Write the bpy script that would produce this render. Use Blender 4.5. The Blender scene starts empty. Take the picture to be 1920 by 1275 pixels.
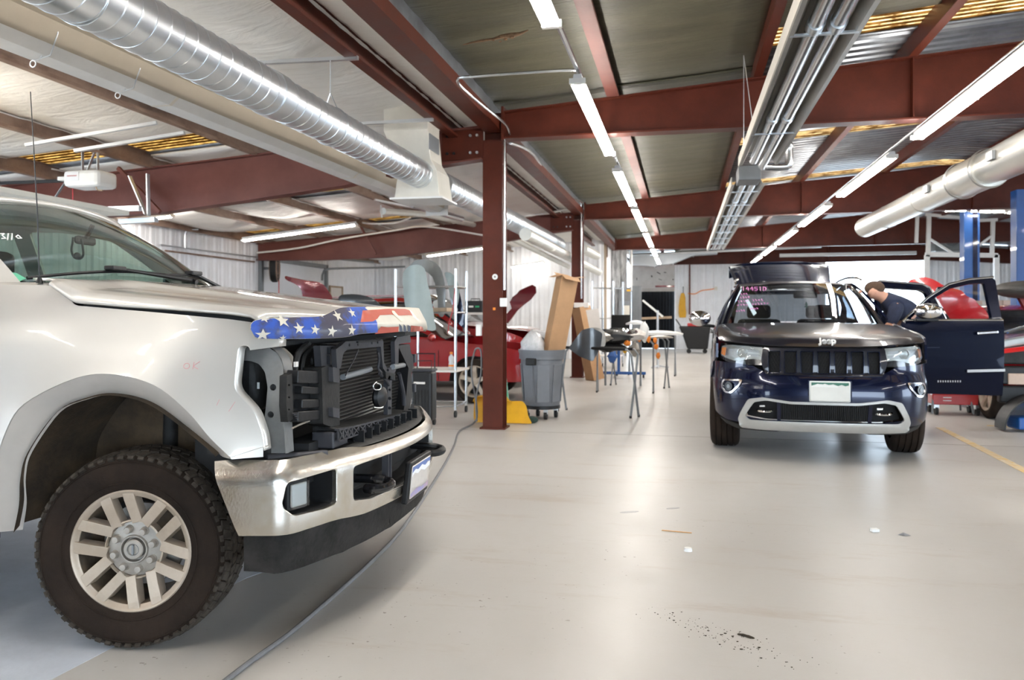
import bpy, bmesh, math, random
from mathutils import Vector, Matrix
from mathutils.geometry import delaunay_2d_cdt
random.seed(7)
C = bpy.context.scene.collection
PI = math.pi
# ---------------------------------------------------------------- survey of the place
H = 1.32; FPX = 1500.0; YAW = math.radians(12.04)
cA, sA = math.cos(YAW), math.sin(YAW)
def ray(u, v):
    a = (u-960)/FPX; b = (592-v)/FPX
    return Vector((a*cA-sA, a*sA+cA, b))
def pY(u, v, Y): d = ray(u, v); t = Y/d.y; return Vector((d.x*t, Y, H+d.z*t))
def pX(u, v, X): d = ray(u, v); t = X/d.x; return Vector((X, d.y*t, H+d.z*t))
def pZ(u, v, h): d = ray(u, v); t = (h-H)/d.z; return Vector((d.x*t, d.y*t, h))

# ---------------------------------------------------------------- materials
def mat(name, col, rough=0.5, metal=0.0, noise=0.0, nscale=8.0, col2=None, bump=0.0, bscale=40.0,
        coat=0.0, trans=0.0, emit=None, estr=0.0, stretch=None, spec=None, alpha=None, rvar=0.0):
    m = bpy.data.materials.new(name); m.use_nodes = True
    nt = m.node_tree; b = nt.nodes['Principled BSDF']
    b.inputs['Base Color'].default_value = (*col, 1)
    b.inputs['Roughness'].default_value = rough
    b.inputs['Metallic'].default_value = metal
    b.inputs['Coat Weight'].default_value = coat
    b.inputs['Coat Roughness'].default_value = 0.04
    b.inputs['Transmission Weight'].default_value = trans
    if spec is not None: b.inputs['Specular IOR Level'].default_value = spec
    if alpha is not None: b.inputs['Alpha'].default_value = alpha
    if emit: 
        b.inputs['Emission Color'].default_value = (*emit, 1); b.inputs['Emission Strength'].default_value = estr
    tc = nt.nodes.new('ShaderNodeTexCoord')
    src = tc.outputs['Object']
    if stretch:
        mp = nt.nodes.new('ShaderNodeMapping'); mp.inputs['Scale'].default_value = stretch
        nt.links.new(src, mp.inputs['Vector']); src = mp.outputs['Vector']
    if noise or col2 or rvar:
        n = nt.nodes.new('ShaderNodeTexNoise'); n.inputs['Scale'].default_value = nscale
        n.inputs['Detail'].default_value = 6; n.inputs['Roughness'].default_value = 0.65
        nt.links.new(src, n.inputs['Vector'])
        cr = nt.nodes.new('ShaderNodeValToRGB')
        c2 = col2 or tuple(max(0, c*(1-noise)) for c in col)
        cr.color_ramp.elements[0].position = 0.35; cr.color_ramp.elements[1].position = 0.65
        cr.color_ramp.elements[0].color = (*c2, 1); cr.color_ramp.elements[1].color = (*col, 1)
        nt.links.new(n.outputs['Fac'], cr.inputs['Fac'])
        nt.links.new(cr.outputs['Color'], b.inputs['Base Color'])
        if rvar:
            mr = nt.nodes.new('ShaderNodeMapRange'); mr.inputs['To Min'].default_value = max(0.02, rough-rvar)
            mr.inputs['To Max'].default_value = min(1, rough+rvar)
            nt.links.new(n.outputs['Fac'], mr.inputs['Value']); nt.links.new(mr.outputs['Result'], b.inputs['Roughness'])
    if bump:
        n2 = nt.nodes.new('ShaderNodeTexNoise'); n2.inputs['Scale'].default_value = bscale; n2.inputs['Detail'].default_value = 4
        nt.links.new(src, n2.inputs['Vector'])
        bp = nt.nodes.new('ShaderNodeBump'); bp.inputs['Strength'].default_value = bump; bp.inputs['Distance'].default_value = 0.01
        nt.links.new(n2.outputs['Fac'], bp.inputs['Height']); nt.links.new(bp.outputs['Normal'], b.inputs['Normal'])
    return m
M = {}
M['steel'] = mat('red oxide steel', (.088,.017,.008), .45, 0, .30, 3.0, bump=.12, bscale=60, rvar=.10, spec=.25)
M['steel_dusty'] = mat('dusty red oxide steel', (.165,.058,.046), .5, 0, col2=(.115,.036,.028), nscale=1.3, bump=.1, bscale=50, spec=.3)
M['steel_brown'] = mat('brown oxide purlin', (.30,.205,.155), .6, 0, col2=(.165,.095,.065), nscale=2.6, bump=.2)
M['galv'] = mat('galvanised steel', (.66,.69,.72), .30, .9, .05, 5)
M['galv_pipe'] = mat('bright steel pipe', (.66,.68,.70), .22, .95, .1, 20)
M['white_metal'] = mat('white painted sheet', (.74,.74,.73), .4, .1, .10, 3)
M['duct_paint'] = mat('pale duct sheet', (.66,.65,.60), .35, .5, .12, 4, rvar=.1)
M['cream'] = mat('cream sheet', (.72,.68,.60), .45, .1, .1, 5)
M['chrome'] = mat('chrome', (.78,.78,.78), .10, 1.0)
M['chrome_dirty'] = mat('road dirty chrome', (.76,.745,.72), .24, .92, col2=(.55,.50,.42), nscale=3.0, rvar=.09, bump=.06, bscale=120)
M['black'] = mat('black plastic', (.010,.010,.011), .45, 0, .3, 12, bump=.1, spec=.35)
M['black_dusty'] = mat('dusty black plastic', (.026,.025,.024), .55, 0, col2=(.009,.009,.009), nscale=7, bump=.2, spec=.3)
M['black_gloss'] = mat('black gloss', (.01,.01,.012), .12, 0, coat=.6)
M['grey_plastic'] = mat('grey moulded plastic', (.048,.048,.055), .5, 0, .3, 9, bump=.1, spec=.35)
M['dark'] = mat('dark cavity surfaces', (.010,.010,.011), .8, 0, .3, 9)
M['airdam'] = mat('worn black rubbery plastic', (.032,.029,.027), .75, 0, col2=(.015,.014,.013), nscale=9, bump=.35, bscale=60, spec=.15)
M['rubber'] = mat('tyre rubber dusty', (.024,.015,.010), .85, 0, col2=(.011,.007,.005), nscale=4, bump=.3, bscale=70, spec=.2)
M['tread'] = mat('tyre tread dusty', (.065,.052,.041), .85, 0, col2=(.028,.023,.018), nscale=14, bump=.4, bscale=90, spec=.2)
M['rim'] = mat('dusty alloy', (.47,.395,.32), .45, .4, col2=(.38,.31,.24), nscale=6, rvar=.08)
M['rimin'] = mat('brake dusted barrel', (.25,.19,.13), .6, .4, col2=(.10,.08,.06), nscale=6)
M['hub'] = mat('hub steel', (.40,.37,.33), .45, .5, .2, 12)
M['liner'] = mat('muddy wheel liner', (.085,.055,.030), .9, 0, col2=(.028,.020,.013), nscale=5, bump=.5, bscale=30)
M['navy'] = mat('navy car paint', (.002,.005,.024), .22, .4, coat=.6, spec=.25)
M['navy_door'] = mat('navy door paint', (.0012,.003,.013), .2, .3, coat=.12, spec=.15)  # same navy as the body, darker with less coat for dimmer reflections
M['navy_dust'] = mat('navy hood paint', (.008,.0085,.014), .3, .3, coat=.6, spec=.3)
M['redcar'] = mat('red car paint', (.28,.006,.008), .25, .2, coat=1.0)
M['maroon'] = mat('maroon car paint', (.13,.012,.018), .22, .3, coat=1.0)
M['silvercar'] = mat('silver car paint', (.42,.43,.44), .3, .5, coat=1.0)
M['primer'] = mat('grey green e-coat', (.33,.39,.38), .45, 0, .12, 5)
M['rubber_black'] = mat('black rubber', (.012,.012,.012), .7, 0, .3, 10)
M['lamp_white'] = mat('lamp housing', (.60,.60,.60), .4, .1, .05, 6)
M['satin_silver'] = mat('satin silver trim', (.50,.50,.48), .35, .6, .08, 8)
M['pcb'] = mat('cardboard', (.46,.27,.14), .85, 0, .12, 6, bump=.1)
M['pcb_light'] = mat('cardboard pale face', (.66,.50,.40), .8, 0, .12, 6)
M['bin'] = mat('grey bin plastic', (.17,.18,.20), .5, 0, .15, 6, bump=.1)
M['yellow'] = mat('yellow plastic', (.72,.37,.006), .45, 0, .15, 5)
M['green'] = mat('green plastic', (.02,.32,.13), .45, 0, .1, 5)
M['blue'] = mat('blue powder coat', (.008,.085,.32), .35, 0, .15, 5, coat=.4)
M['redtool'] = mat('red powder coat', (.45,.02,.02), .35, 0, .15, 5, coat=.4)
M['white'] = mat('white plastic', (.78,.78,.76), .4, 0, .05, 5)
M['offwhite'] = mat('off white card', (.74,.70,.66), .7, 0, .08, 5)
M['orange'] = mat('orange plastic', (.85,.25,.02), .45, 0, .1, 5)
M['hose'] = mat('grey rubber hose', (.17,.17,.175), .55, 0, .2, 20)
M['hose_light'] = mat('pale hose', (.50,.50,.47), .5, 0, .1, 20)
M['wood'] = mat('weathered lumber', (.42,.31,.21), .8, 0, .3, 6, stretch=(1,1,.1))
M['greypaint'] = mat('grey painted steel', (.22,.235,.25), .45, .2, .15, 5)
M['skin'] = mat('skin', (.62,.33,.23), .55, 0, .1, 12)
M['cloth_navy'] = mat('navy cotton', (.022,.030,.065), .9, 0, .3, 20, bump=.3, bscale=120)
M['denim'] = mat('blue denim', (.05,.07,.13), .9, 0, .3, 20)
M['hair'] = mat('short brown hair', (.10,.055,.03), .8, 0, .4, 60, bump=.5, bscale=200)
M['cable_red'] = mat('red cable', (.5,.03,.04), .5, 0, .1, 9)
M['fabric'] = mat('charcoal seat fabric', (.03,.03,.034), .8, 0, .3, 20)
M['amber'] = mat('amber lens', (.85,.25,.03), .2, 0, coat=1)
M['taillens'] = mat('red lens', (.65,.01,.01), .12, 0, coat=1)
M['stainwhite'] = mat('stained white sheet', (.66,.64,.61), .6, 0, col2=(.50,.47,.44), nscale=1.4)
def glass(name, col, rough=.02, alpha_mix=.35):
    # thin tinted pane: mostly see-through with a mirror-like skin
    m = bpy.data.materials.new(name); m.use_nodes = True; nt = m.node_tree; nt.nodes.clear()
    o = nt.nodes.new('ShaderNodeOutputMaterial'); t = nt.nodes.new('ShaderNodeBsdfTransparent'); g = nt.nodes.new('ShaderNodeBsdfGlossy')
    t.inputs['Color'].default_value = (*col, 1); g.inputs['Roughness'].default_value = rough
    fr = nt.nodes.new('ShaderNodeLayerWeight'); fr.inputs['Blend'].default_value = .5
    pw = nt.nodes.new('ShaderNodeMath'); pw.operation = 'POWER'; pw.inputs[1].default_value = 3.5; nt.links.new(fr.outputs['Facing'], pw.inputs[0])
    mx = nt.nodes.new('ShaderNodeMath'); mx.operation = 'MULTIPLY_ADD'; mx.inputs[1].default_value = .75; mx.inputs[2].default_value = .03+alpha_mix*.06
    nt.links.new(pw.outputs[0], mx.inputs[0])
    s = nt.nodes.new('ShaderNodeMixShader')
    nt.links.new(mx.outputs[0], s.inputs['Fac']); nt.links.new(t.outputs[0], s.inputs[1]); nt.links.new(g.outputs[0], s.inputs[2])
    nt.links.new(s.outputs[0], o.inputs['Surface'])
    return m
M['glass'] = glass('green tinted glass', (.52,.64,.58), .02, .6)
M['glass_dark'] = glass('dark tinted glass', (.30,.34,.38), .02, .9)
M['glass_clear'] = glass('clear lens', (.93,.95,.96), .02, .4)
M['wrap'] = glass('clear plastic film', (.9,.92,.94), .15, 2.0)

# truck paint: champagne silver, road film towards the sills
def paint_silver():
    m = mat('champagne silver paint', (.555,.528,.485), .32, .3, .05, 2.2, coat=.9, rvar=.05)
    nt = m.node_tree; b = nt.nodes['Principled BSDF']
    cr = [n for n in nt.nodes if n.type == 'VALTORGB'][0]
    tc = nt.nodes.new('ShaderNodeTexCoord'); sx = nt.nodes.new('ShaderNodeSeparateXYZ')
    nt.links.new(tc.outputs['Object'], sx.inputs[0])
    mr = nt.nodes.new('ShaderNodeMapRange'); mr.inputs['From Min'].default_value = 1.0; mr.inputs['From Max'].default_value = .55
    mr.inputs['To Min'].default_value = 0; mr.inputs['To Max'].default_value = .38
    nt.links.new(sx.outputs['Z'], mr.inputs['Value'])
    n = nt.nodes.new('ShaderNodeTexNoise'); n.inputs['Scale'].default_value = 6; nt.links.new(tc.outputs['Object'], n.inputs['Vector'])
    mu = nt.nodes.new('ShaderNodeMath'); mu.operation = 'MULTIPLY'
    nt.links.new(mr.outputs[0], mu.inputs[0]); nt.links.new(n.outputs['Fac'], mu.inputs[1])
    mx = nt.nodes.new('ShaderNodeMix'); mx.data_type = 'RGBA'
    nt.links.new(mu.outputs[0], mx.inputs['Factor']); nt.links.new(cr.outputs['Color'], mx.inputs['A'])
    mx.inputs['B'].default_value = (.33,.27,.19,1)
    nt.links.new(mx.outputs['Result'], b.inputs['Base Color'])
    return m
M['silver'] = paint_silver()
M['flare'] = mat('flare band paint', (.50,.465,.425), .42, .25, .12, 3, coat=.4)  # truck silver, darkened to stand for shade on the downturned band

# ---------------------------------------------------------------- mesh tools
class MB:
    def __init__(s): s.v = []; s.f = []
    def add(s, vs, fs):
        o = len(s.v); s.v += [Vector(p) for p in vs]; s.f += [tuple(i+o for i in f) for f in fs]; return s
    def box(s, c, d, rz=0, m=None):
        x, y, z = [k/2 for k in d]; R = m or Matrix.Rotation(rz, 3, 'Z'); c = Vector(c)
        vs = [c + R @ Vector((a*x, b*y, e*z)) for a, b, e in ((-1,-1,-1),(1,-1,-1),(1,1,-1),(-1,1,-1),(-1,-1,1),(1,-1,1),(1,1,1),(-1,1,1))]
        return s.add(vs, [(0,3,2,1),(4,5,6,7),(0,1,5,4),(1,2,6,5),(2,3,7,6),(3,0,4,7)])
    def bar(s, a, b, w, h, up=(0,0,1)):
        a = Vector(a); b = Vector(b); d = (b-a).normalized(); up = Vector(up)
        if abs(d.dot(up)) > .98: up = Vector((1,0,0))
        r = d.cross(up).normalized(); u = r.cross(d)
        vs = [p + r*i*w/2 + u*j*h/2 for p in (a, b) for i, j in ((-1,-1),(1,-1),(1,1),(-1,1))]
        return s.add(vs, [(0,3,2,1),(4,5,6,7),(0,1,5,4),(1,2,6,5),(2,3,7,6),(3,0,4,7)])
    def cyl(s, a, b, r0, r1=None, n=20, cap=True):
        a = Vector(a); b = Vector(b); r1 = r0 if r1 is None else r1; d = (b-a).normalized()
        t = Vector((0,0,1)) if abs(d.z) < .9 else Vector((1,0,0)); p = d.cross(t).normalized(); q = d.cross(p)
        vs = [c + (p*math.cos(2*PI*i/n)+q*math.sin(2*PI*i/n))*r for c, r in ((a, r0), (b, r1)) for i in range(n)]
        fs = [(i, (i+1) % n, n+(i+1) % n, n+i) for i in range(n)]
        if cap: fs += [tuple(range(n))[::-1], tuple(range(n, 2*n))]
        return s.add(vs, fs)
    def tube(s, pts, r, n=8, cap=True):
        pts = [Vector(p) for p in pts]; rr = r if isinstance(r, (list, tuple)) else [r]*len(pts)
        rings = []; prev = None
        for i, p in enumerate(pts):
            d = (pts[min(i+1, len(pts)-1)] - pts[max(i-1, 0)]).normalized()
            if prev is None:
                t = Vector((0,0,1)) if abs(d.z) < .9 else Vector((1,0,0)); a = d.cross(t).normalized()
            else: a = (prev - d*prev.dot(d)).normalized()
            prev = a; b = d.cross(a)
            rings.append([p + (a*math.cos(2*PI*k/n)+b*math.sin(2*PI*k/n))*rr[i] for k in range(n)])
        return s.loft(rings, closed=True, cap=cap)
    def loft(s, rings, closed=True, cap=False):
        n = len(rings[0]); vs = [p for r in rings for p in r]; fs = []
        for i in range(len(rings)-1):
            for k in range(n if closed else n-1):
                k2 = (k+1) % n
                fs.append((i*n+k, i*n+k2, (i+1)*n+k2, (i+1)*n+k))
        if cap: fs += [tuple(range(n))[::-1], tuple((len(rings)-1)*n+k for k in range(n))]
        return s.add(vs, fs)
    def prism(s, poly, a, b, f):
        """poly of 2D points; f(p, t) gives the 3D point for t=a and t=b"""
        n = len(poly); vs = [f(p, a) for p in poly] + [f(p, b) for p in poly]
        return s.add(vs, [tuple(range(n))[::-1], tuple(range(n, 2*n))] + [(i, (i+1) % n, n+(i+1) % n, n+i) for i in range(n)])
    def lathe(s, prof, ax0, axd, n=48, ang0=0, ang1=2*PI):
        ax0 = Vector(ax0); axd = Vector(axd).normalized(); t = Vector((0,0,1)) if abs(axd.z) < .9 else Vector((1,0,0))
        p = axd.cross(t).normalized(); q = axd.cross(p); full = abs(ang1-ang0-2*PI) < 1e-6
        m = n if full else n+1
        rings = [[ax0+axd*h+(p*math.cos(ang0+(ang1-ang0)*i/n)+q*math.sin(ang0+(ang1-ang0)*i/n))*r for r, h in prof] for i in range(m)]
        if full: rings.append(rings[0])
        return s.loft(rings, closed=False)
    def sphere(s, c, r, n=16, sc=(1,1,1)):
        c = Vector(c); m = n//2
        rings = [[c+Vector((sc[0]*r*math.sin(PI*j/m)*math.cos(2*PI*i/n), sc[1]*r*math.sin(PI*j/m)*math.sin(2*PI*i/n), sc[2]*r*math.cos(PI*j/m))) for i in range(n)] for j in range(m+1)]
        return s.loft(rings, closed=True)
    def build(s, name, m, parent=None, smooth=False, bevel=0.0, world=False, label=None, weld=True, ang=35):
        vs = [Vector(p) for p in s.v]; loc = Vector((0,0,0))
        if parent is None:
            xs = [p.x for p in vs]; ys = [p.y for p in vs]; zs = [p.z for p in vs]
            loc = Vector(((min(xs)+max(xs))/2, (min(ys)+max(ys))/2, min(zs))); vs = [p-loc for p in vs]
        elif world:
            mi = WM(parent).inverted(); vs = [mi @ p for p in vs]
        me = bpy.data.meshes.new(name); me.from_pydata([tuple(p) for p in vs], [], s.f)
        bm = bmesh.new(); bm.from_mesh(me)
        if weld: bmesh.ops.remove_doubles(bm, verts=bm.verts, dist=1e-5)
        bmesh.ops.recalc_face_normals(bm, faces=bm.faces)
        if smooth:
            for f in bm.faces: f.smooth = True
            lim = math.radians(ang)
            for e in bm.edges:
                if len(e.link_faces) == 2 and e.calc_face_angle(0) > lim: e.smooth = False
        bm.to_mesh(me); bm.free()
        o = bpy.data.objects.new(name, me); C.objects.link(o); o.location = loc
        if parent is not None: o.parent = parent
        mm = M[m] if isinstance(m, str) else m
        me.materials.append(mm)
        if bevel:
            b = o.modifiers.new('bevel', 'BEVEL'); b.width = bevel; b.segments = 2; b.limit_method = 'ANGLE'; b.angle_limit = math.radians(40)
            if not smooth: b.harden_normals = False
        if label: o['label'] = label
        return o
def WM(o):
    m = Matrix.LocRotScale(o.location, o.rotation_euler, o.scale)
    return WM(o.parent) @ m if o.parent else m
def tag(o, label, cat, group=None):
    o['label'] = label; o['category'] = cat
    if group: o['group'] = group
    return o
def thing(name, label, cat, loc=(0,0,0), rz=0, group=None):
    o = bpy.data.objects.new(name, None); C.objects.link(o); o.empty_display_size = .2
    o.location = loc; o.rotation_euler = (0, 0, rz)
    return tag(o, label, cat, group)
def struct(o): o['kind'] = 'structure'; return o
def dup(root, loc=None, rz=None, label=None):
    r = root.copy(); C.objects.link(r)
    if loc is not None: r.location = loc
    if rz is not None: r.rotation_euler = (0, 0, rz)
    if label: r['label'] = label
    for ch in list(root.children):
        c = ch.copy(); C.objects.link(c); c.parent = r
        for g in list(ch.children):
            d = g.copy(); C.objects.link(d); d.parent = c
    return r

# 2D outline helpers
def inside(p, poly):
    x, y = p; r = False; j = len(poly)-1
    for i in range(len(poly)):
        xi, yi = poly[i]; xj, yj = poly[j]
        if (yi > y) != (yj > y) and x < (xj-xi)*(y-yi)/(yj-yi)+xi: r = not r
        j = i
    return r
def segd(p, a, b):
    ax, ay = a; bx, by = b; dx, dy = bx-ax, by-ay; L = dx*dx+dy*dy
    t = 0 if L == 0 else max(0, min(1, ((p[0]-ax)*dx+(p[1]-ay)*dy)/L))
    return math.hypot(p[0]-ax-t*dx, p[1]-ay-t*dy)
def rc(pts, r, n=4):
    """round the corners of a closed polygon"""
    out = []; k = len(pts)
    for i in range(k):
        p0, p1, p2 = [Vector(pts[(i+j-1) % k]).to_2d() for j in (0, 1, 2)]
        rr = r[i] if isinstance(r, (list, tuple)) else r
        a = p0-p1; b = p2-p1; q = min(rr, a.length*.45, b.length*.45)
        if q < 1e-5: out.append(tuple(p1)); continue
        s = p1+a.normalized()*q; e = p1+b.normalized()*q
        for j in range(n+1):
            t = j/n; out.append(tuple(s*(1-t)**2+p1*2*t*(1-t)+e*t*t))
    return out
def spline(pts, n=6, closed=False):
    out = []; k = len(pts); D = len(pts[0])
    for i in range(k if closed else k-1):
        P = [pts[(i+j-1) % k] if closed else pts[max(0, min(k-1, i+j-1))] for j in range(4)]
        for j in range(n):
            t = j/n
            out.append(tuple(.5*((2*P[1][d])+(-P[0][d]+P[2][d])*t+(2*P[0][d]-5*P[1][d]+4*P[2][d]-P[3][d])*t*t+(-P[0][d]+3*P[1][d]-3*P[2][d]+P[3][d])*t**3) for d in range(D)))
    if not closed: out.append(tuple(pts[-1]))
    return out
def arc(cx, cy, r, a0, a1, n=16): return [(cx+r*math.cos(math.radians(a0+(a1-a0)*i/n)), cy+r*math.sin(math.radians(a0+(a1-a0)*i/n))) for i in range(n+1)]
def interp(tab, x):
    if x <= tab[0][0]: return tab[0][1]
    for (a, b), (c, d) in zip(tab, tab[1:]):
        if x <= c: return b+(d-b)*(x-a)/(c-a)
    return tab[-1][1]
def smoothtab(tab, n=8): return spline(tab, n)

def thicken(me, t, off=-1):
    """give an open sheet a real thickness with crisp edges; off -1 grows against the normals, +1 along them"""
    bm = bmesh.new(); bm.from_mesh(me); bm.normal_update()
    vs = list(bm.verts); fs = list(bm.faces); bd = [e for e in bm.edges if len(e.link_faces) == 1]
    mp = {v: bm.verts.new(v.co+v.normal*t*off) for v in vs}
    for f in fs:
        g = bm.faces.new([mp[v] for v in reversed(f.verts)]); g.smooth = f.smooth; g.material_index = f.material_index
    sharp = [e for e in bm.edges if not e.smooth and len(e.verts) == 2 and e.verts[0] in mp]
    for e in bd:
        a, b = e.verts; l = e.link_loops[0]
        if l.vert is not a: a, b = b, a
        g = bm.faces.new([b, a, mp[a], mp[b]]); g.smooth = False; e.smooth = False
        e2 = bm.edges.get((mp[a], mp[b])); e2.smooth = False
    bmesh.ops.recalc_face_normals(bm, faces=bm.faces)
    bm.to_mesh(me); bm.free()
def panel(name, outline, holes, fmap, res, m, parent=None, thick=.004, world=False, smooth=True, label=None, ang=40, off=-1):
    """sheet cut from a 2D outline (with holes), bent by fmap(u, v) -> 3D, given a thickness"""
    V2 = []; E = []
    def loop(pl):
        st = len(V2); m_ = len(pl)
        for i in range(m_):
            a = pl[i]; b = pl[(i+1) % m_]; L = math.hypot(b[0]-a[0], b[1]-a[1]); k = max(1, int(L/res))
            for j in range(k): V2.append((a[0]+(b[0]-a[0])*j/k, a[1]+(b[1]-a[1])*j/k))
        n_ = len(V2)-st
        for i in range(n_): E.append((st+i, st+(i+1) % n_))
    loops = [outline]+list(holes)
    for l in loops: loop(l)
    x0 = min(p[0] for p in outline); x1 = max(p[0] for p in outline); y0 = min(p[1] for p in outline); y1 = max(p[1] for p in outline)
    segs = [(l[i], l[(i+1) % len(l)]) for l in loops for i in range(len(l))]
    nx = int((x1-x0)/res)+1; ny = int((y1-y0)/res)+1
    for i in range(nx+1):
        for j in range(ny+1):
            p = (x0+(i+.5*(j % 2))*res, y0+j*res*.98)
            if inside(p, outline) and not any(inside(p, h) for h in holes):
                if min(segd(p, a, b) for a, b in segs) > res*.42: V2.append(p)
    r = delaunay_2d_cdt([Vector(p) for p in V2], E, [], 0, 1e-7)
    vs = [tuple(p) for p in r[0]]; fs = []
    for f in r[2]:
        c = (sum(vs[i][0] for i in f)/3, sum(vs[i][1] for i in f)/3)
        if inside(c, outline) and not any(inside(c, h) for h in holes): fs.append(tuple(f))
    P = [Vector(fmap(*p)) for p in vs]
    loc = Vector((0,0,0))
    if parent is None:
        loc = Vector((sum(p.x for p in P)/len(P), sum(p.y for p in P)/len(P), min(p.z for p in P))); P = [p-loc for p in P]
    elif world:
        mi = WM(parent).inverted(); P = [mi @ p for p in P]
    me = bpy.data.meshes.new(name); me.from_pydata([tuple(p) for p in P], [], fs)
    bm = bmesh.new(); bm.from_mesh(me)
    if smooth:
        for f in bm.faces: f.smooth = True
        for e in bm.edges:
            if len(e.link_faces) == 2 and e.calc_face_angle(0) > math.radians(ang): e.smooth = False
    bm.to_mesh(me); bm.free()
    o = bpy.data.objects.new(name, me); C.objects.link(o); o.location = loc
    if parent is not None: o.parent = parent
    me.materials.append(M[m] if isinstance(m, str) else m)
    if thick: thicken(me, thick, off)
    if label: o['label'] = label
    return o
def text(name, body, m, parent, mtx, size, depth=.002, bold=0, label=None):
    cu = bpy.data.curves.new(name, 'FONT'); cu.body = body; cu.size = size; cu.extrude = depth; cu.align_x = 'CENTER'; cu.align_y = 'CENTER'; cu.offset = bold
    o0 = bpy.data.objects.new(name, cu); C.objects.link(o0)
    dg = bpy.context.evaluated_depsgraph_get(); me = bpy.data.meshes.new_from_object(o0.evaluated_get(dg))
    bpy.data.objects.remove(o0); 
    for v in me.vertices: v.co = mtx @ v.co
    o = bpy.data.objects.new(name, me); C.objects.link(o); o.parent = parent
    me.materials.clear(); me.materials.append(M[m] if isinstance(m, str) else m)
    if label: o['label'] = label
    return o
# ================================================================= ROOM
FR = [1.15, 9.05, 16.95, 24.85, 32.75]     # frame lines
YF, YB = -8.0, 32.75
XL, XR = -9.75, 15.0
XC = -2.16                                  # column line
def deck_z(X):
    if X <= XC: return 3.72 + (X-XC)*.072
    if X <= 5.0: return 3.86 + (X-XC)*.078
    return 3.86+(5.0-XC)*.078 - (X-5.0)*.07
# floor -----------------------------------------------------------
def floor_mat():
    m = bpy.data.materials.new('painted concrete floor'); m.use_nodes = True; nt = m.node_tree; b = nt.nodes['Principled BSDF']; N = nt.nodes; L = nt.links
    tc = N.new('ShaderNodeTexCoord')
    def noise(sc, det=6, rough=.6, stretch=None):
        n = N.new('ShaderNodeTexNoise'); n.inputs['Scale'].default_value = sc; n.inputs['Detail'].default_value = det; n.inputs['Roughness'].default_value = rough
        if stretch:
            mp = N.new('ShaderNodeMapping'); mp.inputs['Scale'].default_value = stretch; L.new(tc.outputs['Object'], mp.inputs[0]); L.new(mp.outputs[0], n.inputs['Vector'])
        else: L.new(tc.outputs['Object'], n.inputs['Vector'])
        return n.outputs['Fac']
    def ramp(src, a, b_, c0, c1):
        r = N.new('ShaderNodeValToRGB'); r.color_ramp.elements[0].position = a; r.color_ramp.elements[1].position = b_
        r.color_ramp.elements[0].color = (*c0, 1); r.color_ramp.elements[1].color = (*c1, 1); L.new(src, r.inputs[0]); return r.outputs[0]
    def mix(f, a, b_, mode='MIX'):
        x = N.new('ShaderNodeMix'); x.data_type = 'RGBA'; x.blend_type = mode
        if isinstance(f, float): x.inputs['Factor'].default_value = f
        else: L.new(f, x.inputs['Factor'])
        for k, s in (('A', a), ('B', b_)):
            if isinstance(s, tuple): x.inputs[k].default_value = (*s, 1)
            else: L.new(s, x.inputs[k])
        return x.outputs['Result']
    base = ramp(noise(.55, 5), .3, .7, (.42,.40,.375), (.515,.50,.478))
    base = mix(ramp(noise(5, 8, .7), .35, .75, (0,0,0), (.5,.5,.5)), base, (.45,.425,.39))
    # worn brownish drags running across
    drag = ramp(noise(1.6, 8, .75, (.5, 2.2, 1)), .56, .80, (0,0,0), (.7,.7,.7))
    base = mix(drag, base, (.33,.25,.18))
    # specks
    sp = ramp(noise(38, 2, .5), .715, .75, (0,0,0), (1,1,1)); spm = ramp(noise(.9, 3), .48, .66, (0,0,0), (.8,.8,.8))
    mm = N.new('ShaderNodeMath'); mm.operation = 'MULTIPLY'; L.new(sp, mm.inputs[0]); L.new(spm, mm.inputs[1])
    base = mix(mm.outputs[0], base, (.12,.09,.06))
    L.new(base, b.inputs['Base Color'])
    rr = N.new('ShaderNodeMapRange'); rr.inputs['To Min'].default_value = .22; rr.inputs['To Max'].default_value = .55
    L.new(noise(2.2, 6), rr.inputs[0]); L.new(rr.outputs[0], b.inputs['Roughness'])
    bp = N.new('ShaderNodeBump'); bp.inputs['Strength'].default_value = .12; bp.inputs['Distance'].default_value = .01
    L.new(noise(7, 8, .7), bp.inputs['Height']); L.new(bp.outputs[0], b.inputs['Normal'])
    b.inputs['Specular IOR Level'].default_value = .5
    return m
M['floor'] = floor_mat()
f = MB(); f.box(((XL+XR)/2, (YF+YB)/2, -.1), (XR-XL, YB-YF, .2)); struct(f.build('floor', 'floor'))
g = MB(); g.box((2, 12, -.16), (90, 100, .1)); struct(g.build('ground', mat('outdoor pavement', (.45,.44,.42), .9, 0, .2, 2)))
# saw-cut joints in the slab: thin dark grooves
jm = mat('slab joint', (.20,.17,.14), .9, 0, .3, 9)
a_, b_ = pZ(60, 1275, 0), pZ(500, 1078, 0)
jl = MB()
def groove(p, q, w=.008): jl.bar(Vector((p[0],p[1],.0004)), Vector((q[0],q[1],.0004)), w, .0012)
groove((XL, 8.95), (XR, 8.95)); groove((XL, 16.9), (XR, 16.9)); groove((XL, 24.8), (XR, 24.8)); groove((-1.5, 1.6), (XR, 1.6), .006)
groove((XL, 4.0), (-3.2, 4.4), .006); groove((6.0, 0), (6.0, 31)); groove((-6.2, 0), (-6.2, 24), .006)
struct(jl.build('trim_1', jm))
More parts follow.
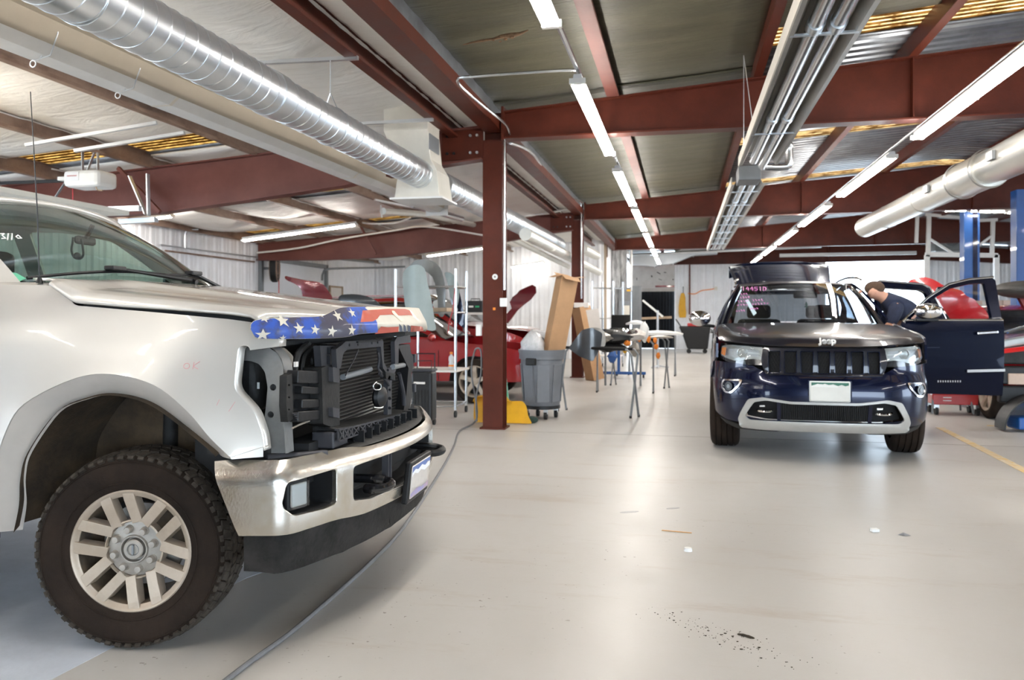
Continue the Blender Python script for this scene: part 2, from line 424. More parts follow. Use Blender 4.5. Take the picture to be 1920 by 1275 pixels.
# diagonal paint edge at bottom left (older grey slab, bluish daylight painted into its colour)
old = mat('older bluish grey concrete', (.60,.64,.71), .4, 0, .2, 3, bump=.1)
e0, e1, e2 = pZ(95, 1275, 0), pZ(460, 1085, 0), pZ(640, 1020, 0)
pt = [(XL+.05, e0.y-.8), (e0.x-.4, e0.y-.3), (e0.x, e0.y), (e1.x, e1.y), (e2.x, e2.y), (e2.x-.1, 5.6), (XL+.05, 5.9)]
panel('trim_2', pt, [], lambda x, y: (x, y, .0012), .8, old, None, thick=.001).__setitem__('kind', 'structure')
# yellow floor line
yl = mat('worn yellow floor paint', (.62,.40,.10), .6, 0, col2=(.62,.56,.48), nscale=9)
a = pZ(1762, 802, 0); b = pZ(1920, 882, 0); d = (b-a).normalized()
l = MB(); l.bar(a+Vector((0,0,.002)), b+d*1.5+Vector((0,0,.002)), .09, .002); struct(l.build('trim_3', yl))
a = pZ(1850, 798, 0); b = pZ(1935, 803, 0)
l = MB(); l.bar(a+Vector((0,0,.002)), b+Vector((0,0,.002)), .09, .002); struct(l.build('trim_4', yl))
# walls -----------------------------------------------------------
M['wall'] = mat('white corrugated wall', (.86,.87,.90), .5, 0, col2=(.78,.785,.80), nscale=1.7, rvar=.08)
def corr(mb, p0, p1, z0, z1, n, pitch=.3, rib=.028):
    """ribbed sheet from p0 to p1 (plan points), n = inward normal; top may slope (z1 a function)"""
    p0 = Vector(p0).to_2d(); p1 = Vector(p1).to_2d(); L = (p1-p0).length; d = (p1-p0)/L; n = Vector(n).to_2d()
    s = 0; prof = []
    while s < L:
        for ds, h in ((0,0),(.035,rib),(.085,rib),(.12,0),(.185,0),(.195,.008),(.215,.008),(.225,0)):
            if s+ds <= L: prof.append((s+ds, h))
        s += pitch
    prof.append((L, 0)); rings = []
    for s_, h in prof:
        q = p0+d*s_+n*h; zt = z1(q) if callable(z1) else z1; qb = q-n*(.05+h)
        rings.append([Vector((q.x,q.y,z0)), Vector((q.x,q.y,zt)), Vector((qb.x,qb.y,zt)), Vector((qb.x,qb.y,z0))])
    mb.loft(rings, closed=True, cap=True)
# left wall with open overhead door bays
dz = lambda q: deck_z(q.x)-.05
w = MB()
corr(w, (XL, YF), (XL, .8), 0, dz, (1,0)); corr(w, (XL, .8), (XL, 6.6), 2.75, dz, (1,0)); corr(w, (XL, 6.6), (XL, 17.2), 0, dz, (1,0))
corr(w, (XL, 17.2), (XL, 20.6), 2.62, dz, (1,0)); corr(w, (XL, 20.6), (XL, 24.4), 0, dz, (1,0))
struct(w.build('wall_left', 'wall'))
# partition wall closing the left wing at frame 3
w = MB(); corr(w, (XL, 24.4), (-2.35, 24.4), 0, dz, (0,-1)); struct(w.build('wall_partition', 'wall'))
# closed white sectional door in the left wall
dr = MB(); dr.box((XL+.01, 18.9, 1.31), (.05, 3.4, 2.62))
for k in range(1, 5): dr.box((XL+.04, 18.9, k*.53), (.01, 3.4, .02))
struct(dr.build('door_1', mat('white sectional door', (.75,.77,.81), .45, 0, .05, 3)))
fr = MB(); 
for y in (17.15, 20.65): fr.box((XL+.06, y, 1.34), (.1, .09, 2.7))
fr.box((XL+.06, 18.9, 2.68), (.1, 3.6, .1)); struct(fr.build('trim_5', 'greypaint'))
# back wall: recess with dark roller door on the left, ribbed sheet, bright open bay on the right
A0, A1 = -2.05, -.32; B0, B1 = 5.34, 9.0
w = MB()
corr(w, (A1, YB), (B0, YB), 0, dz, (0,-1)); corr(w, (B0, YB), (B1, YB), 3.42, dz, (0,-1)); corr(w, (B1, YB), (XR, YB), 0, dz, (0,-1))
struct(w.build('wall_back', 'wall'))
w = MB(); w.box(((A0+A1)/2, YB+.05, 2.88), (A1-A0, .1, 1.0)); struct(w.build('wall_lintel', 'stainwhite'))
st = MB()
for (u, v, sx, sz, r) in ((1235,512,.16,.035,.5),(1222,518,.05,.08,-.3),(1247,511,.1,.03,.1),(1262,524,.05,.05,0),(1194,523,.03,.09,0),(1238,524,.14,.02,.4)):
    p = pY(u, v, YB); R = Matrix.Rotation(r, 3, 'Y'); st.box((p.x, YB-.003, p.z), (sx, .004, sz), m=R)
struct(st.build('trim_6', mat('dark wall stain', (.06,.055,.05), .9, 0, .4, 30)))
w = MB(); corr(w, (A0, YB+.35), (A1, YB+.35), 0, 2.5, (0,-1), .12, .02); struct(w.build('door_2', mat('dark roller shutter', (.004,.004,.0045), .7, 0, .3, 4, spec=.1)))
fr = MB(); fr.box(((A0+A1)/2, YB+.02, 2.36), (A1-A0, .12, .12)); struct(fr.build('trim_7', mat('dusty beige shutter box', (.50,.46,.42), .7, 0, .2, 5)))
fr = MB(); fr.box((A0+.05+1.3, YB-.03, 2.5), (.75, .08, .07)); struct(fr.build('trim_8', 'maroon'))
fr = MB()
for x in (B0, B1): fr.box((x, YB-.06, 1.7), (.1, .1, 3.4))
fr.box(((B0+B1)/2, YB-.06, 3.44), (B1-B0+.1, .1, .1)); struct(fr.build('trim_9', 'white_metal'))
# side stub: the narrow stained ribbed pier between the wings
w = MB(); corr(w, (-2.33, 24.85), (-2.33, YB), 0, dz, (1,0)); struct(w.build('wall_inner', 'wall'))
sm = mat('smoke stained white sheet', (.66,.66,.66), .5, 0, col2=(.10,.10,.10), nscale=3.5, stretch=(3,3,.5))
p0 = pY(1145, 570, 26.5); p1 = pY(1176, 440, 26.5)
w = MB(); corr(w, (p0.x, 26.5), (p1.x, 26.5), 0, 3.75, (0,-1), .16, .03); struct(w.build('wall_pier', sm))
# right wall with open bays, front wall with open bays (daylight comes in here)
w = MB()
for a, b, z0 in ((YF, -1, 0), (-1, 4, 3.1), (4, 7, 0), (7, 12, 3.1), (12, YB, 0)): corr(w, (XR, a), (XR, b), z0, dz, (-1,0))
struct(w.build('wall_right', 'wall'))
w = MB()
for a, b, z0 in ((XL, -7.6, 0), (-7.6, -4.8, 2.3), (-4.8, 1.4, 0), (1.4, 12.0, 3.1), (12.0, XR, 0)): corr(w, (a, YF), (b, YF), z0, dz, (0,1))
struct(w.build('wall_front', mat('dark front wall', (.16,.15,.14), .6, 0, .3, 3)))
# roof deck --------------------------------------------------------
M['roofmetal'] = mat('bare roof sheet', (.36,.39,.43), .32, .75, col2=(.22,.23,.25), nscale=3, rvar=.12)
M['deckdark'] = mat('dark roof underside', (.16,.12,.10), .6, .2, .4, 3)
def wrinkled(name, c1, c2, sc=(.6,6,1), b=.5, rough=.45):
    m = mat(name, c1, rough, 0, col2=c2, nscale=2.2, stretch=(.35, 1.6, 1) if sc[1] > 3 else None)
    nt = m.node_tree; tc = nt.nodes.new('ShaderNodeTexCoord'); mp = nt.nodes.new('ShaderNodeMapping'); mp.inputs['Scale'].default_value = sc
    n = nt.nodes.new('ShaderNodeTexNoise'); n.inputs['Scale'].default_value = 6; n.inputs['Detail'].default_value = 5; n.inputs['Distortion'].default_value = .8
    bp = nt.nodes.new('ShaderNodeBump'); bp.inputs['Strength'].default_value = b; bp.inputs['Distance'].default_value = .03
    nt.links.new(tc.outputs['Object'], mp.inputs[0]); nt.links.new(mp.outputs[0], n.inputs['Vector']); nt.links.new(n.outputs['Fac'], bp.inputs['Height'])
    nt.links.new(bp.outputs[0], nt.nodes['Principled BSDF'].inputs['Normal']); return m
M['insul'] = wrinkled('yellowed faced insulation', (.105,.098,.062), (.065,.061,.038), (.4,9,1), 1.0, .42)
M['insul_white'] = wrinkled('white vinyl insulation', (.90,.88,.84), (.85,.82,.77), (.35,1.0,1), .8, .5)
M['skyl'] = None
def sky_mat():
    m = bpy.data.materials.new('aged fibreglass skylight'); m.use_nodes = True; nt = m.node_tree; nt.nodes.clear(); N = nt.nodes; L = nt.links
    o = N.new('ShaderNodeOutputMaterial'); tc = N.new('ShaderNodeTexCoord'); mp = N.new('ShaderNodeMapping'); mp.inputs['Scale'].default_value = (1.2, 5, 1)
    n = N.new('ShaderNodeTexNoise'); n.inputs['Scale'].default_value = 5; n.inputs['Detail'].default_value = 6; n.inputs['Roughness'].default_value = .7
    L.new(tc.outputs['Object'], mp.inputs[0]); L.new(mp.outputs[0], n.inputs['Vector'])
    r = N.new('ShaderNodeValToRGB'); r.color_ramp.elements[0].position = .38; r.color_ramp.elements[1].position = .68
    r.color_ramp.elements[0].color = (.06,.025,.006,1); r.color_ramp.elements[1].color = (.60,.38,.16,1); L.new(n.outputs['Fac'], r.inputs[0])
    t = N.new('ShaderNodeBsdfTranslucent'); d = N.new('ShaderNodeBsdfDiffuse'); L.new(r.outputs[0], t.inputs[0]); L.new(r.outputs[0], d.inputs[0])
    s = N.new('ShaderNodeMixShader'); s.inputs[0].default_value = .25; L.new(t.outputs[0], s.inputs[1]); L.new(d.outputs[0], s.inputs[2]); L.new(s.outputs[0], o.inputs[0]); return m
M['skyl'] = sky_mat()
M['skyl_dark'] = sky_mat(); _r = [n for n in M['skyl_dark'].node_tree.nodes if n.type == 'VALTORGB'][0]; _r.color_ramp.elements[0].color = (.03,.012,.003,1); _r.color_ramp.elements[1].color = (.33,.17,.04,1)
def deck(x0, x1, y0, y1, rib=.022, pitch=.2, dz=0, wave=True):
    """ribbed roof sheet (ribs run across the hall)"""
    mb = MB(); xs = [x0+(x1-x0)*i/max(1, int((x1-x0)/1.0)) for i in range(max(1, int((x1-x0)/1.0))+1)]
    for k in (XC, 5.0):
        if x0 < k < x1: xs.append(k)
    xs = sorted(xs); ys = []; y = y0
    if wave:
        while y < y1:
            for dy, h in ((0,0),(.06,0),(.09,rib),(.15,rib),(.18,0)):
                if y+dy < y1: ys.append((y+dy, h))
            y += pitch
        ys.append((y1, 0))
    else: ys = [(y0, 0), (y1, 0)]
    rings = [[Vector((x, yy, deck_z(x+(1e-4 if x == x0 else 0))+h+dz)) for x in xs] for yy, h in ys]
    mb.loft(rings, closed=False)
    return mb
SK = [(8.0, 8.62), (12.9, 13.5), (17.2, 17.8), (21.5, 22.1), (-.4, .2), (3.9, 4.5)]
SKL = [(8.35, 8.92), (12.1, 12.7), (15.9, 16.5), (20.0, 20.6), (-.4, .2), (3.9, 4.5)]
# roof covering sheet (outer, keeps sky out) pieced around the skylights
nwin = 1
roof = MB(); 
for (x0, x1, SS) in ((XL-.3, XC, SKL), (XC, .78, []), (.78, XR+.3, SK)):
    ys = sorted([YF-.3]+[v for s in SS for v in s]+[YB+.6])
    for i in range(0, len(ys)-1):
        a, b = ys[i], ys[i+1]; sky = any(abs(a-s[0]) < 1e-6 for s in SS)
        if sky:
            s = deck(x0, x1, a, b, .03, .11); o = struct(s.build('window_%d' % nwin, 'skyl_dark' if x1 <= XC else 'skyl', smooth=True, ang=60)); nwin += 1
        else:
            t = deck(x0+1e-4, x1, a, b, wave=(b-a < 1.5 or x0 > 0)); roof.add(t.v, t.f)
roof.box((XC, (YF+YB)/2, 3.80), (.02, YB-YF+.8, .26))
o = struct(roof.build('ceiling_deck', 'roofmetal', smooth=True, ang=30)); sd = o.modifiers.new('t', 'SOLIDIFY'); sd.thickness = .02; sd.offset = -1
# yellowish insulation under the right hand roof
def insul(x0, x1, y0, y1, name, m, sag, drop, seedv):
    mb = MB(); rnd = random.Random(seedv); nx = 14; ny = max(6, int((y1-y0)/.14)); ph = rnd.random()*6
    rings = []
    for j in range(ny+1):
        y = y0+(y1-y0)*j/ny; e = min(1, 4*min(j, ny-j)/ny)
        rings.append([Vector((x0+(x1-x0)*i/nx, y, deck_z(x0+(x1-x0)*i/nx+1e-3)-drop-sag*math.sin(PI*i/nx)*(.55+.3*math.sin(y*1.7+ph)+.15*math.sin(y*4.1+ph*2))*(e**.5 if sag > .03 else 1)-.012*abs(math.sin(y*PI/.42+ph)))) for i in range(nx+1)])
    mb.loft(rings, closed=False); o = struct(mb.build(name, m, smooth=True, ang=80)); s = o.modifiers.new('t', 'SOLIDIFY'); s.thickness = .02; s.offset = 1
    return o
PR = [-.73-.03, .79, 2.33, 3.9, 5.45, 7.0, 8.6, 10.2, 11.8, 13.4]       # purlin lines right of the columns
PL = [-5.15, -6.60, -8.05, -9.5]
n = 1
for (x0, x1) in ((XC, -.76), (-.76, .79)):
    for a, b in ((YF, 1.15), (1.15, 9.05), (9.05, 16.95), (16.95, 24.85), (24.85, YB)):
        insul(x0, x1, a, b, 'ceiling_%d' % n, 'insul', .03, .05, n); n += 1
for (x0, x1) in ((.79, 2.33), (2.33, 3.9), (3.9, 5.45), (5.45, 8)):
    for a, b in ((YF, -.5), (.3, 3.8), (4.6, 7.9)):
        insul(x0, x1, a, b, 'ceiling_%d' % n, 'insul', .03, .05, n); n += 1
# white sagging vinyl under the left wing
for (x0, x1) in ((-2.62, XC-.02), (-3.9, -2.62), (-5.15, -3.9), (-6.60, -5.15), (-8.05, -6.60), (XL+.02, -8.05)):
    cuts = [YF+.05]
    for s in (SKL[4], SKL[5], SKL[0], SKL[1], SKL[2], SKL[3]): cuts += [s[0]+random.uniform(-.1,.12)-.1, s[1]+random.uniform(-.1,.15)+.05]
    cuts += [24.3]
    if x0 > -5.2: cuts = [YF+.05, 24.3]
    for a, b in zip(cuts[::2], cuts[1::2]):
        insul(x0+.02, x1-.02, a, b, 'ceiling_%d' % n, 'insul_white', .16 if x0 < -2.7 else .03, .05, n); n += 1

# ---------------------------------------------------------------- steel frames
def ibeam(mb, pts_b, pts_t, y, fl=.2, tw=.012, ft=.018):
    """web between bottom and top polylines (x,z) at y, with flanges"""
    n = len(pts_b); 
    web = [Vector((x, y, z)) for x, z in pts_b]+[Vector((x, y, z)) for x, z in reversed(pts_t)]
    poly = [(p.x, p.z) for p in web]; mb.prism(poly, y-tw/2, y+tw/2, lambda p, t: Vector((p[0], t, p[1])))
    for pl, s in ((pts_b, -1), (pts_t, 1)):
        for (x0, z0), (x1, z1) in zip(pl, pl[1:]):
            mb.add([Vector((x0, y-fl/2, z0)), Vector((x1, y-fl/2, z1)), Vector((x1, y+fl/2, z1)), Vector((x0, y+fl/2, z0)),
                    Vector((x0, y-fl/2, z0+s*ft)), Vector((x1, y-fl/2, z1+s*ft)), Vector((x1, y+fl/2, z1+s*ft)), Vector((x0, y+fl/2, z0+s*ft))],
                   [(0,3,2,1),(4,5,6,7),(0,1,5,4),(1,2,6,5),(2,3,7,6),(3,0,4,7)])
names = {1:'the camera side of the hall', 9.05:'nearest', 16.95:'second', 24.85:'third', 32.75:'last'}
order = ['behind the viewer', 'nearest', 'second', 'third from the front', 'farthest, by the back wall']
for i, Y in enumerate(FR):
    yy = Y if i < 4 else YB-.25
    zt = lambda X: deck_z(X)-.2
    # right rafter: level soffit, rising top
    r = thing('roof_beam', ['Red oxide roof beam behind the viewer', 'Deep red oxide roof beam over the blue SUV, nearest to the viewer', 'Red oxide roof beam crossing behind the second column, second in the row', 'Red oxide roof beam, third in the row, behind the round duct end', 'Red oxide roof beam along the back wall, farthest'][i], 'beam', (XC+.12, yy, 3.37))
    mb = MB(); pb = [(XC+.12, 3.37), (1.0, 3.37), (3.4, 3.375), (9, 3.42), (XR-.1, 3.05)]; pt_ = [(x, zt(x+1e-3)-.02) for x, _ in pb]
    pb.insert(4, (11, 3.3)); pt_.insert(4, (11, zt(11)))
    pb.insert(3, (5.0, 3.38)); pt_.insert(3, (5.0, zt(5.0)))
    ibeam(mb, pb, pt_, yy); mb.build('web', 'steel' if i != 3 else 'steel', r, world=True)
    mb = MB()
    for x in (2.33, 5.45): mb.box((x, yy-.07, (3.38+zt(x))/2), (.012, .09, zt(x)-3.38))
    mb.build('stiffener_plate', 'steel', r, world=True)
    mb = MB(); mb.box((XC+.14, yy, 3.53), (.03, .22, .38)); mb.build('end_plate', 'steel', r, world=True)
    # left rafter: tapered, lower
    r = thing('roof_beam', ['Rusty red tapered beam of the left wing, behind the viewer', 'Dusty pinkish red tapered beam crossing above the silver truck', 'Dusty red tapered beam in the left wing with white cable draped along it', 'Dark red tapered beam in the left wing by the partition wall', 'Left wing beam end at the back wall'][i], 'beam', (XC-.12, yy, 2.9))
    if i < 4:
        mb = MB(); xs = [XC-.12, -2.9, -4.0, -5.2, -6.5, -8.0, XL+.1]
        bz = {0: 3.15, 1: 3.08, 2: 2.9, 3: 2.77, 4: 2.64, 5: 2.60, 6: 2.62}
        ibeam(mb, [(x, bz[k]) for k, x in enumerate(xs)], [(x, zt(x)-.01) for x in xs], yy, .18)
        mb.build('web', 'steel_dusty', r, world=True)
        mb = MB(); mb.box((-2.52, yy-.012, 3.32), (.5, .02, .36)); mb.build('splice_plate', 'steel', r, world=True)
        for bx in (-2.70, -2.62, -2.42, -2.34):
            for bz_ in (3.22, 3.42):
                MB().cyl((bx, yy-.02, bz_), (bx, yy-.045, bz_), .017, n=6).build('bolt', 'galv' if bx > -2.5 else 'black', r, world=True)
    else:
        bpy.data.objects.remove(r)
# columns
cl = ['Red oxide steel column with a round white sticker, nearest in the row, beside the grey bin', 'Red oxide steel column, second in the row, behind the tall cardboard boxes', '-']
def column(x, y, label):
    t = thing('steel_column', label, 'column', (x, y, 0))
    mb = MB(); W = .235; hgt = 3.36
    mb.box((0, -.11, hgt/2), (W, .014, hgt)); mb.box((0, .11, hgt/2), (W, .014, hgt)); mb.box((0, 0, hgt/2), (.012, .22, hgt))
    mb.build('shaft', 'steel', t)
    MB().box((0, 0, .01), (.30, .28, .02)).build('base_plate', 'steel', t)
    MB().box((0, -.0, hgt-.01), (.26, .26, .02)).build('cap_plate', 'steel', t)
    MB().box((0, -.0, 3.1), (.2, .2, .012)).build('stiffener_plate', 'steel', t)
    mb = MB(); mb.box((0, 0, 3.54), (.24, .02, .32)); mb.build('web_extension', 'steel', t)
    return t
col1 = column(XC, 9.16, cl[0]); column(XC-.04, 17.06, cl[1]); column(XC, 1.26, 'Red oxide steel column behind the viewer')
p = pY(928, 519, 9.04)
mb = MB(); mb.cyl((p.x-XC, -.118, p.z), (p.x-XC, -.12, p.z), .033, n=24); mb.build('round_sticker', 'white', col1, label='round white sticker with a small dark centre')
MB().cyl((p.x-XC, -.1195, p.z), (p.x-XC, -.1215, p.z), .011, n=12).build('sticker_centre', 'hose', col1)
MB().box((.02, -.119, 1.40), (.03, .003, .03)).build('orange_tag', 'orange', col1)
# purlins / girder over the column line
def purlin(x, label, m='steel', z=None, w=.075, h=.19, y0=YF, y1=YB, box=False):
    t = MB(); zz = z if z is not None else deck_z(x+1e-3)-.11
    for a, b in zip(FR_seg[:-1], FR_seg[1:]):
        if b <= y0 or a >= y1: continue
        a_ = max(a, y0); b_ = min(b, y1)
        if box: t.box((x, (a_+b_)/2, zz), (w, b_-a_-.02, h))
        else:
            t.box((x-w/2, (a_+b_)/2, zz), (.006, b_-a_, h)); t.box((x, (a_+b_)/2, zz-h/2), (w, b_-a_, .006)); t.box((x, (a_+b_)/2, zz+h/2), (w, b_-a_, .006))
            t.box((x+w/2, (a_+b_)/2, zz-h/2+.012), (.006, b_-a_, .028))
    return tag(t.build('purlin', m), label, 'purlin', 'roof purlins')
FR_seg = [YF]+FR
purlin(XC, 'Wide flat red oxide girder running over the row of columns', 'steel', 3.52, .2, .12, box=True)
purlin(-2.62, 'Dark brown red steel channel running beside the spiral duct', 'steel', 3.52, .1, .22, y1=24)
for i, x in enumerate(PR):
    purlin(x, 'Red steel roof purlin, %s' % (['dusty, just right of the left light row', 'directly above the right hand heater', 'passing the amber skylight', 'right of the second light row', 'above the right edge duct', 'far right', 'far right, over the lifts', 'beyond the lifts', 'near the right wall', 'last before the right wall'][i],), 'steel_dusty' if i == 0 else 'steel', w=.085 if i else .13)
for i, x in enumerate(PL):
    purlin(x, 'Brown stained steel purlin in the left wing, %s' % ['just below the long white heater hood', 'above the garage door opener', 'left of the door opener', 'next to the left wall'][i], 'steel_brown', y1=24.2, w=.07)
# beam braces in the left wing
def brace(a, b, label, m='steel_dusty'):
    mb = MB(); mb.bar(a, b, .045, .045); return tag(mb.build('brace', m), label, 'brace', None)
brace(pY(222, 315, 8.9), pY(300, 398, 8.85), 'Thin pinkish steel brace slanting down across the near left beam')
brace(pY(675, 422, 16.7), pY(705, 477, 16.7), 'Thin rusty brace slanting across the second left beam')
brace(pY(980, 275, 16.2), pY(1055, 330, 16.2), 'Grey support strut slanting under the roof right of the near column', 'galv')

# torn brown seam in the yellowed insulation
tear = MB(); rnd = random.Random(9)
tp_ = [(868,84),(885,80),(905,77),(925,72),(940,70),(958,66),(975,62),(990,58)]
tear.tube([pZ(u, v+rnd.uniform(-1.5,1.5), 3.73+.004*i) for i, (u, v) in enumerate(tp_)], [.004,.008,.012,.010,.018,.022,.014,.005], 7)
for (u, v, r_) in ((948,74,.020),(938,78,.014),(960,70,.024),(925,76,.012)): tear.sphere(pZ(u, v, 3.72), r_, 8, (1,.6,.5))
struct(tear.build('trim_10', mat('torn brown insulation', (.22,.13,.07), .9, 0, .5, 30, bump=.6)))
# ================================================================= LIGHTS, DUCTS, HEATERS
M['tube'] = mat('lit fluorescent tube', (1,1,1), .4, emit=(1.0,.945,.87), estr=40)
M['fixture'] = mat('fixture enamel', (.72,.73,.74), .4, .2, .06, 5)
def fixture(a, b, label, w=.11, group=None, ntube=2):
    """strip light from a to b (end points of the lamp face), two tandem pairs of tubes"""
    a = Vector(a); b = Vector(b); d = (b-a); L = d.length; d.normalize(); side = d.cross(Vector((0,0,1))).normalized(); up = side.cross(d).normalized()
    t = thing('fluorescent_light', label, 'light fixture', (a+b)/2, 0, group)
    mb = MB(); prof = [(-w*.30, .0), (-w*.24, .05), (w*.24, .05), (w*.30, .0)]
    mb.prism(prof, 0, L, lambda p, s: a+d*s+side*p[0]+up*(p[1]+.02)); mb.build('housing', 'fixture', t, world=True)
    for k in (0, 1):
        for s in ((-1, 1) if ntube == 2 else (0,)):
            p = a+d*(L*.5*k+.03)+side*s*w*.32; q = a+d*(L*.5*(k+1)-.03)+side*s*w*.32
            MB().cyl(p, q, .019, n=8).build('tube', 'tube', t, world=True, smooth=True)
    for s in (0, .5, 1):
        MB().bar(a+d*(L*s-.012), a+d*(L*s+.012), w*.8, .05).build('end_socket', 'white', t, world=True) if s == .5 else MB().bar(a+d*(L*s-.02)+up*.01, a+d*(L*s+.02)+up*.01, w, .045).build('end_socket', 'white', t, world=True)
    return t
YL = [(1.2,4.4+.73), (6.42,9.38), (10.43,13.75), (14.24,17.85), (18.43,22.01), (22.88,25.6), (26.4, 29.3)]
nm = ['first, cut by the top edge of the photo', 'passing under the nearest beam', 'third from the near end', 'fourth from the near end', 'fifth from the near end', 'sixth from the near end', 'last, far back']
for i, (y0, y1) in enumerate(YL):
    fixture((-.83, y0, 3.2), (-.83, y1, 3.2), 'Lit twin tube strip light, left row, ' + nm[i], .13, 'strip lights in two rows under the roof')
YR = [(5.9, 9.2), (10.22,13.39), (14.45,17.68), (18.54,22.04), (22.69,25.8), (26.6,29.6)]
nm = ['long one at the upper right edge', 'second along from the right edge', 'third along from the right edge', 'fourth along from the right edge', 'fifth along, low over the SUV liftgate', 'last, far back']
for i, (y0, y1) in enumerate(YR):
    fixture((2.43, y0, 3.2), (2.43, y1, 3.2), 'Lit twin tube strip light, right row, ' + nm[i], .13, 'strip lights in two rows under the roof')
for i, (y0, y1) in enumerate([(-3, .5), (2, 5.4), (9, 12.5), (16, 19.5)]):
    fixture((8.4, y0, 3.45), (8.4, y1, 3.45), 'Lit strip light over the far right bays, %s' % ['behind the viewer', 'outside the frame on the right', 'above the right hand lift', 'far back by the lifts'][i], .13, 'strip lights over the right bays')
# lights of the left wing, hung across the slope
def lp(u, v, Y): return pY(u, v, Y)
fixture(lp(455,452,14.2), lp(668,422,14.2), 'Lit single strip light in the left wing, over the truck hood', .09, 'strip lights in the left wing', 1)
fixture(lp(800,481,20.6), lp(906,466,20.6), 'Lit single strip light just left of the near column', .09, 'strip lights in the left wing', 1)
fixture(lp(958,502,23.7), lp(1020,493,23.7), 'Small lit strip light right of the near column, by the partition wall', .09, 'strip lights in the left wing', 1)
fixture(lp(235,417,12.4), lp(324,406,12.4), 'Short lit strip light beside the garage door opener', .09, 'strip lights in the left wing', 1)
fixture((-4.2, 3.3, 2.95), (-6.6, 3.3, 2.85), 'Lit strip light above the truck cab, out of the frame', .09, 'strip lights in the left wing', 1)
fixture((-5.4, 5.3, 2.92), (-8.4, 5.3, 2.75), 'Lit strip light above the truck bed, out of the frame', .09, 'strip lights in the left wing', 1)
fixture((-7.6, 1.0, 2.8), (-7.6, 4.2, 2.8), 'Lit strip light over the left bay, out of the frame', .09, 'strip lights in the left wing', 1)
fixture((-3.25, -.4, 3.22), (-3.25, 2.6, 3.22), 'Lit strip light over the truck roof, out of the frame', .09, 'strip lights in the left wing', 1)  # added unseen lamp, lifts the insulation beside the spiral duct
fixture((-3.2, -.8, 3.0), (-5.6, -.8, 2.9), 'Lit strip light left of the viewer, out of the frame', .09, 'strip lights in the left wing', 1)  # unseen lamp put in to brighten the left wing insulation
fixture((-4.2, -2.5, 2.95), (-6.6, -2.5, 2.85), 'Lit strip light in the left wing behind the viewer', .09, 'strip lights in the left wing', 1)
# small lights at the back right by the lifts
for (u0, u1, v) in ((1770,1812,395),(1818,1832,396),(1834,1884,397),(1887,1904,399)):
    fixture(pY(u0, v, 18), pY(u1, v, 18), 'Small lit strip light at the back right %s' % {1770:'left of the blue lift post', 1818:'directly behind the blue lift post', 1834:'just right of the blue lift post', 1887:'touching the right hand lift post'}[u0], .1, 'strip lights by the lifts', 1)
# long unlit white tube lights above the open bay
for k, (u0, v0, u1, v1, Y) in enumerate(((1492,458,1712,453,29),(1462,479,1718,474,31.5),(1100,478,1180,474,30))):
    mb = MB(); mb.bar(pY(u0, v0, Y), pY(u1, v1, Y), .1, .12); tag(mb.build('strip_fixture', 'white_metal'), ['Long white strip fixture over the open bay, upper of the two', 'Long pale strip fixture right above the bright opening', 'Short pale fixture at the far end of the middle aisle'][k], 'light fixture')
# conduits tying the light rows
def conduit(pts, r, label, m='galv_pipe', cat='conduit', name='conduit'):
    mb = MB(); mb.tube(pts, r, 8); return tag(mb.build(name, m, smooth=True), label, cat)
conduit([(-.83, .2, 3.31), (-.83, 29, 3.31)], .022, 'Straight grey conduit joining the left row of strip lights')
conduit([(2.43, .2, 3.31), (2.43, 29, 3.31)], .015, 'Straight grey conduit joining the right row of strip lights')
conduit(spline([(-.83, 6.5, 3.33), (-1.1, 6.52, 3.34), (-1.7, 6.6, 3.36), (-1.93, 6.75, 3.38), (-1.93, 7.4, 3.38), (-1.92, 8.6, 3.44), (-1.94, 8.95, 3.4)], 6), .014, 'Pale conduit looping from the lights to the top of the near column')
conduit([(XC+.15, 9.02, 3.38), (XC+.15, 9.02, 1.62)], .013, 'Pale conduit running down the right side of the near column')
conduit(spline([pY(957,268,9.2), pY(1000,290,11), pY(1040,350,13.5), pY(1092,380,16.6)], 5), .02, 'Grey conduit run from the near column back to the second column')
conduit([pY(1090,380,16.9), pY(1090,560,16.9)], .02, 'Grey conduit down the second column')
conduit(spline([pY(905,441,16.6), pY(800,425,16.4), pY(740,432,16.4), pY(640,448,16.5), pY(560,465,16.6), pY(482,474,16.7)], 6), .02, 'White cable draped along the second left beam', 'white')
conduit(spline([pY(660,412,15.9), pY(690,419,15.9), pY(740,418,15.9), pY(770,408,15.9)], 6), .02, 'White cable sagging between purlins in the left wing', 'white')
conduit(spline([pY(955,406,16.6), pY(1010,402,16.6), pY(1088,388,16.6)], 5), .02, 'Pale cable strung level between the two columns', 'white')
# receptacle boxes on the near column
def smallbox(u, v, Y, d, label, m='white', name='outlet_box', cat='outlet box'):
    p = pY(u, v, Y); mb = MB(); mb.box(p, d); return tag(mb.build(name, m, bevel=.004), label, cat)
smallbox(944, 567, 9.02, (.075,.06,.10), 'White switch box on the right edge of the near column')
smallbox(898, 619, 9.02, (.055,.08,.13), 'White outlet box on the left edge of the near column')

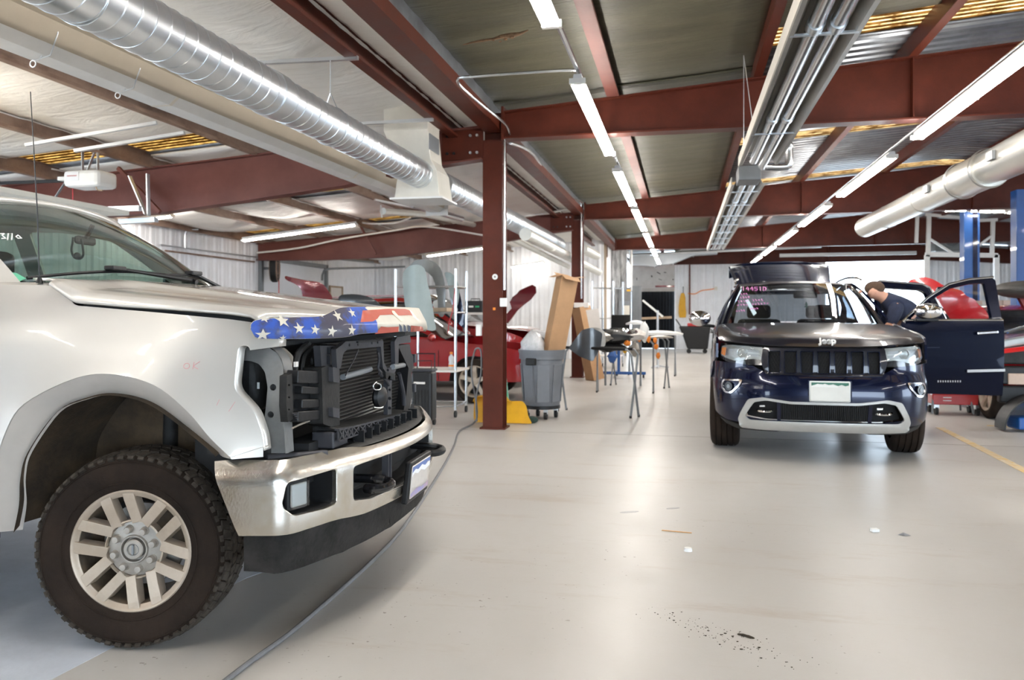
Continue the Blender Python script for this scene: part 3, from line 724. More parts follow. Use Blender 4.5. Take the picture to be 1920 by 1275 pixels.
# spiral duct ------------------------------------------------------
def duct(x, z, y0, y1, r, label, m='galv', pitch=.115, cap=True, dx=0):
    t = thing('spiral_duct', label, 'duct', (x, (y0+y1)/2, z-r))
    mb = MB(); mb.cyl((x, y0, z), (x+dx, y1, z), r, n=40, cap=cap); mb.build('duct_body', m, t, world=True, smooth=True)
    mb = MB(); n = int((y1-y0)/pitch); S = 28; pts = []
    for i in range(n*S+1):
        s = i/(n*S); a = 2*PI*i/S; pts.append((x+dx*s+(r+.0005)*math.cos(a), y0+(y1-y0)*s, z+(r+.0005)*math.sin(a)))
    mb.tube(pts, .0042, 4); mb.build('seam', m, t, world=True, smooth=True)
    return t
DX, DZ = -2.8, 2.86
t = duct(DX, DZ, -1.0, 5.05, .155, 'Large galvanised spiral duct overhead at upper left, near stretch')
MB().cyl((DX,5.02,DZ),(DX,5.16,DZ), .163, n=40).build('collar', 'galv', t, world=True, smooth=True)
t = duct(DX, DZ, 5.1, 8.72, .150, 'Galvanised spiral duct running into the white plenum box')
t2 = duct(DX+.02, DZ, 9.0, 17.2, .15, 'Galvanised spiral duct beyond the white plenum, passing behind the near column', dx=.15)
MB().sphere((DX+.17, 17.2, DZ), .147, 20).build('end_cap', 'galv', t2, world=True, smooth=True)
MB().cyl((DX+.16, 17.0, DZ),(DX+.16,17.1,DZ), .157, n=40).build('collar', 'galv', t2, world=True, smooth=True)
duct(-2.45, 2.62, 12.5, 24.0, .10, 'Thinner plain pipe duct below the spiral duct, right of the near column', 'duct_paint', 1.2)
_a, _b = pY(1092, 466, 18), pY(1118, 479, 22)
MBd = MB(); MBd.cyl(_a, _b, .12, n=24); tag(MBd.build('duct_pipe', 'duct_paint', smooth=True), 'Short pale duct end showing just right of the second column', 'duct')
# plenum box
t = thing('duct_plenum', 'White sheet metal plenum box dropping from the roof onto the spiral duct', 'duct', (DX, 8.85, DZ-.25))
def ringrect(cx, cy, z, w, d): return [Vector((cx-w/2, cy-d/2, z)), Vector((cx+w/2, cy-d/2, z)), Vector((cx+w/2, cy+d/2, z)), Vector((cx-w/2, cy+d/2, z))]
mb = MB(); mb.loft([ringrect(DX-.03, 8.55, 2.6, .52, .5), ringrect(DX-.03, 8.55, 2.9, .44, .46), ringrect(DX-.07, 8.5, 3.02, .40, .42), ringrect(DX-.12, 8.4, 3.32, .50, .42), ringrect(DX-.12, 8.4, 3.62, .50, .42)], cap=True)
mb.build('plenum_body', mat('creamy duct sheet', (.70,.67,.60), .4, .25, .1, 4), t, world=True, bevel=.004)
MB().box((DX-.03, 8.55, 2.6), (.60, .58, .02)).build('flange', 'white_metal', t, world=True)
MB().box((DX+.135, 8.4, 3.2), (.01, .34, .17)).build('damper_plate', 'greypaint', t, world=True)
def strut(a, b, label, m='galv', w=.035):
    mb = MB(); mb.bar(a, b, w, .03); return tag(mb.build('strut_channel', m), label, 'support')
strut((-3.55, 6.05, 3.42), (-2.56, 6.05, 3.40), 'Galvanised hanger channel crossing above the spiral duct, nearer one')
strut((-3.6, 7.85, 3.33), (-2.5, 7.85, 3.33), 'Galvanised hanger channel crossing by the top of the white plenum')
for k, y in enumerate((3.3, 6.05)):
    mb = MB(); mb.tube([(DX, y, 3.40), (DX, y, 3.13)], .004, 6)
    mb.tube([(DX+.158*math.cos(a), y, DZ+.158*math.sin(a)) for a in [PI/2+PI*2*i/32 for i in range(33)]], .004, 6)
    mb.tube([(DX, y, 3.13), (DX-.05, y, 3.0)], .004, 6); mb.tube([(DX, y, 3.13), (DX+.06, y, 3.0)], .004, 6)
    tag(mb.build('wire_hanger', 'galv', smooth=True), ['Wire hanger looped round the spiral duct near the top edge', 'Wire hanger looped round the middle of the spiral duct'][k], 'hanger')

# long white heater hood, left wing
HX, HZ = -3.72, 2.86
t = thing('heater_hood', 'Long white folded sheet hood of the tube heater running beside the spiral duct', 'heater', (HX, 5, HZ))
prof = [(-.10, 0), (.05, 0), (.115, .055), (.12, .17), (-.13, .17), (-.13, .16)]
mb = MB(); y0, y1 = -2.0, 11.2
mb.prism(prof, y0, y1, lambda p, s: Vector((HX+p[0]+(s-5)*.035*.9, s, HZ+p[1]-(s-5)*.004))); mb.build('hood_body', 'white_metal', t, world=True)
mb = MB(); mb.prism([(.117,.053),(.175,.175),(.215,.185),(.215,.192),(.165,.192),(.112,.06)], y0, y1, lambda p, s: Vector((HX+p[0]+(s-5)*.0315, s, HZ+p[1]-(s-5)*.004))); mb.build('side_shield', mat('tan sheet', (.50,.44,.35), .5, .1, .08, 4), t, world=True)  # side face of the hood; its shade and warm reflections painted in as tan
for y in (1.9, 5.2, 8.3): 
    mb = MB(); mb.prism([(p[0]*1.02, p[1]*1.02-.002) for p in prof], y-.015, y+.015, lambda p, s: Vector((HX+p[0]+(s-5)*.0315, s, HZ+p[1]-(s-5)*.004))); mb.build('seam_band', 'cream', t, world=True)
MB().box((HX+.2, 11.23, HZ+.05), (.34, .02, .25)).build('end_plate', 'white_metal', t, world=True)
MB().cyl((HX+.03+(-.1), 10.9, HZ+.05), (HX+.25, 12.4, HZ+.02), .05, n=16).build('heater_tube', 'galv', t, world=True, smooth=True)
for k, y in enumerate((4.05, 4.75)):
    mb = MB(); x = HX+(y-5)*.0315; mb.tube([(x+.16, y, 3.2), (x+.15, y, HZ+.12), (x+.1, y, HZ-.002), (x-.02, y, HZ-.03)], .004, 6); mb.tube([(x+.11, y, HZ+.07), (x+.0, y+.02, HZ-.02)], .004, 6)
    mb.tube([(x-.02+.02*math.cos(a), y, HZ-.045+.02*math.sin(a)) for a in [2*PI*i/12 for i in range(13)]], .004, 5)
    tag(mb.build('wire_hook', 'galv', smooth=True), ['Wire hook hanging on the white heater hood, nearer one', 'Wire hook hanging on the white heater hood, farther one'][k], 'hanger')
# second thin white channel + pale pipe in left wing
strut(pY(702,375,12.5), pY(855,405,13.4), 'White channel end sticking out below the plenum', 'white_metal', .09)
conduit([pY(718,396,12.5), pY(800,402,14.5), pY(905,425,17.5)], .06, 'Pale horizontal flue pipe running behind the near column', 'duct_paint', 'pipe', 'flue_pipe')
conduit([pY(945,440,17.9), pY(1066,500,22.5)], .07, 'Pale flue pipe running from the near column down to the far wall', 'duct_paint', 'pipe', 'flue_pipe')
conduit([pY(714,385,12.5), pY(716,408,12.5)], .012, 'Short hanger rod below the white channel', 'white', 'hanger', 'hanger_rod')

# right hand radiant tube heater -----------------------------------
GX, GZ = .80, 2.99
M['reflector'] = mat('heater reflector sheet', (.46,.44,.40), .35, .7, .15, 4, rvar=.1)
def heater(y0, y1, label, ladder):
    t = thing('tube_heater', label, 'heater', (GX, (y0+y1)/2, GZ))
    w = .17; rp = [(-w-.03, -.045), (-w, -.045), (-.10, .10), (.10, .10), (w, -.045), (w+.03, -.045)]
    o = [(p[0], p[1]+.006) for p in reversed(rp)]
    mb = MB(); mb.prism(rp+o, y0, y1, lambda p, s: Vector((GX+p[0], s, GZ+p[1]))); mb.build('reflector', 'reflector', t, world=True)
    mb = MB(); mb.prism([(-w-.04, -.055), (-w-.03, -.055), (-w-.03, .05), (-w-.04, .05)], y0, y1, lambda p, s: Vector((GX+p[0], s, GZ+p[1]))); mb.build('side_flange', 'cream', t, world=True)
    for sx in (-.055, .065): 
        MB().cyl((GX+sx, y0+.1, GZ), (GX+sx, y1-.05, GZ), .045, n=20).build('heater_tube', 'galv_pipe', t, world=True, smooth=True)
        for y in [y0+1.6+2.2*k for k in range(int((y1-y0-1)/2.2))]: MB().cyl((GX+sx, y, GZ), (GX+sx, y+.1, GZ), .052, n=20).build('coupling', 'galv', t, world=True, smooth=True)
    for y in [y0+ladder*(k+.5) for k in range(int((y1-y0)/ladder))]:
        MB().box((GX, y, GZ-.04), (2*w+.04, .03 if ladder > 1.5 else .06, .012)).build('cross_bracket', 'galv', t, world=True)
    return t
heater(1.0, 9.0, 'Long tube heater with grey reflector overhead right of centre, nearer unit', 2.6)
heater(10.3, 20.5, 'Long tube heater with grey reflector and cross brackets, farther unit', 1.3)
mb = MB(); p = Vector((GX+.0, 8.9, GZ)); mb.tube(spline([(GX+.065, 8.9, GZ), (GX+.065, 9.25, GZ), (GX+.1, 9.35, GZ), (GX+.30, 9.4, GZ), (GX+.36, 9.4, GZ+.03), (GX+.36, 9.4, GZ+.2), (GX+.34, 9.38, GZ+.25), (GX+.15, 9.38, GZ+.28)], 6), .045, 14)
tag(mb.build('flue_elbow', 'galv_pipe', smooth=True), 'Bent flue pipe at the end of the nearer tube heater', 'pipe')
tag(MB().box((GX-.02, 10.1, GZ+.03), (.26, .45, .17)).build('burner_box', 'greypaint', bevel=.01), 'Grey burner box between the two tube heaters', 'heater')
for k, (y, dxx) in enumerate(((8.2, -.21), (4.5, -.21))):
    mb = MB(); mb.tube([(GX+dxx, y, deck_z(GX)-.2), (GX+dxx, y, GZ+.02)], .004, 5); mb.tube([(GX+dxx+.0, y, deck_z(GX)-.2), (GX+dxx+.1, y, GZ+.1)], .004, 5)
    tag(mb.build('hanger_wire', 'galv'), ['Hanger wires holding the near tube heater at the beam', 'Hanger wires holding the near tube heater, close to the top edge'][k], 'hanger')
# right hand duct ---------------------------------------------------
M['duct_right'] = mat('pale galvanised duct', (.58,.57,.53), .30, .75, .05, 3)
t = thing('round_duct', 'Pale round duct running diagonally at the right edge under the roof', 'duct', (3.3, 11, 2.7))
MB().cyl((3.28, 8.0, 2.93), (3.25, 15.6, 2.93), .175, n=40).build('duct_body', 'duct_right', t, world=True, smooth=True)
MB().sphere((3.25, 15.6, 2.93), .17, 24, (1,.35,1)).build('end_cap', 'duct_right', t, world=True, smooth=True)
MB().cyl((3.28, 9.6, 2.93), (3.28, 10.5, 2.93), .205, n=40).build('sleeve', 'duct_right', t, world=True, smooth=True)
mb = MB(); mb.cyl((3.30, 2.0, 2.93), (3.28, 9.3, 2.93), .225, .19, n=40); mb.build('duct_reducer', 'duct_right', t, world=True, smooth=True)
for y in (8.1, 9.62, 10.45, 12.0, 14.0): MB().lathe([(.21 if y<11 else .176, -.015), (.222 if y<11 else .186, 0), (.21 if y<11 else .176, .015)], (3.27, y, 2.93), (0,1,0), 40).build('seam_ring', 'duct_right', t, world=True, smooth=True)
for y in (9.0, 11.2): MB().box((3.07, y, 2.95), (.03, .18, .09), rz=0).build('grille', 'greypaint', t, world=True)
# small rectangular duct at the far end of the middle
t = thing('box_duct', 'Silver rectangular duct with a kink above the dark roller shutter', 'duct', pY(1250, 500, 31))
pts = [pY(1180,486,31), pY(1228,490,31), pY(1262,484,31), pY(1300,469,31), pY(1345,466,31)]
mb = MB(); mb.loft([[Vector((p.x, 30.8, p.z+.2)), Vector((p.x, 30.8, p.z-.2)), Vector((p.x, 31.4, p.z-.2)), Vector((p.x, 31.4, p.z+.2))] for p in pts], cap=True); mb.build('duct_body', 'galv', t, world=True)
for p in pts[1:4]: MB().box((p.x, 31.1, p.z), (.05, .66, .46)).build('joint_flange', 'galv', t, world=True)
conduit([pY(1180,478,30.5), pY(1310,472,30.5), pY(1540,462,30.5)], .05, 'Pale horizontal pipe along the top of the back wall', 'galv', 'pipe', 'pipe')
# ================================================================= PICKUP TRUCK
PSI = math.radians(9.4); TO = (-1.372, 4.098)
TX, TY = TO[0]*cA-TO[1]*sA, TO[0]*sA+TO[1]*cA
truck = thing('pickup_truck', 'Champagne silver crew cab pickup truck with its grille and headlight removed, chrome bumper', 'pickup truck', (TX, TY, 0), YAW-PSI)
Fx, Fz, Lx, Lz = math.cos(PSI), -math.sin(PSI), math.sin(PSI), math.cos(PSI)
def trk(u, v, y=None, x=None):
    a = (u-960)/FPX; b = (592-v)/FPX
    if y is not None: t = (y+TO[0]*Lx+TO[1]*Lz)/(a*Lx+Lz)
    else: t = (x+TO[0]*Fx+TO[1]*Fz)/(a*Fx+Fz)
    p = (t*a-TO[0], t-TO[1]); return (p[0]*Fx+p[1]*Fz, p[0]*Lx+p[1]*Lz, H+b*t)
def onsurf(u, v, fx, lo=-1.05, hi=.6):
    """where the ray meets the front surface x = fx(y, z)"""
    best = None; y = lo
    while y < hi:
        p = trk(u, v, y=y); e = abs(p[0]-fx(p[1], p[2]))
        if best is None or e < best[0]-1e-6: best = (e, p)
        y += .004
    return best[1][1], best[1][2]
def join(objs, name, parent, label=None):
    dg = bpy.context.evaluated_depsgraph_get(); me = bpy.data.meshes.new(name); vs = []; fs = []; mi = []; sm = []; mats = []
    base = objs[0].location.copy()
    for o in objs:
        m = o.evaluated_get(dg).to_mesh(); k = len(vs); vs += [tuple(v.co) for v in m.vertices]
        mt = o.data.materials[0]
        if mt not in mats: mats.append(mt)
        for p in m.polygons: fs.append(tuple(i+k for i in p.vertices)); mi.append(mats.index(mt)); sm.append(p.use_smooth)
        o.evaluated_get(dg).to_mesh_clear()
    me.from_pydata(vs, [], fs)
    for m in mats: me.materials.append(m)
    for p, a, s in zip(me.polygons, mi, sm): p.material_index = a; p.use_smooth = s
    for o in objs: bpy.data.objects.remove(o)
    o = bpy.data.objects.new(name, me); C.objects.link(o); o.parent = parent
    if label: o['label'] = label
    return o
T = truck
gap = [(-.66,1.452),(-.40,1.449),(-.325,1.442),(-.225,1.370),(-.205,1.364),(-.10,1.356),(.18,1.334),(.45,1.310),(.578,1.292),(.72,1.27)]
gz = lambda x: interp(gap, x)
flo = spline([(-.60,.45),(-.575,.58),(-.517,.70),(-.457,.86),(-.373,.975),(-.161,1.075),(0,1.096),(.182,1.057),(.316,.960),(.404,.860),(.470,.795),(.485,.778)], 5)
fli = spline([(-.47,.45),(-.445,.56),(-.438,.67),(-.405,.775),(-.278,.935),(-.15,.99),(-.046,1.008),(.08,.99),(.182,.944),(.338,.835),(.395,.790),(.404,.780)], 5)
def sidey(x, z):
    y = interp([(.4,.985),(.6,1.0),(.9,1.008),(1.12,1.005),(1.22,.995),(1.30,.975),(1.38,.945),(1.46,.905)], z)
    if x > .15: y -= .05*((x-.15)/.45)**2
    d = min(segd((x, z), a, b) for a, b in zip(flo, flo[1:]))
    y += .035*max(0, 1-d/.22)**2
    return y
fender = [(x, gz(x)-.004) for x in [-.635,-.58,-.52,-.46,-.40,-.36,-.325,-.275,-.225,-.205,-.16,-.10,-.04,.02,.08,.14,.2,.26,.32,.38,.44,.49,.535,.56]]+[(.575,1.285),(.612,1.268),(.632,1.245),(.64,1.225),(.64,1.203)]
fender += rc([(.53,1.206),(.488,1.203),(.477,1.04),(.555,.955),(.588,.86),(.594,.79)], .03)
fender += [(.590,.782)]+[p for p in reversed(flo) if p[0] > -.59]+[(-.60,.5),(-.635,.8)]
for s, nm in ((-1, 'near side'), (1, 'far side')):
    o = panel('fender', fender, [], lambda x, z, s=s: (x, s*sidey(x, z), z), .03, 'silver', T, thick=.006, off=1 if s > 0 else -1)
    # turned-in flange along the headlamp opening
    e = [p for p in fender[23:] if p[0] > .47 and p[1] > .782][:40]
    mb = MB(); mb.loft([[Vector((p[0], s*sidey(*p), p[1])), Vector((p[0]+.012, s*(sidey(*p)-.035), p[1]-(.0 if p[1] > 1.15 else -.004)))] for p in e], closed=False)
    mb.build('fender_flange', 'silver', o, smooth=True).modifiers.new('t', 'SOLIDIFY').thickness = .003
    def fmap(x, z, s=s):
        y = sidey(x, z); di = min(segd((x, z), a, b) for a, b in zip(fli, fli[1:])); do = min(segd((x, z), a, b) for a, b in zip(flo, flo[1:]))
        k = do/(di+do+1e-6); yo = y
        return (x, s*(yo-.004-.055*k**1.3), z)
    fl = [p for p in flo]+[p for p in reversed(fli)]
    panel('wheel_arch_flare', fl, [], fmap, .022, 'flare', T, thick=.008, off=1 if s > 0 else -1)
    # wheel well liner
    mb = MB(); pts = fli
    c_ = [(p[0]*1.0, p[1]) for p in pts]
    mb.loft([[Vector((p[0], s*.985, p[1])), Vector((p[0]*1.02, s*.93, p[1]+.025)), Vector((p[0]*.98, s*.55, p[1]+.02)), Vector((p[0]*.95, s*.5, .45)) ] for p in c_], closed=False)
    mb.build('wheel_well_liner', 'liner', T, smooth=True)
    MB().box((-.05, s*.50, .62), (1.0, .02, .75)).build('inner_well_wall', 'dark', T)
0 and panel('wheel_well_trim', [(-.47,.47),(-.50,.62),(-.46,.62),(-.44,.47)], [], lambda x, z: (x, -.975, z), .05, 'liner', T, thick=.02)
# suspension seen in the well
mb = MB()
for k in range(60): pass
mb.tube([(.16+.05*math.cos(a*.9), -.52+.05*math.sin(a*.9), .62+.006*a) for a in range(0, 50)], .011, 6)
mb.build('coil_spring', 'black_dusty', T, smooth=True)
MB().cyl((-.1,-.5,.4), (-.05,-.56,.98), .032, n=14).build('shock_absorber', 'black_dusty', T, smooth=True)
MB().cyl((0,-.75,.389), (0,.75,.389), .05, n=16).build('front_axle', 'black_dusty', T, smooth=True)
MB().tube(spline([(.25,-.6,.95),(.28,-.62,.8),(.2,-.66,.72),(.12,-.7,.62),(.05,-.72,.5)], 5), .012, 8).build('brake_hose', 'black', T, smooth=True)
MB().box((-2.5, 0, .56), (5.6, .9, .16)).build('chassis_frame', 'black_dusty', T, bevel=.02)
# writing on the near fender
red = mat('faded red wax pencil', (.62,.30,.30), .6)
def onfender(pts, name, r=.0016):
    mb = MB(); P = []
    for (u, v) in pts:
        p = trk(u, v, y=-1.0); P.append((p[0], -(sidey(p[0], p[2])+.0012), p[2]))
    mb.tube(spline(P, 4) if len(P) > 2 else P, r, 5); return mb.build(name, red, T, smooth=True)
def o_(cu, cv, a, b): return [(cu+a*math.cos(t*PI/5), cv+b*math.sin(t*PI/5)) for t in range(11)]
onfender(o_(352, 686, 5, 5), 'wax_pencil_letter', .0013); onfender([(364,679),(363,692)], 'wax_pencil_letter', .0013); onfender([(374,678),(364,686),(372,692)], 'wax_pencil_letter', .0013)
onfender([(411,749),(407,760)], 'wax_pencil_mark', .001); onfender([(437,754),(427,772)], 'wax_pencil_mark', .001)

# hood -------------------------------------------------------------
ctr = smoothtab([(-.62,1.50),(-.35,1.488),(-.14,1.466),(.3,1.412),(.69,1.362),(.80,1.335),(.90,1.29)], 6)
fh = lambda y: .87-.30*y*y
def hoodz(x, y):
    e = gz(x)+.010+.012*max(0, min(1, (x-.0)/.5)); c = interp(ctr, x); a = abs(y)
    sh = interp([(0,1),(.3,.985),(.46,.95),(.52,.80),(.60,.66),(.80,.58),(.88,.52),(.93,.40),(.955,.18),(.966,0)], a)
    return e+(c-e)*sh
mb = MB(); rings = []
ys = [i/40*.966 for i in range(-40, 41)]; ys = sorted(set([round(y, 4) for y in ys]+[-.93,-.945,-.955,.93,.945,.955]))
for i in range(41):
    t = i/40; ring = []
    for y in ys:
        xb = -.36-.17*(abs(y)/.95)**2 if abs(y) < .9 else -.50; 
        xb = -.50 if abs(y) > .80 else xb
        if abs(y) > .86: xb = -.50+min(1, (abs(y)-.86)/.05)*.175
        x = xb+(fh(y)-.01-xb)*t; ring.append(Vector((x, y, hoodz(x, y)-.02*max(0, (t-.96)/.04))))
    rings.append(ring)
mb.loft(rings, closed=False); o = mb.build('hood', 'silver', T, smooth=True, ang=50); s = o.modifiers.new('t', 'SOLIDIFY'); s.thickness = .012; s.offset = -1
# dark seal band below the hood edge
for s in (-1, 1):
    mb = MB(); mb.loft([[Vector((x, s*.93, gz(x)+.02)), Vector((x, s*.92, gz(x)-.06))] for x in [-.20+i*.05 for i in range(16)]], closed=False); mb.build('hood_seal', 'dark', T)
    mb = MB(); mb.loft([[Vector((x, s*(sidey(x, gz(x)-.004)), gz(x)-.006)), Vector((x, s*.885, gz(x)+.008)), Vector((x, s*.80, 1.462))] for x in [-.62,-.56,-.50,-.44,-.38,-.335]], closed=False); o = mb.build('fender_top', 'silver', T, smooth=True); thicken(o.data, .005)
MB().box((.12,0,1.21), (.95,1.7,.02)).build('engine_bay_cover', 'dark', T)
# hood deflector with flag print -----------------------------------
def fd(y, z): return fh(y)+.035-.55*max(0, z-1.275)-.25*max(0, 1.25-z)-.02*(1 if abs(y) > .93 else 0)*(abs(y)-.93)/.05
top_ = [(-1.015,1.272),(-1.005,1.293),(-.975,1.307),(-.86,1.315),(-.74,1.318),(-.68,1.332),(-.62,1.350),(-.55,1.358),(-.3,1.362)]
bot_ = [(-1.005,1.245),(-.975,1.232),(-.8,1.228),(-.62,1.230),(-.52,1.242),(-.3,1.246)]
ol = spline(top_, 4)+spline([(-y, z) for y, z in reversed(top_)], 4)+spline([(-y, z) for y, z in bot_], 4)+spline(list(reversed(bot_)), 4)
M['flag_cream'] = mat('cream print', (.54,.50,.42), .5, 0, .14, 6, coat=.15)
M['flag_red'] = mat('red print', (.42,.075,.045), .5, 0, .25, 5, coat=.15)
M['flag_blue'] = mat('blue print', (.034,.030,.052), .5, 0, col2=(.010,.06,.33), nscale=5.5, coat=.15)
_cr = [n for n in M['flag_blue'].node_tree.nodes if n.type == 'VALTORGB'][0]; _cr.color_ramp.elements[0].position = .40; _cr.color_ramp.elements[1].position = .50
M['flag_dark'] = mat('dark stripe print', (.05,.06,.09), .5)
fm = lambda d: (lambda y, z: (fd(y, z)+d, y, z))
P = [panel('d', ol, [], fm(0), .03, 'flag_cream', T, thick=.004)]
clipx = -.405
bl = [p for p in ol if p[0] < clipx]; i0 = [i for i in range(len(ol)) if ol[i][0] < clipx]
tp = [p for p in spline(top_, 4) if p[0] < clipx]; bt = [p for p in spline(list(reversed(bot_)), 4) if p[0] < clipx]
blue = [(p[0]+.0, p[1]-.001) for p in tp]+[(-.44,1.355),(-.40,1.33),(-.41,1.246)]+[(p[0], p[1]+.001) for p in bt]
P.append(panel('d', blue, [], fm(.0014), .03, 'flag_blue', T, thick=0))
def star(cy, cz, r, rot):
    pts = [(cy+(r if k % 2 == 0 else r*.40)*math.sin(rot+PI*k/5), cz+(r if k % 2 == 0 else r*.40)*math.cos(rot+PI*k/5)) for k in range(10)]
    pts = [p for p in pts]; return [(y, z) for y, z in pts]
def S2(x, y): return onsurf(460+x/5.647, 570+y/5.647, lambda yy, zz: fd(yy, zz))
for (x, y, r, rot) in ((390,175,.030,.1),(188,325,.024,.0),(568,258,.026,.0),(735,272,.024,.15),(970,125,.027,-.1),(1125,93,.023,.05),(915,290,.027,.2),(1128,278,.026,.1),(805,122,.010,.2),(395,360,.014,0),(195,158,.015,.4)):
    c = S2(x, y); P.append(panel('d', star(max(-.985, c[0]), min(c[1], 1.335), r*.95, rot), [], fm(.0024), .01, 'flag_cream', T, thick=0))
red1 = [(1235,68),(1330,62),(1500,50),(1690,52),(1745,68),(1790,125),(1730,118),(1640,122),(1540,112),(1420,118),(1395,155),(1345,185),(1215,192)]
red2 = [(1435,238),(1500,246),(1622,240),(1618,296),(1500,306),(1365,318),(1410,275)]
red3 = [(1752,228),(1868,240),(1885,285),(1748,296)]
for rr in (red1, red2, red3): P.append(panel('d', [S2(*p) for p in rr], [], fm(.0016), .03, 'flag_red', T, thick=0))
for k in range(3): P.append(panel('d', [S2(*p) for p in [(1625+k*45,208+k*6),(1650+k*45,235),(1662+k*42,293),(1632+k*42,295)]], [], fm(.002), .03, 'flag_dark', T, thick=0))
P.append(panel('d', [S2(*p) for p in [(1545,70),(1570,72),(1665,180),(1650,186),(1600,140),(1550,95)]], [], fm(.0026), .03, mat('feather print', (.78,.66,.45), .5), T, thick=0))
join(P, 'hood_deflector', T, label='hood deflector printed with a waving flag, white stars on blue, red and white stripes')

# chrome bumper ----------------------------------------------------
plan = [(.91-.225*y*y, y) for y in [-.0-.05*k for k in range(0, 19)]]+[(.712,-.945),(.690,-.975),(.655,-.995),(.60,-1.005),(.50,-1.018),(.405,-1.03)]
arcl = [0]
for a, b in zip(plan, plan[1:]): arcl.append(arcl[-1]+math.hypot(a[0]-b[0], a[1]-b[1]))
SE = arcl[-1]
def pl(s):
    sg = -1 if s < 0 else 1; s = abs(s)
    for i in range(len(plan)-1):
        if s <= arcl[i+1] or i == len(plan)-2:
            t = (s-arcl[i])/(arcl[i+1]-arcl[i]); a, b = plan[i], plan[i+1]; x = a[0]+(b[0]-a[0])*t; y = a[1]+(b[1]-a[1])*t
            dx, dy = b[0]-a[0], b[1]-a[1]; L = math.hypot(dx, dy); nx, ny = -dy/L, dx/L
            return x, y*sg*1, nx, ny*sg   # s>0 is the near side (y<0)
def s_of(y):
    y = -y; sg = 1 if y > 0 else -1
    lo, hi = 0, SE
    for _ in range(40):
        m_ = (lo+hi)/2
        if abs(pl(m_)[1]) < abs(y): lo = m_
        else: hi = m_
    return sg*lo
def inset(z): return interp([(.44,.03),(.475,.012),(.50,0),(.70,0),(.722,.010),(.745,.030),(.765,.05),(.79,.085)], z)
def bmap(s, z, d=0):
    x, y, nx, ny = pl(s); k = inset(z)-d; return (x-nx*k, y-ny*k, z)
ztop = lambda s: interp([(0,.748),(.5,.748),(.62,.765),(1.4,.768)], abs(s))
zbot = lambda s: interp([(0,.470),(.55,.470),(.75,.492),(1.3,.49)], abs(s))
N_ = 40; up = [(SE*(-1+2*i/N_), ztop(SE*(-1+2*i/N_))) for i in range(N_+1)]; up[0] = (-SE, .762); up[-1] = (SE, .762)
dn = [(q, zbot(q)) for q in [(SE-.11)*(1-2*i/N_) for i in range(N_+1)]]
def hole(y0, y1, pts, r=.02): return rc([(s_of(y), z) for y, z in pts], r)
h1 = hole(0,0,[(-.975,.690),(-.735,.700),(-.735,.560),(-.80,.553),(-.955,.560),(-.985,.60)]); h2 = [(-s, z) for s, z in h1]
h3 = rc([(s_of(-.63),.688),(s_of(-.5),.694),(s_of(.5),.694),(s_of(.63),.688),(s_of(.63),.548),(s_of(.5),.530),(s_of(.18),.524),(s_of(-.18),.524),(s_of(-.5),.530),(s_of(-.63),.548)], .02)
o = panel('front_bumper', up+dn, [h1, h2, h3], lambda s, z: bmap(s, z), .025, 'chrome_dirty', T, thick=.004, ang=30, label='chrome steel front bumper with road film and openings for fog lamp and tow hooks')
b_ = o.modifiers.new('bv', 'BEVEL'); b_.width = .002; b_.limit_method = 'ANGLE'
# recessed rims of the openings + black inner boxes
for hh, nm in ((h1, 'fog_lamp_recess'), (h2, 'fog_lamp_recess'), (h3, 'lower_opening_recess')):
    mb = MB(); mb.loft([[Vector(bmap(s, z, .001)), Vector(bmap(s, z, -.02))] for s, z in hh+[hh[0]]], closed=False); mb.build('opening_lip', 'chrome_dirty', o, smooth=True, ang=60)
    cs = sum(s for s, z in hh)/len(hh); cz = sum(z for s, z in hh)/len(hh)
    mb = MB(); mb.loft([[Vector(bmap(s, z, -.018)), Vector(bmap(cs+(s-cs)*.97, cz+(z-cz)*.92, -.14))] for s, z in hh+[hh[0]]], closed=False)
    k = [Vector(bmap(cs+(s-cs)*.97, cz+(z-cz)*.92, -.14)) for s, z in hh]; cc = sum(k, Vector())/len(k)
    mb.add(k+[cc], [(i, (i+1) % len(k), len(k)) for i in range(len(k))]); mb.build(nm, 'dark', T)
# fog lamp
for sg in (-1, 1):
    s = s_of(-.905)*(-sg); x, y, nx, ny = pl(s); c0 = Vector((x-nx*.045, y-ny*.045, .628)); d = Vector((nx, ny, 0)); side = Vector((-ny, nx, 0))
    f_ = MB().box(c0-d*.03, (.09,.115,.120), rz=math.atan2(ny, nx)).build('fog_lamp', 'black', T, bevel=.01)
    MB().box(c0+d*.018, (.012,.085,.09), rz=math.atan2(ny, nx)).build('reflector', 'satin_silver', f_, bevel=.01)
    MB().box(c0+d*.03, (.006,.095,.10), rz=math.atan2(ny, nx)).build('lens', 'glass_clear', f_, bevel=.01)
# tow hooks
for sg in (-1, 1):
    y = sg*.45; x = .905-.225*y*y
    mb = MB(); mb.tube(spline([(x-.16, y+.02, .60), (x-.03, y+.02, .60), (x+.035, y+.03, .592), (x+.07, y+.0, .585), (x+.06, y-.045, .578), (x+.01, y-.06, .572), (x-.03, y-.045, .570)], 5), [.02]*31, 10)
    mb.build('tow_hook', 'black_gloss' if sg < 0 else 'black', T, smooth=True)
MB().box((.72,.0,.61), (.05,1.3,.13)).build('crossmember', 'dark', T, bevel=.01)
for y in (-.28, -.32): MB().box((.86, y, .62), (.03, .012, .16)).build('opening_strut', 'grey_plastic', T)
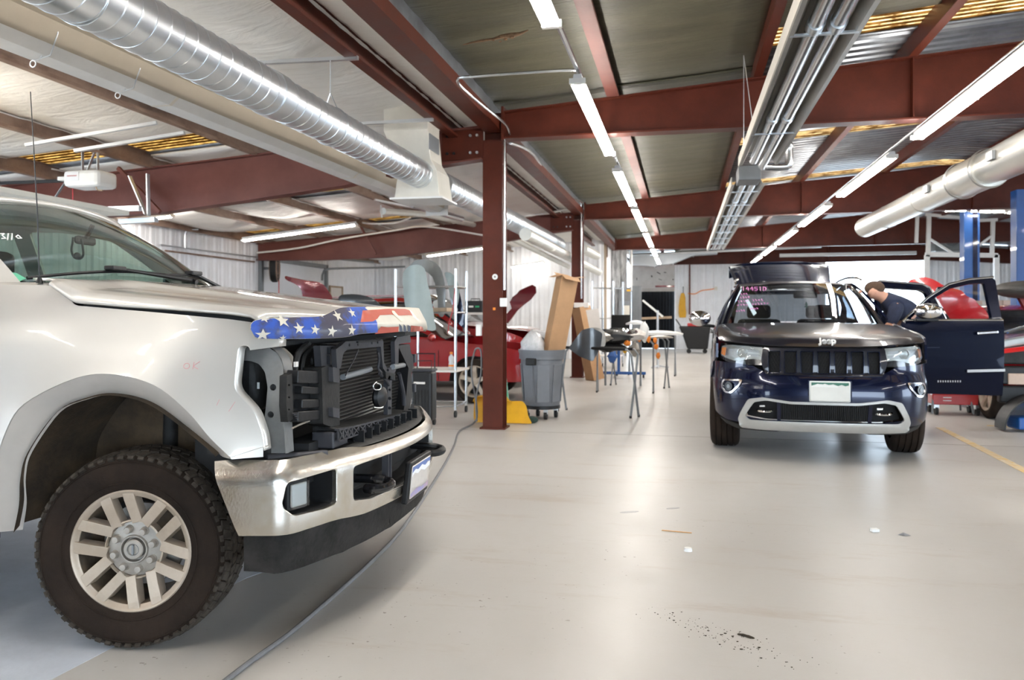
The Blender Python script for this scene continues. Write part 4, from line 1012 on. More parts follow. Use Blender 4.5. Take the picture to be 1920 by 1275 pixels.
# licence plate on its bracket
br = MB().box((.925,-.035,.535), (.03,.36,.20), m=Matrix.Rotation(.12, 3, 'Y')).build('plate_bracket', 'black', T, bevel=.008)
pm = lambda d: (lambda y, z: (.943+d+(z-.535)*.10, y-.09, z))
Q = [panel('pp', rc([(-.105,.457),(.215,.457),(.215,.613),(-.105,.613)], .012), [], pm(0), .05, mat('plate beige', (.62,.57,.52), .45, 0, .1, 30), T, thick=.002)]
Q.append(panel('pp', [(-.10,.575),(-.05,.59),(0,.580),(.06,.595),(.12,.578),(.17,.592),(.21,.58),(.21,.608),(-.10,.608)], [], pm(.0012), .05, mat('plate blue', (.10,.17,.42), .4), T, thick=0))
Q.append(panel('pp', [(-.10,.562),(-.06,.575),(0,.562),(.05,.572),(.12,.556),(.21,.566),(.21,.588),(.12,.580),(.06,.594),(0,.582),(-.05,.592),(-.10,.58)], [], pm(.0014), .05, mat('plate white', (.85,.86,.88), .4), T, thick=0))
Q.append(panel('pp', [(-.10,.462),(.21,.462),(.21,.488),(.10,.48),(.0,.492),(-.10,.482)], [], pm(.0013), .05, mat('plate sunset', (.32,.30,.55), .4, 0, col2=(.62,.36,.28), nscale=9), T, thick=0))
join(Q, 'licence_plate', T, label='licence plate with white peaks under blue sky, number blurred out')
# step pad on top of the bumper
mb = MB(); S_ = [s_of(.93)+(s_of(-.62)-s_of(.93))*i/60 for i in range(61)]
mb.loft([[Vector(bmap(s, .748, -.02)), Vector(bmap(s, .760, -.03)), Vector(bmap(s, .764, -.12)), Vector(bmap(s, .764, -.19)), Vector(bmap(s, .70, -.2))] for s in S_], closed=False)
o = mb.build('bumper_step_pad', 'black_dusty', T, smooth=True, ang=30)
mb = MB()
for s in S_[2:-1:2]: mb.bar(bmap(s, .766, -.055), bmap(s, .7665, -.17), .006, .004)
mb.build('pad_rib', 'black', o)
mb = MB(); mb.loft([[Vector(bmap(s, .762, -.025)), Vector(bmap(s, .764, -.10)), Vector(bmap(s, .70, -.13))] for s in [s_of(-.62)+(SE-.05-s_of(-.62))*i/20 for i in range(21)]], closed=False)
mb.build('bumper_gap_filler', 'black_dusty', T, smooth=True)
a, b = trk(500, 860, y=-.9), trk(612, 851, y=-.72)
MB().tube([a, b], .017, 12).build('bumper_support_rod', 'grey_plastic', T, smooth=True)
# air dam
dm = lambda s, z: (lambda q: (q[0]-q[2]*(.035+.05*(z < .40)*(.40-z)*3), q[1]-q[3]*.035, z))(pl(s))
dt = [(SE-.12-(2*SE-.24)*i/40) for i in range(41)]
dam = [(s, zbot(s)+.012) for s in dt]+[(s, interp([(0,.345),(.5,.335),(.9,.335),(SE-.1,.35)], abs(s))-(.004 if k % 7 == 3 else 0)) for k, s in enumerate(reversed(dt))]
panel('air_dam', dam, [[(s_of(-.27),.40),(s_of(-.25),.352),(s_of(-.262),.352)]], dm, .035, 'airdam', T, thick=.004)
bpy.context.view_layer.update()

# opened-up headlamp bay and front end ------------------------------
def PL2(u, v, y): p = trk(u, v, y=y); return (p[0], p[2])
def pan_y(name, pts, y, m, holes=(), thick=.006, r=0, res=.03, f=None, parent=T):
    o2 = [PL2(u, v, y) for u, v in pts]; hs = [[PL2(u, v, y) for u, v in h] for h in holes]
    if r: o2 = rc(o2, r)
    return panel(name, o2, hs, f or (lambda a, b: (a, y, b)), res, m, parent, thick=thick)
def circ(u, v, r, n=14): return [(u+r*math.cos(2*PI*i/n), v+r*1.05*math.sin(2*PI*i/n)) for i in range(n)]
M['apron'] = mat('dull silver inner apron', (.33,.325,.31), .45, .4, col2=(.22,.215,.21), nscale=4)
ap = [(440,651),(500,650),(522,662),(533,685),(536,720),(533,775),(537,850),(494,850),(497,800),(503,760),(506,725),(500,697),(488,682),(470,676),(441,675)]
pan_y('inner_apron', ap, -.86, 'apron', [circ(516,725.5,6), circ(511,776.5,6)], .008, .012, .02, f=lambda a, b: (a, -.86-.02*math.sin(max(0, min(1, (b-.8)/.4))*PI), b))
mb = MB(); e = [PL2(u, v, -.86) for u, v in ap[:7]]; mb.loft([[Vector((a, -.868, b)), Vector((a+.004, -.80, b+.0))] for a, b in spline(e, 4)], closed=False); mb.build('apron_edge', 'apron', T, smooth=True)
mb = MB(); e = [PL2(u, v, -.86) for u, v in [(441,675),(470,676),(488,682),(500,697),(506,725),(503,760),(497,800),(494,850)]]; mb.loft([[Vector((a, -.868, b)), Vector((a-.003, -.78, b))] for a, b in spline(e, 4)], closed=False); mb.build('apron_return', 'apron', T, smooth=True)
# tan inner strip beyond the apron
tan = mat('dusty tan bracket', (.33,.28,.23), .7, 0, .3, 8)
pan_y('radiator_side_bracket', [(512,650),(532,652),(548,668),(545,700),(538,760),(534,790),(540,800),(530,800),(528,760),(534,700),(528,668),(512,658)], -.80, tan, (), .01, .01, .02)
# filter drum inside
mb = MB(); c = trk(474, 718, y=-.70); mb.lathe([(.0,-.10),(.045,-.10),(.062,-.09),(.066,-.03),(.062,.04),(.052,.10),(.03,.115),(0,.118)], (c[0], -.70, c[2]), (.15,0,-1), 28); mb.build('air_filter_housing', 'black_dusty', T, smooth=True)
MB().box(Vector(trk(484.5, 723, y=-.775)), (.010,.004,.026)).build('paper_tag', 'white', T)
MB().box((.30,-.62,.95), (.22,.3,.6)).build('battery_tray', 'dark', T)
MB().tube(spline([trk(470,760,y=-.8), trk(490,800,y=-.76), trk(505,822,y=-.75), trk(512,840,y=-.75)], 5), .008, 8).build('wiring_loom', 'black', T, smooth=True)
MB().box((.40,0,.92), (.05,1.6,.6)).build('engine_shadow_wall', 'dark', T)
MB().box((.44,-.86,.80), (.26,.05,.06)).build('fender_foot_bracket', 'black_dusty', T)
MB().box(Vector(trk(533,838,y=-.84)), (.035,.01,.08)).build('fender_foot_tab', 'apron', T, bevel=.004)

def X2(u, v, x): p = trk(u, v, x=x); return (p[1], p[2])
def pan_x(name, pts, x, m, holes=(), thick=.02, r=0, res=.04, parent=T):
    o2 = [X2(u, v, x) for u, v in pts]; hs = [[X2(u, v, x) for u, v in h] for h in holes]
    if r: o2 = rc(o2, r)
    return panel(name, o2, hs, lambda a, b: (x, a, b), res, m, parent, thick=thick)
# condenser with fins
fin = mat('condenser fins', (.035,.035,.037), .4, .5); nt = fin.node_tree; tc = nt.nodes.new('ShaderNodeTexCoord'); wv = nt.nodes.new('ShaderNodeTexWave'); wv.bands_direction = 'Z'; wv.inputs['Scale'].default_value = 19; 
cr = nt.nodes.new('ShaderNodeValToRGB'); cr.color_ramp.elements[0].color = (.006,.006,.006,1); cr.color_ramp.elements[1].color = (.085,.082,.08,1); cr.color_ramp.elements[0].position = .4; cr.color_ramp.elements[1].position = .75
nt.links.new(tc.outputs['Object'], wv.inputs['Vector']); nt.links.new(wv.outputs['Fac'], cr.inputs[0]); nt.links.new(cr.outputs[0], nt.nodes['Principled BSDF'].inputs['Base Color'])
bp = nt.nodes.new('ShaderNodeBump'); bp.inputs['Distance'].default_value = .01; nt.links.new(wv.outputs['Fac'], bp.inputs['Height']); nt.links.new(bp.outputs[0], nt.nodes['Principled BSDF'].inputs['Normal'])
MB().box((.655,-.02,.99), (.03,1.04,.42)).build('radiator_core', fin, T)
# carrier frame
rx = .74
sup = [(640,648),(648,640),(716,636),(719,640),(720,680),(726,690),(738,688),(741,680),(740,640),(745,632),(768,628),(770,634),(770,642),(748,645),(747,685),(740,699),(735,703),(734,785),(727,787),(727,703),(718,690),(714,650),(652,655),(644,662),(639,690),(632,690),(630,655)]
fr_ = pan_x('radiator_carrier', sup, rx, 'grey_plastic', [circ(731,711,2.2,8), circ(730.5,731,2.5,8), circ(730.5,747,3,8), circ(730.5,765,3,8), circ(727,694,2.2,8)], .022, .004)
for (u, v) in ((655,647),(671,646),(697,643),(708,642)): 
    p = trk(u, v, x=rx-.0); MB().cyl((rx-.001, p[1], p[2]), (rx+.003, p[1], p[2]), .006, n=8).build('fixing_hole', 'dark', fr_)
# left tower with lattice
tw = pan_x('carrier_tower', [(600,648),(636,648),(636,688),(603,688)], .70, 'grey_plastic', [[(613,651),(619,651),(619,664),(613,664)],[(622,651),(627,651),(627,664),(622,664)],[(613,667),(619,667),(619,683),(613,683)],[(622,667),(627,667),(627,683),(622,683)]], .03, .002)
pan_x('carrier_post', [(603,690),(612,686),(632,687),(637,694),(637,810),(640,832),(618,832),(620,800),(606,795)], .715, 'black_dusty', (), .08, .006)
for (v0, v1) in ((688,718),(764,784)): pan_x('post_boss', [(624,v0),(636,v0+2),(637,v1),(625,v1-2)], .735, 'grey_plastic', (), .03, .004)
# big moulded bracket to the left
mb = MB()
pan = [(546,700),(560,696),(605,700),(612,790),(560,792),(546,788)]
pan_x('air_guide', pan, .66, 'black', (), .07, .01)
for (u0, v0, u1, v1, d) in ((548,706,614,709,.05),(556,731,612,734,.03),(556,757,616,755,.035),(548,781,616,775,.04)):
    a, b = trk(u0, v0, x=.668), trk(u1, v1, x=.684); MB().bar(a, b, .05, d).build('guide_rib', 'black', T, bevel=.004)
pan_x('guide_side', [(538,705),(548,700),(550,785),(540,792),(537,760)], .675, 'black_dusty', [circ(542,722,2,8),circ(542,745,2,8),circ(542,768,2,8)], .03, .004)
for k in range(6): a, b = trk(548+k*2, 775+k*3, x=.69), trk(566+k*2, 774+k*3, x=.69); MB().bar(a, b, .004, .003).build('guide_vane', 'grey_plastic', T)
# bottom truss
lo, hi = trk(622, 824, x=.75), trk(770, 775, x=.75)
mb = MB(); top = [X2(632,806,.76), X2(660,800,.76), X2(700,790,.76), X2(740,780,.76), X2(768,770,.76)]; bt = [X2(632,827,.76), X2(660,817,.76), X2(700,803,.76), X2(740,791,.76), X2(768,780,.76)]
for a, b in list(zip(top, top[1:]))+list(zip(bt, bt[1:])): mb.bar((.76, a[0], a[1]), (.76, b[0], b[1]), .02, .007)
n = 13
for i in range(n):
    def at_(tab, t): k = t*(len(tab)-1); j = min(int(k), len(tab)-2); q = k-j; return (.765, tab[j][0]+(tab[j+1][0]-tab[j][0])*q, tab[j][1]+(tab[j+1][1]-tab[j][1])*q)
    mb.bar(at_(top, i/n), at_(bt, (i+1)/n), .012, .006); mb.bar(at_(bt, i/n), at_(top, (i+1)/n), .012, .006); mb.bar(at_(bt, i/n), at_(top, i/n), .012, .006)
mb.build('lower_truss', 'grey_plastic', T)
mb = MB(); mb.add([Vector((.765, *top[0])), Vector((.765, *top[-1])), Vector((.67, top[-1][0]-.02, top[-1][1]+.01)), Vector((.67, top[0][0]+.03, top[0][1]+.01))], [(0,1,2,3)]); mb.build('truss_shelf', 'black_dusty', T).modifiers.new('t', 'SOLIDIFY').thickness = .008
for i in range(9): y = -.42+i*.105; MB().box((.77, y, .775), (.05, .012, .07)).build('lower_grille_vane', 'black', T)
MB().box((.70,-.58,.80), (.10,.16,.07)).build('carrier_foot', 'grey_plastic', T, bevel=.008)
MB().box((.62,.0,.72), (.12,1.5,.16)).build('lower_crossmember', 'dark', T)
# rods, horn, hoses
MB().cyl(trk(643,707,x=.70), trk(694,692,x=.70), .014, n=12).build('condenser_pipe', 'greypaint', T, smooth=True)
MB().cyl(trk(736,688,x=.745), trk(757,684,x=.70), .014, n=12).build('latch_rod', 'greypaint', T, smooth=True)
c = trk(712, 744, x=.73); mb = MB(); mb.lathe([(0,.03),(.022,.03),(.05,.016),(.058,0),(.05,-.014),(0,-.02)], c, (1,-.2,0), 24); hn_ = mb.build('horn', 'black', T, smooth=True)
MB().lathe([(.03,.018),(.034,.024),(.038,.018)], c, (1,-.2,0), 20).build('horn_ring', 'grey_plastic', hn_, smooth=True)
for pts, r, m_ in (([(672,655),(665,672),(655,690),(648,704)], .003, 'grey_plastic'), ([(708,660),(711,672),(709,690),(716,700),(722,710)], .006, 'grey_plastic'), ([(706,716),(700,722),(702,730),(712,730),(714,722),(706,718)], .003, 'galv'), ([(748,700),(756,735),(758,760)], .012, 'grey_plastic'), ([(712,700),(725,715),(729,722)], .008, 'grey_plastic'), ([(700,764),(716,764),(722,752)], .004, 'galv')):
    MB().tube(spline([trk(u, v, x=.745) for u, v in pts], 5), r, 8).build('pipe', m_, T, smooth=True)
for pts, r in (([(578,645),(560,662),(553,690),(552,705)], .014), ([(590,648),(572,665),(566,690),(566,702)], .010), ([(600,650),(585,672),(590,700)], .008)):
    MB().tube(spline([trk(u, v, x=.62) for u, v in pts], 5), r, 8).build('coolant_hose', 'black_dusty', T, smooth=True)
MB().box(Vector(trk(555,683,x=.66)), (.01,.022,.02)).build('hose_clip', 'offwhite', T)
pan_x('catch_bracket', [(723,697),(741,700),(741,713),(724,710)], .765, 'black_dusty', (), .03, .002)
pan_x('far_guide', [(746,648),(768,645),(771,662),(775,668),(775,690),(771,700),(774,745),(768,770),(756,775),(762,740),(766,690)], .72, 'black', (), .05, .004)
for v in (672, 727): MB().box(Vector(trk(775, v, x=.70)), (.03,.03,.05)).build('far_guide_tab', 'grey_plastic', T, bevel=.004)
MB().tube(spline([trk(548,803,x=.68), trk(560,797,x=.68), trk(580,789,x=.68)], 4), .004, 6).build('pipe', tan, T, smooth=True)
pan_x('latch_bracket', [(672,640),(716,637),(716,640),(672,643)], .75, 'black', (), .02)

# wheels ------------------------------------------------------------
def truck_wheel(name, x, y, side, steer):
    """side -1: outer face to -y"""
    R0 = .389
    Mx = Matrix.Translation((x, y, R0)) @ Matrix.Rotation(steer, 4, 'Z') @ (Matrix.Rotation(PI, 4, 'Z') if side > 0 else Matrix())
    def B(mb, nm, m, par, **k):
        mb.v = [Mx @ p for p in mb.v]; return mb.build(nm, m, par, **k)
    ax = ((0,0,0), (0,1,0))
    prof = [(.236,-.118),(.245,-.126),(.262,-.130),(.30,-.140),(.325,-.141),(.345,-.138),(.362,-.131),(.374,-.120),(.380,-.102),(.381,.102),(.374,.12),(.345,.138),(.30,.14),(.245,.126),(.236,.118)]
    tyre = B(MB().lathe(prof, *ax, 96), 'wheel', 'rubber', T, smooth=True, ang=50, label='dusty all terrain tyre on a six twin spoke alloy wheel')
    mb = MB()   # sidewall ribs
    for r_ in (.268, .352): mb.lathe([(r_,-.1335 if r_ < .3 else -.1355),(r_+.003,-.1365 if r_ < .3 else -.1385),(r_+.006,-.134 if r_ < .3 else -.135)], *ax, 72)
    B(mb, 'sidewall_ring', 'rubber', tyre, smooth=True)
    mb = MB(); rnd = random.Random(3)
    nb = 58
    for i in range(nb):
        for j, (yy, wd) in enumerate(((-.100,.044),(-.050,.042),(0,.040),(.050,.042),(.100,.044))):
            a = 2*PI*(i+(.5 if j % 2 else 0)+.12*rnd.random())/nb; rot = Matrix.Rotation(a, 3, 'Y')
            rr = R0-.006-(.006 if abs(yy) > .09 else 0); sk = .35*(1 if j % 2 else -1)
            c = rot @ Vector((0, yy, rr)); m3 = rot @ Matrix.Rotation(sk, 3, 'Z')
            if abs(yy) > .09: m3 = m3 @ Matrix.Rotation(.22*(1 if yy < 0 else -1), 3, 'X')
            mb.box(c, (2*PI*R0/nb*.80, wd, .018), m=m3)
        a = 2*PI*(i+.15)/nb; rot = Matrix.Rotation(a, 3, 'Y')   # shoulder lugs on the sidewall edge
        mb.box(rot @ Vector((0, -.127, .366)), (2*PI*R0/nb*.55, .012, .026), m=rot @ Matrix.Rotation(.9, 3, 'X'))
    B(mb, 'tread_blocks', 'tread', tyre)
    # rim
    mb = MB(); mb.lathe([(.243,-.116),(.243,-.124),(.238,-.128),(.232,-.126),(.226,-.118),(.216,-.112),(.213,-.09)], *ax, 72)
    rim = B(mb, 'rim', 'rim', tyre, smooth=True, ang=40)
    mb = MB(); mb.lathe([(.214,-.11),(.210,-.06),(.203,.02),(.206,.11),(.236,.12)], *ax, 60); B(mb, 'rim_barrel', 'rimin', tyre, smooth=True)
    mb = MB()
    for k in range(6):
        th = math.radians(105-60*k+90*0)
        for sg in (-1, 1):
            # spoke in face coords: radial r, tangential t ; face plane x-z seen from -y
            def P3(r, t, yy): 
                return Vector((r*math.cos(th)-t*math.sin(th), yy, r*math.sin(th)+t*math.cos(th)))
            t0, t1 = sg*.042, sg*.047; w0, w1 = .021, .022
            st = []
            for (r, tc_, hw, yf, yb) in ((.100,t0,w0,-.098,-.05),(.15,sg*.044,.021,-.110,-.062),(.20,sg*.046,w1,-.120,-.075),(.233,t1,.022,-.123,-.085)):
                st.append([P3(r, tc_-hw*1.25, yb), P3(r, tc_-hw, yf), P3(r, tc_+hw, yf), P3(r, tc_+hw*1.25, yb)])
            mb.loft(st, cap=True)
    B(mb, 'spokes', 'rim', tyre, bevel=.002)
    mb = MB()    # windows edge webs between pairs near rim
    mb.lathe([(.118,-.048),(.118,-.096),(.112,-.099),(.110,-.085)], *ax, 60); B(mb, 'hub_ring', 'rim', tyre, smooth=True, ang=40)
    mb = MB(); mb.lathe([(.110,-.05),(.108,-.083),(.058,-.092),(.054,-.10),(.050,-.10),(.048,-.07),(0,-.07)], *ax, 48); B(mb, 'hub', 'hub', tyre, smooth=True, ang=35)
    mb = MB(); mb.lathe([(.040,-.07),(.040,-.102),(.036,-.106),(.022,-.106),(.020,-.101),(0,-.101)], *ax, 32); cap_ = B(mb, 'centre_cap', 'hub', tyre, smooth=True, ang=35)
    mb = MB(); mb.box((0,-.104,0), (.007,.010,.038)); mb.lathe([(.0225,-.1065),(.0235,-.108),(.0245,-.1065)], *ax, 24); B(mb, 'cap_emblem', 'greypaint', tyre)
    for k in range(8):
        a = 2*PI*(k+.35)/8; cx, cz = .080*math.cos(a), .080*math.sin(a)
        mb = MB(); mb.lathe([(.019,-.082),(.018,-.088),(.0145,-.091),(.0145,-.108),(.012,-.113),(0,-.114)], (cx,0,cz), (0,1,0), 16); B(mb, 'lug_nut', 'hub', tyre, smooth=True, ang=40)
    mb = MB(); mb.lathe([(0,-.01),(.165,-.01),(.168,0),(.165,.012),(0,.012)], *ax, 48); B(mb, 'brake_disc', 'hub', tyre, smooth=True, ang=40)
    mb = MB(); mb.box((.13,-.01,.08), (.09,.09,.16), m=Matrix.Rotation(-.9,3,'Y')); B(mb, 'brake_caliper', 'liner', tyre, bevel=.01)
    return tyre
truck_wheel('w', 0, -.822, -1, math.radians(8.4)); truck_wheel('w', 0, .822, 1, math.radians(8.4))
truck_wheel('w', -4.05, -.84, -1, 0); truck_wheel('w', -4.05, .84, 1, 0)

# cab ---------------------------------------------------------------
def wsx(y): return -.36-.24*(y/.84)**2
base = lambda y: Vector((wsx(y), y, 1.485-.05*(y/.84)**2)); topw = lambda y: Vector((-1.08-.17*(y/.70)**2, y, 1.915-.05*(y/.70)**2))
def wp(t, u, d=0):   # u -1..1 across, t 0..1 up
    a = base(u*.84); b = topw(u*.70); p = a.lerp(b, t); bow = math.sin(PI*t)*.035; n = Vector((.62, .12*u, .78)).normalized(); return p+n*(bow+d)
mb = MB(); mb.loft([[wp(j/14, -1+2*i/30) for i in range(31)] for j in range(15)], closed=False); mb.build('windshield', 'glass', T, smooth=True)
mb = MB(); mb.loft([[wp(.80+.2*j/4, -1+2*i/30, .002) for i in range(31)] for j in range(5)], closed=False)
# pillars and roof
for s in (-1, 1):
    mb = MB(); rings = []
    for j in range(15):
        t = j/14; p = wp(t, s); q = wp(t, s*.955, .004); o_out = Vector((p.x-.05, p.y+s*.045, p.z-.012)); rings.append([q, p+Vector((.005,s*.012,.006)), o_out, p+Vector((-.05,0,-.03)), q+Vector((-.02,0,-.03))])
    mb.loft(rings, cap=True); mb.build('windshield_pillar', 'silver', T, smooth=True, ang=50)
mb = MB(); rings = []
for j in range(20):
    t = j/19; X = -1.03-2.2*t; row = []
    for i in range(31):
        u = -1+2*i/30; y = u*(.70+.03*min(1, t*3)); z0 = 1.915-.05*u*u+.10*math.sin(min(1, t*1.6)*PI/2)-.05*max(0, t-.6); 
        row.append(Vector((X-.13*u*u*(1-t), y, z0-.05*max(0, abs(u)-.85)/.15)))
    rings.append(row)
mb.loft(rings, closed=False); o = mb.build('roof_panel', 'silver', T, smooth=True); sd = o.modifiers.new('t', 'SOLIDIFY'); sd.thickness = .03; sd.offset = -1
# body side with window openings
for s in (-1, 1):
    side = [(-.64,.47),(-.64,1.0),(-.64,1.44),(-.66,1.48),(-1.20,1.87),(-1.6,1.945),(-2.9,1.94),(-3.2,1.86),(-3.28,1.45),(-3.30,.47)]
    win = rc([(-.86,1.45),(-1.30,1.80),(-1.62,1.86),(-1.86,1.865),(-1.86,1.43)], .03); win2 = rc([(-1.98,1.43),(-1.98,1.865),(-2.85,1.84),(-2.98,1.43)], .04)
    yf = lambda x, z: interp([(.45,.97),(.7,1.0),(1.1,1.008),(1.3,.985),(1.44,.93),(1.60,.87),(1.87,.735),(1.95,.66)], z)
    o = panel('cab_side', side, [win, win2], lambda x, z, s=s: (x, s*yf(x, z), z), .08, 'silver', T, thick=.02, off=1 if s > 0 else -1)
    for wn in (win, win2): panel('side_window', wn, [], lambda x, z, s=s: (x, s*(yf(x, z)-.012), z), .1, 'glass', T, thick=0)
    for xs in (-.637, -1.92): MB().box((xs, s*1.006, .98), (.006,.006,.9)).build('door_gap', 'dark', T)
    MB().box((-1.70, s*1.02, 1.20), (.18,.03,.035)).build('door_handle', 'silver', T, bevel=.008); MB().box((-2.80, s*1.02, 1.20), (.18,.03,.035)).build('door_handle', 'silver', T, bevel=.008)
    mr = MB().box((-.86 if s < 0 else -1.12, s*1.18, 1.47), (.10,.20,.30)).build('door_mirror', 'black', T, bevel=.03); MB().bar((-.88 if s < 0 else -1.12, s*.96, 1.42), (-.86 if s < 0 else -1.12, s*1.10, 1.42), .04, .05).build('mirror_arm', 'black', mr)
    MB().box((-1.9, s*.98, .42), (2.6,.16,.05)).build('running_board', 'black_dusty', T, bevel=.01)
    # bed
    ra = [(-4.50,.50)]+[(x, z) for x, z in reversed(arc(-4.05, .50, .47, 0, 180, 14))][1:-1]+[(-3.58,.50)]
    bed = [(-3.36,.50),(-3.36,1.36),(-5.45,1.36),(-5.45,.56),(-4.56,.50)]+[(x, z) for x, z in arc(-4.05,.50,.47,176,4,14)]
    panel('bed_side', bed, [], lambda x, z, s=s: (x, s*interp([(.5,.98),(.8,1.0),(1.36,.96)], z), z), .1, 'silver', T, thick=.04, off=1 if s > 0 else -1)
MB().box((-4.4,0,.72), (2.1,1.86,.05)).build('bed_floor', 'black_dusty', T); MB().box((-5.43,0,1.0), (.05,1.85,.7)).build('tailgate', 'silver', T, bevel=.01); MB().box((-3.30,0,1.2), (.04,1.8,1.3)).build('cab_back', 'silver', T)
MB().box((-1.9,0,.62), (2.7,1.9,.05)).build('cab_floor', 'dark', T)
# cowl, dash, seats
mb = MB(); mb.loft([[Vector((wsx(y)+.10-.02, y, hoodz(-.40, y)-.02 if abs(y) < .9 else 1.44)), Vector((wsx(y)-.02, y, 1.478-.05*(y/.84)**2))] for y in [-.88+i*.088 for i in range(21)]], closed=False); o = mb.build('cowl_grille', 'black_dusty', T, smooth=True); 
mb = MB(); mb.loft([[Vector((wsx(y)-.03, y, 1.46-.05*(y/.84)**2)), Vector((-.75, y, 1.44)), Vector((-.95, y, 1.36)), Vector((-.98, y, 1.05))] for y in [-.84+i*.084 for i in range(21)]], closed=False); mb.build('dashboard', 'grey_plastic', T, smooth=True, ang=50)
for y in (-.42, .42):
    for X in (-1.75, -2.75):
        sb = MB().box((X, y, 1.22), (.16,.50,.64), m=Matrix.Rotation(-.2, 3, 'Y')).build('seat_back', 'fabric', T, bevel=.06)
        MB().box((X-.09, y, 1.62), (.10,.26,.18)).build('headrest', 'fabric', sb, bevel=.04); MB().box((X+.25, y, .90), (.5,.52,.16)).build('seat_cushion', 'fabric', sb, bevel=.05)
sw = [(-1.12+.055*math.sin(a)*1.0, .42+.18*math.cos(a), 1.33+.17*math.sin(a)) for a in [2*PI*i/28 for i in range(29)]]
MB().tube(sw, .014, 8).build('steering_wheel', 'black', T, smooth=True)
# mirror hanging inside with dangling strap
m_ = trk(146, 443, y=0); mb = MB(); mb.box((-.92, 0.02, 1.72), (.03,.15,.045)); rm = mb.build('rear_view_mirror', 'black', T, bevel=.02)
p = [trk(u, v, y=-.05) for u, v in [(137,445),(136,455),(134,470),(140,483),(150,485),(156,478),(155,462),(153,448)]]
MB().tube(spline(p, 4), .006, 6).build('hanging_strap', 'black', rm, smooth=True); MB().sphere(Vector(trk(145,480,y=-.05)), .026, 14, (.5,1,.75)).build('hanging_pouch', 'black', rm, smooth=True)
MB().cyl((-.90,0,1.73), (-.86,0,1.80), .012, n=8).build('mirror_stalk', 'black', rm)
# wipers, washer strip
for (a, b, arm) in (((-.93,.02),(-.02,.035),(.10,.035)), ((-.12,.04),(.62,.05),(.70,.03))):
    pts = [wp(.03+a_[1]*0+.03*math.sin(PI*k/10)+.02, a_[0]+(b[0]-a[0])*k/10, .018) for k, a_ in ((k, a) for k in range(11))]
    wb = MB().tube(pts, .008, 6).build('wiper_blade', 'black', T, smooth=True)
    p0 = wp(.0, b[0]+.12, .03); p1 = pts[5]+Vector((0.01,0,.015)); MB().tube([p0+Vector((.03,0,-.01)), p0, p1], [.016,.013,.007], 8).build('wiper_arm', 'black', wb, smooth=True); MB().box(p1, (.05,.10,.022)).build('wiper_joint', 'black', wb, bevel=.006)
# green sticker and white marker on the glass
def wsp(u, v):
    best = None
    for i in range(0, 101):
        for j in range(0, 61):
            if i and j: pass
            P_ = wp(j/60, -1+i/50*1.0 if i <= 100 else 1, .004); 
            wx = TX+P_.x*math.cos(YAW-PSI)-P_.y*math.sin(YAW-PSI); wy = TY+P_.x*math.sin(YAW-PSI)+P_.y*math.cos(YAW-PSI)
            dep = -wx*sA+wy*cA; uu = 960+FPX*(wx*cA+wy*sA)/dep; vv = 592-FPX*(P_.z-H)/dep
            e = (uu-u)**2+(vv-v)**2
            if best is None or e < best[0]: best = (e, P_)
    return best[1]
sk = [wsp(u, v) for u, v in ((13,508),(32,509),(48,526),(30,529))]
MB().add(sk, [(0,1,2,3)]).build('green_sticker', mat('green paper', (.12,.45,.28), .5, 0, .2, 20), T)
for pts in ([(2,437),(8,436),(7,441),(3,443),(9,446),(3,449)], [(14,448),(14,440),(20,438),(23,442),(23,448)], [(33,441),(38,443),(38,447),(33,448),(29,445),(31,441)]):
    MB().tube([wsp(*p) for p in pts], .003, 5).build('marker_writing', 'white', T, smooth=True)
# antenna
a = trk(74, 531, y=-.90); b = trk(57, 172, y=-.90)
an = MB().cyl(a, (a[0]+.001, a[1], a[2]+.025), .014, .007, n=12).build('antenna', 'black', T, smooth=True)
MB().tube([(a[0], a[1], a[2]+.02), (a[0]-.01, a[1], a[2]+.3), b], [.0028,.0024,.0018], 6).build('antenna_mast', 'black', an, smooth=True)
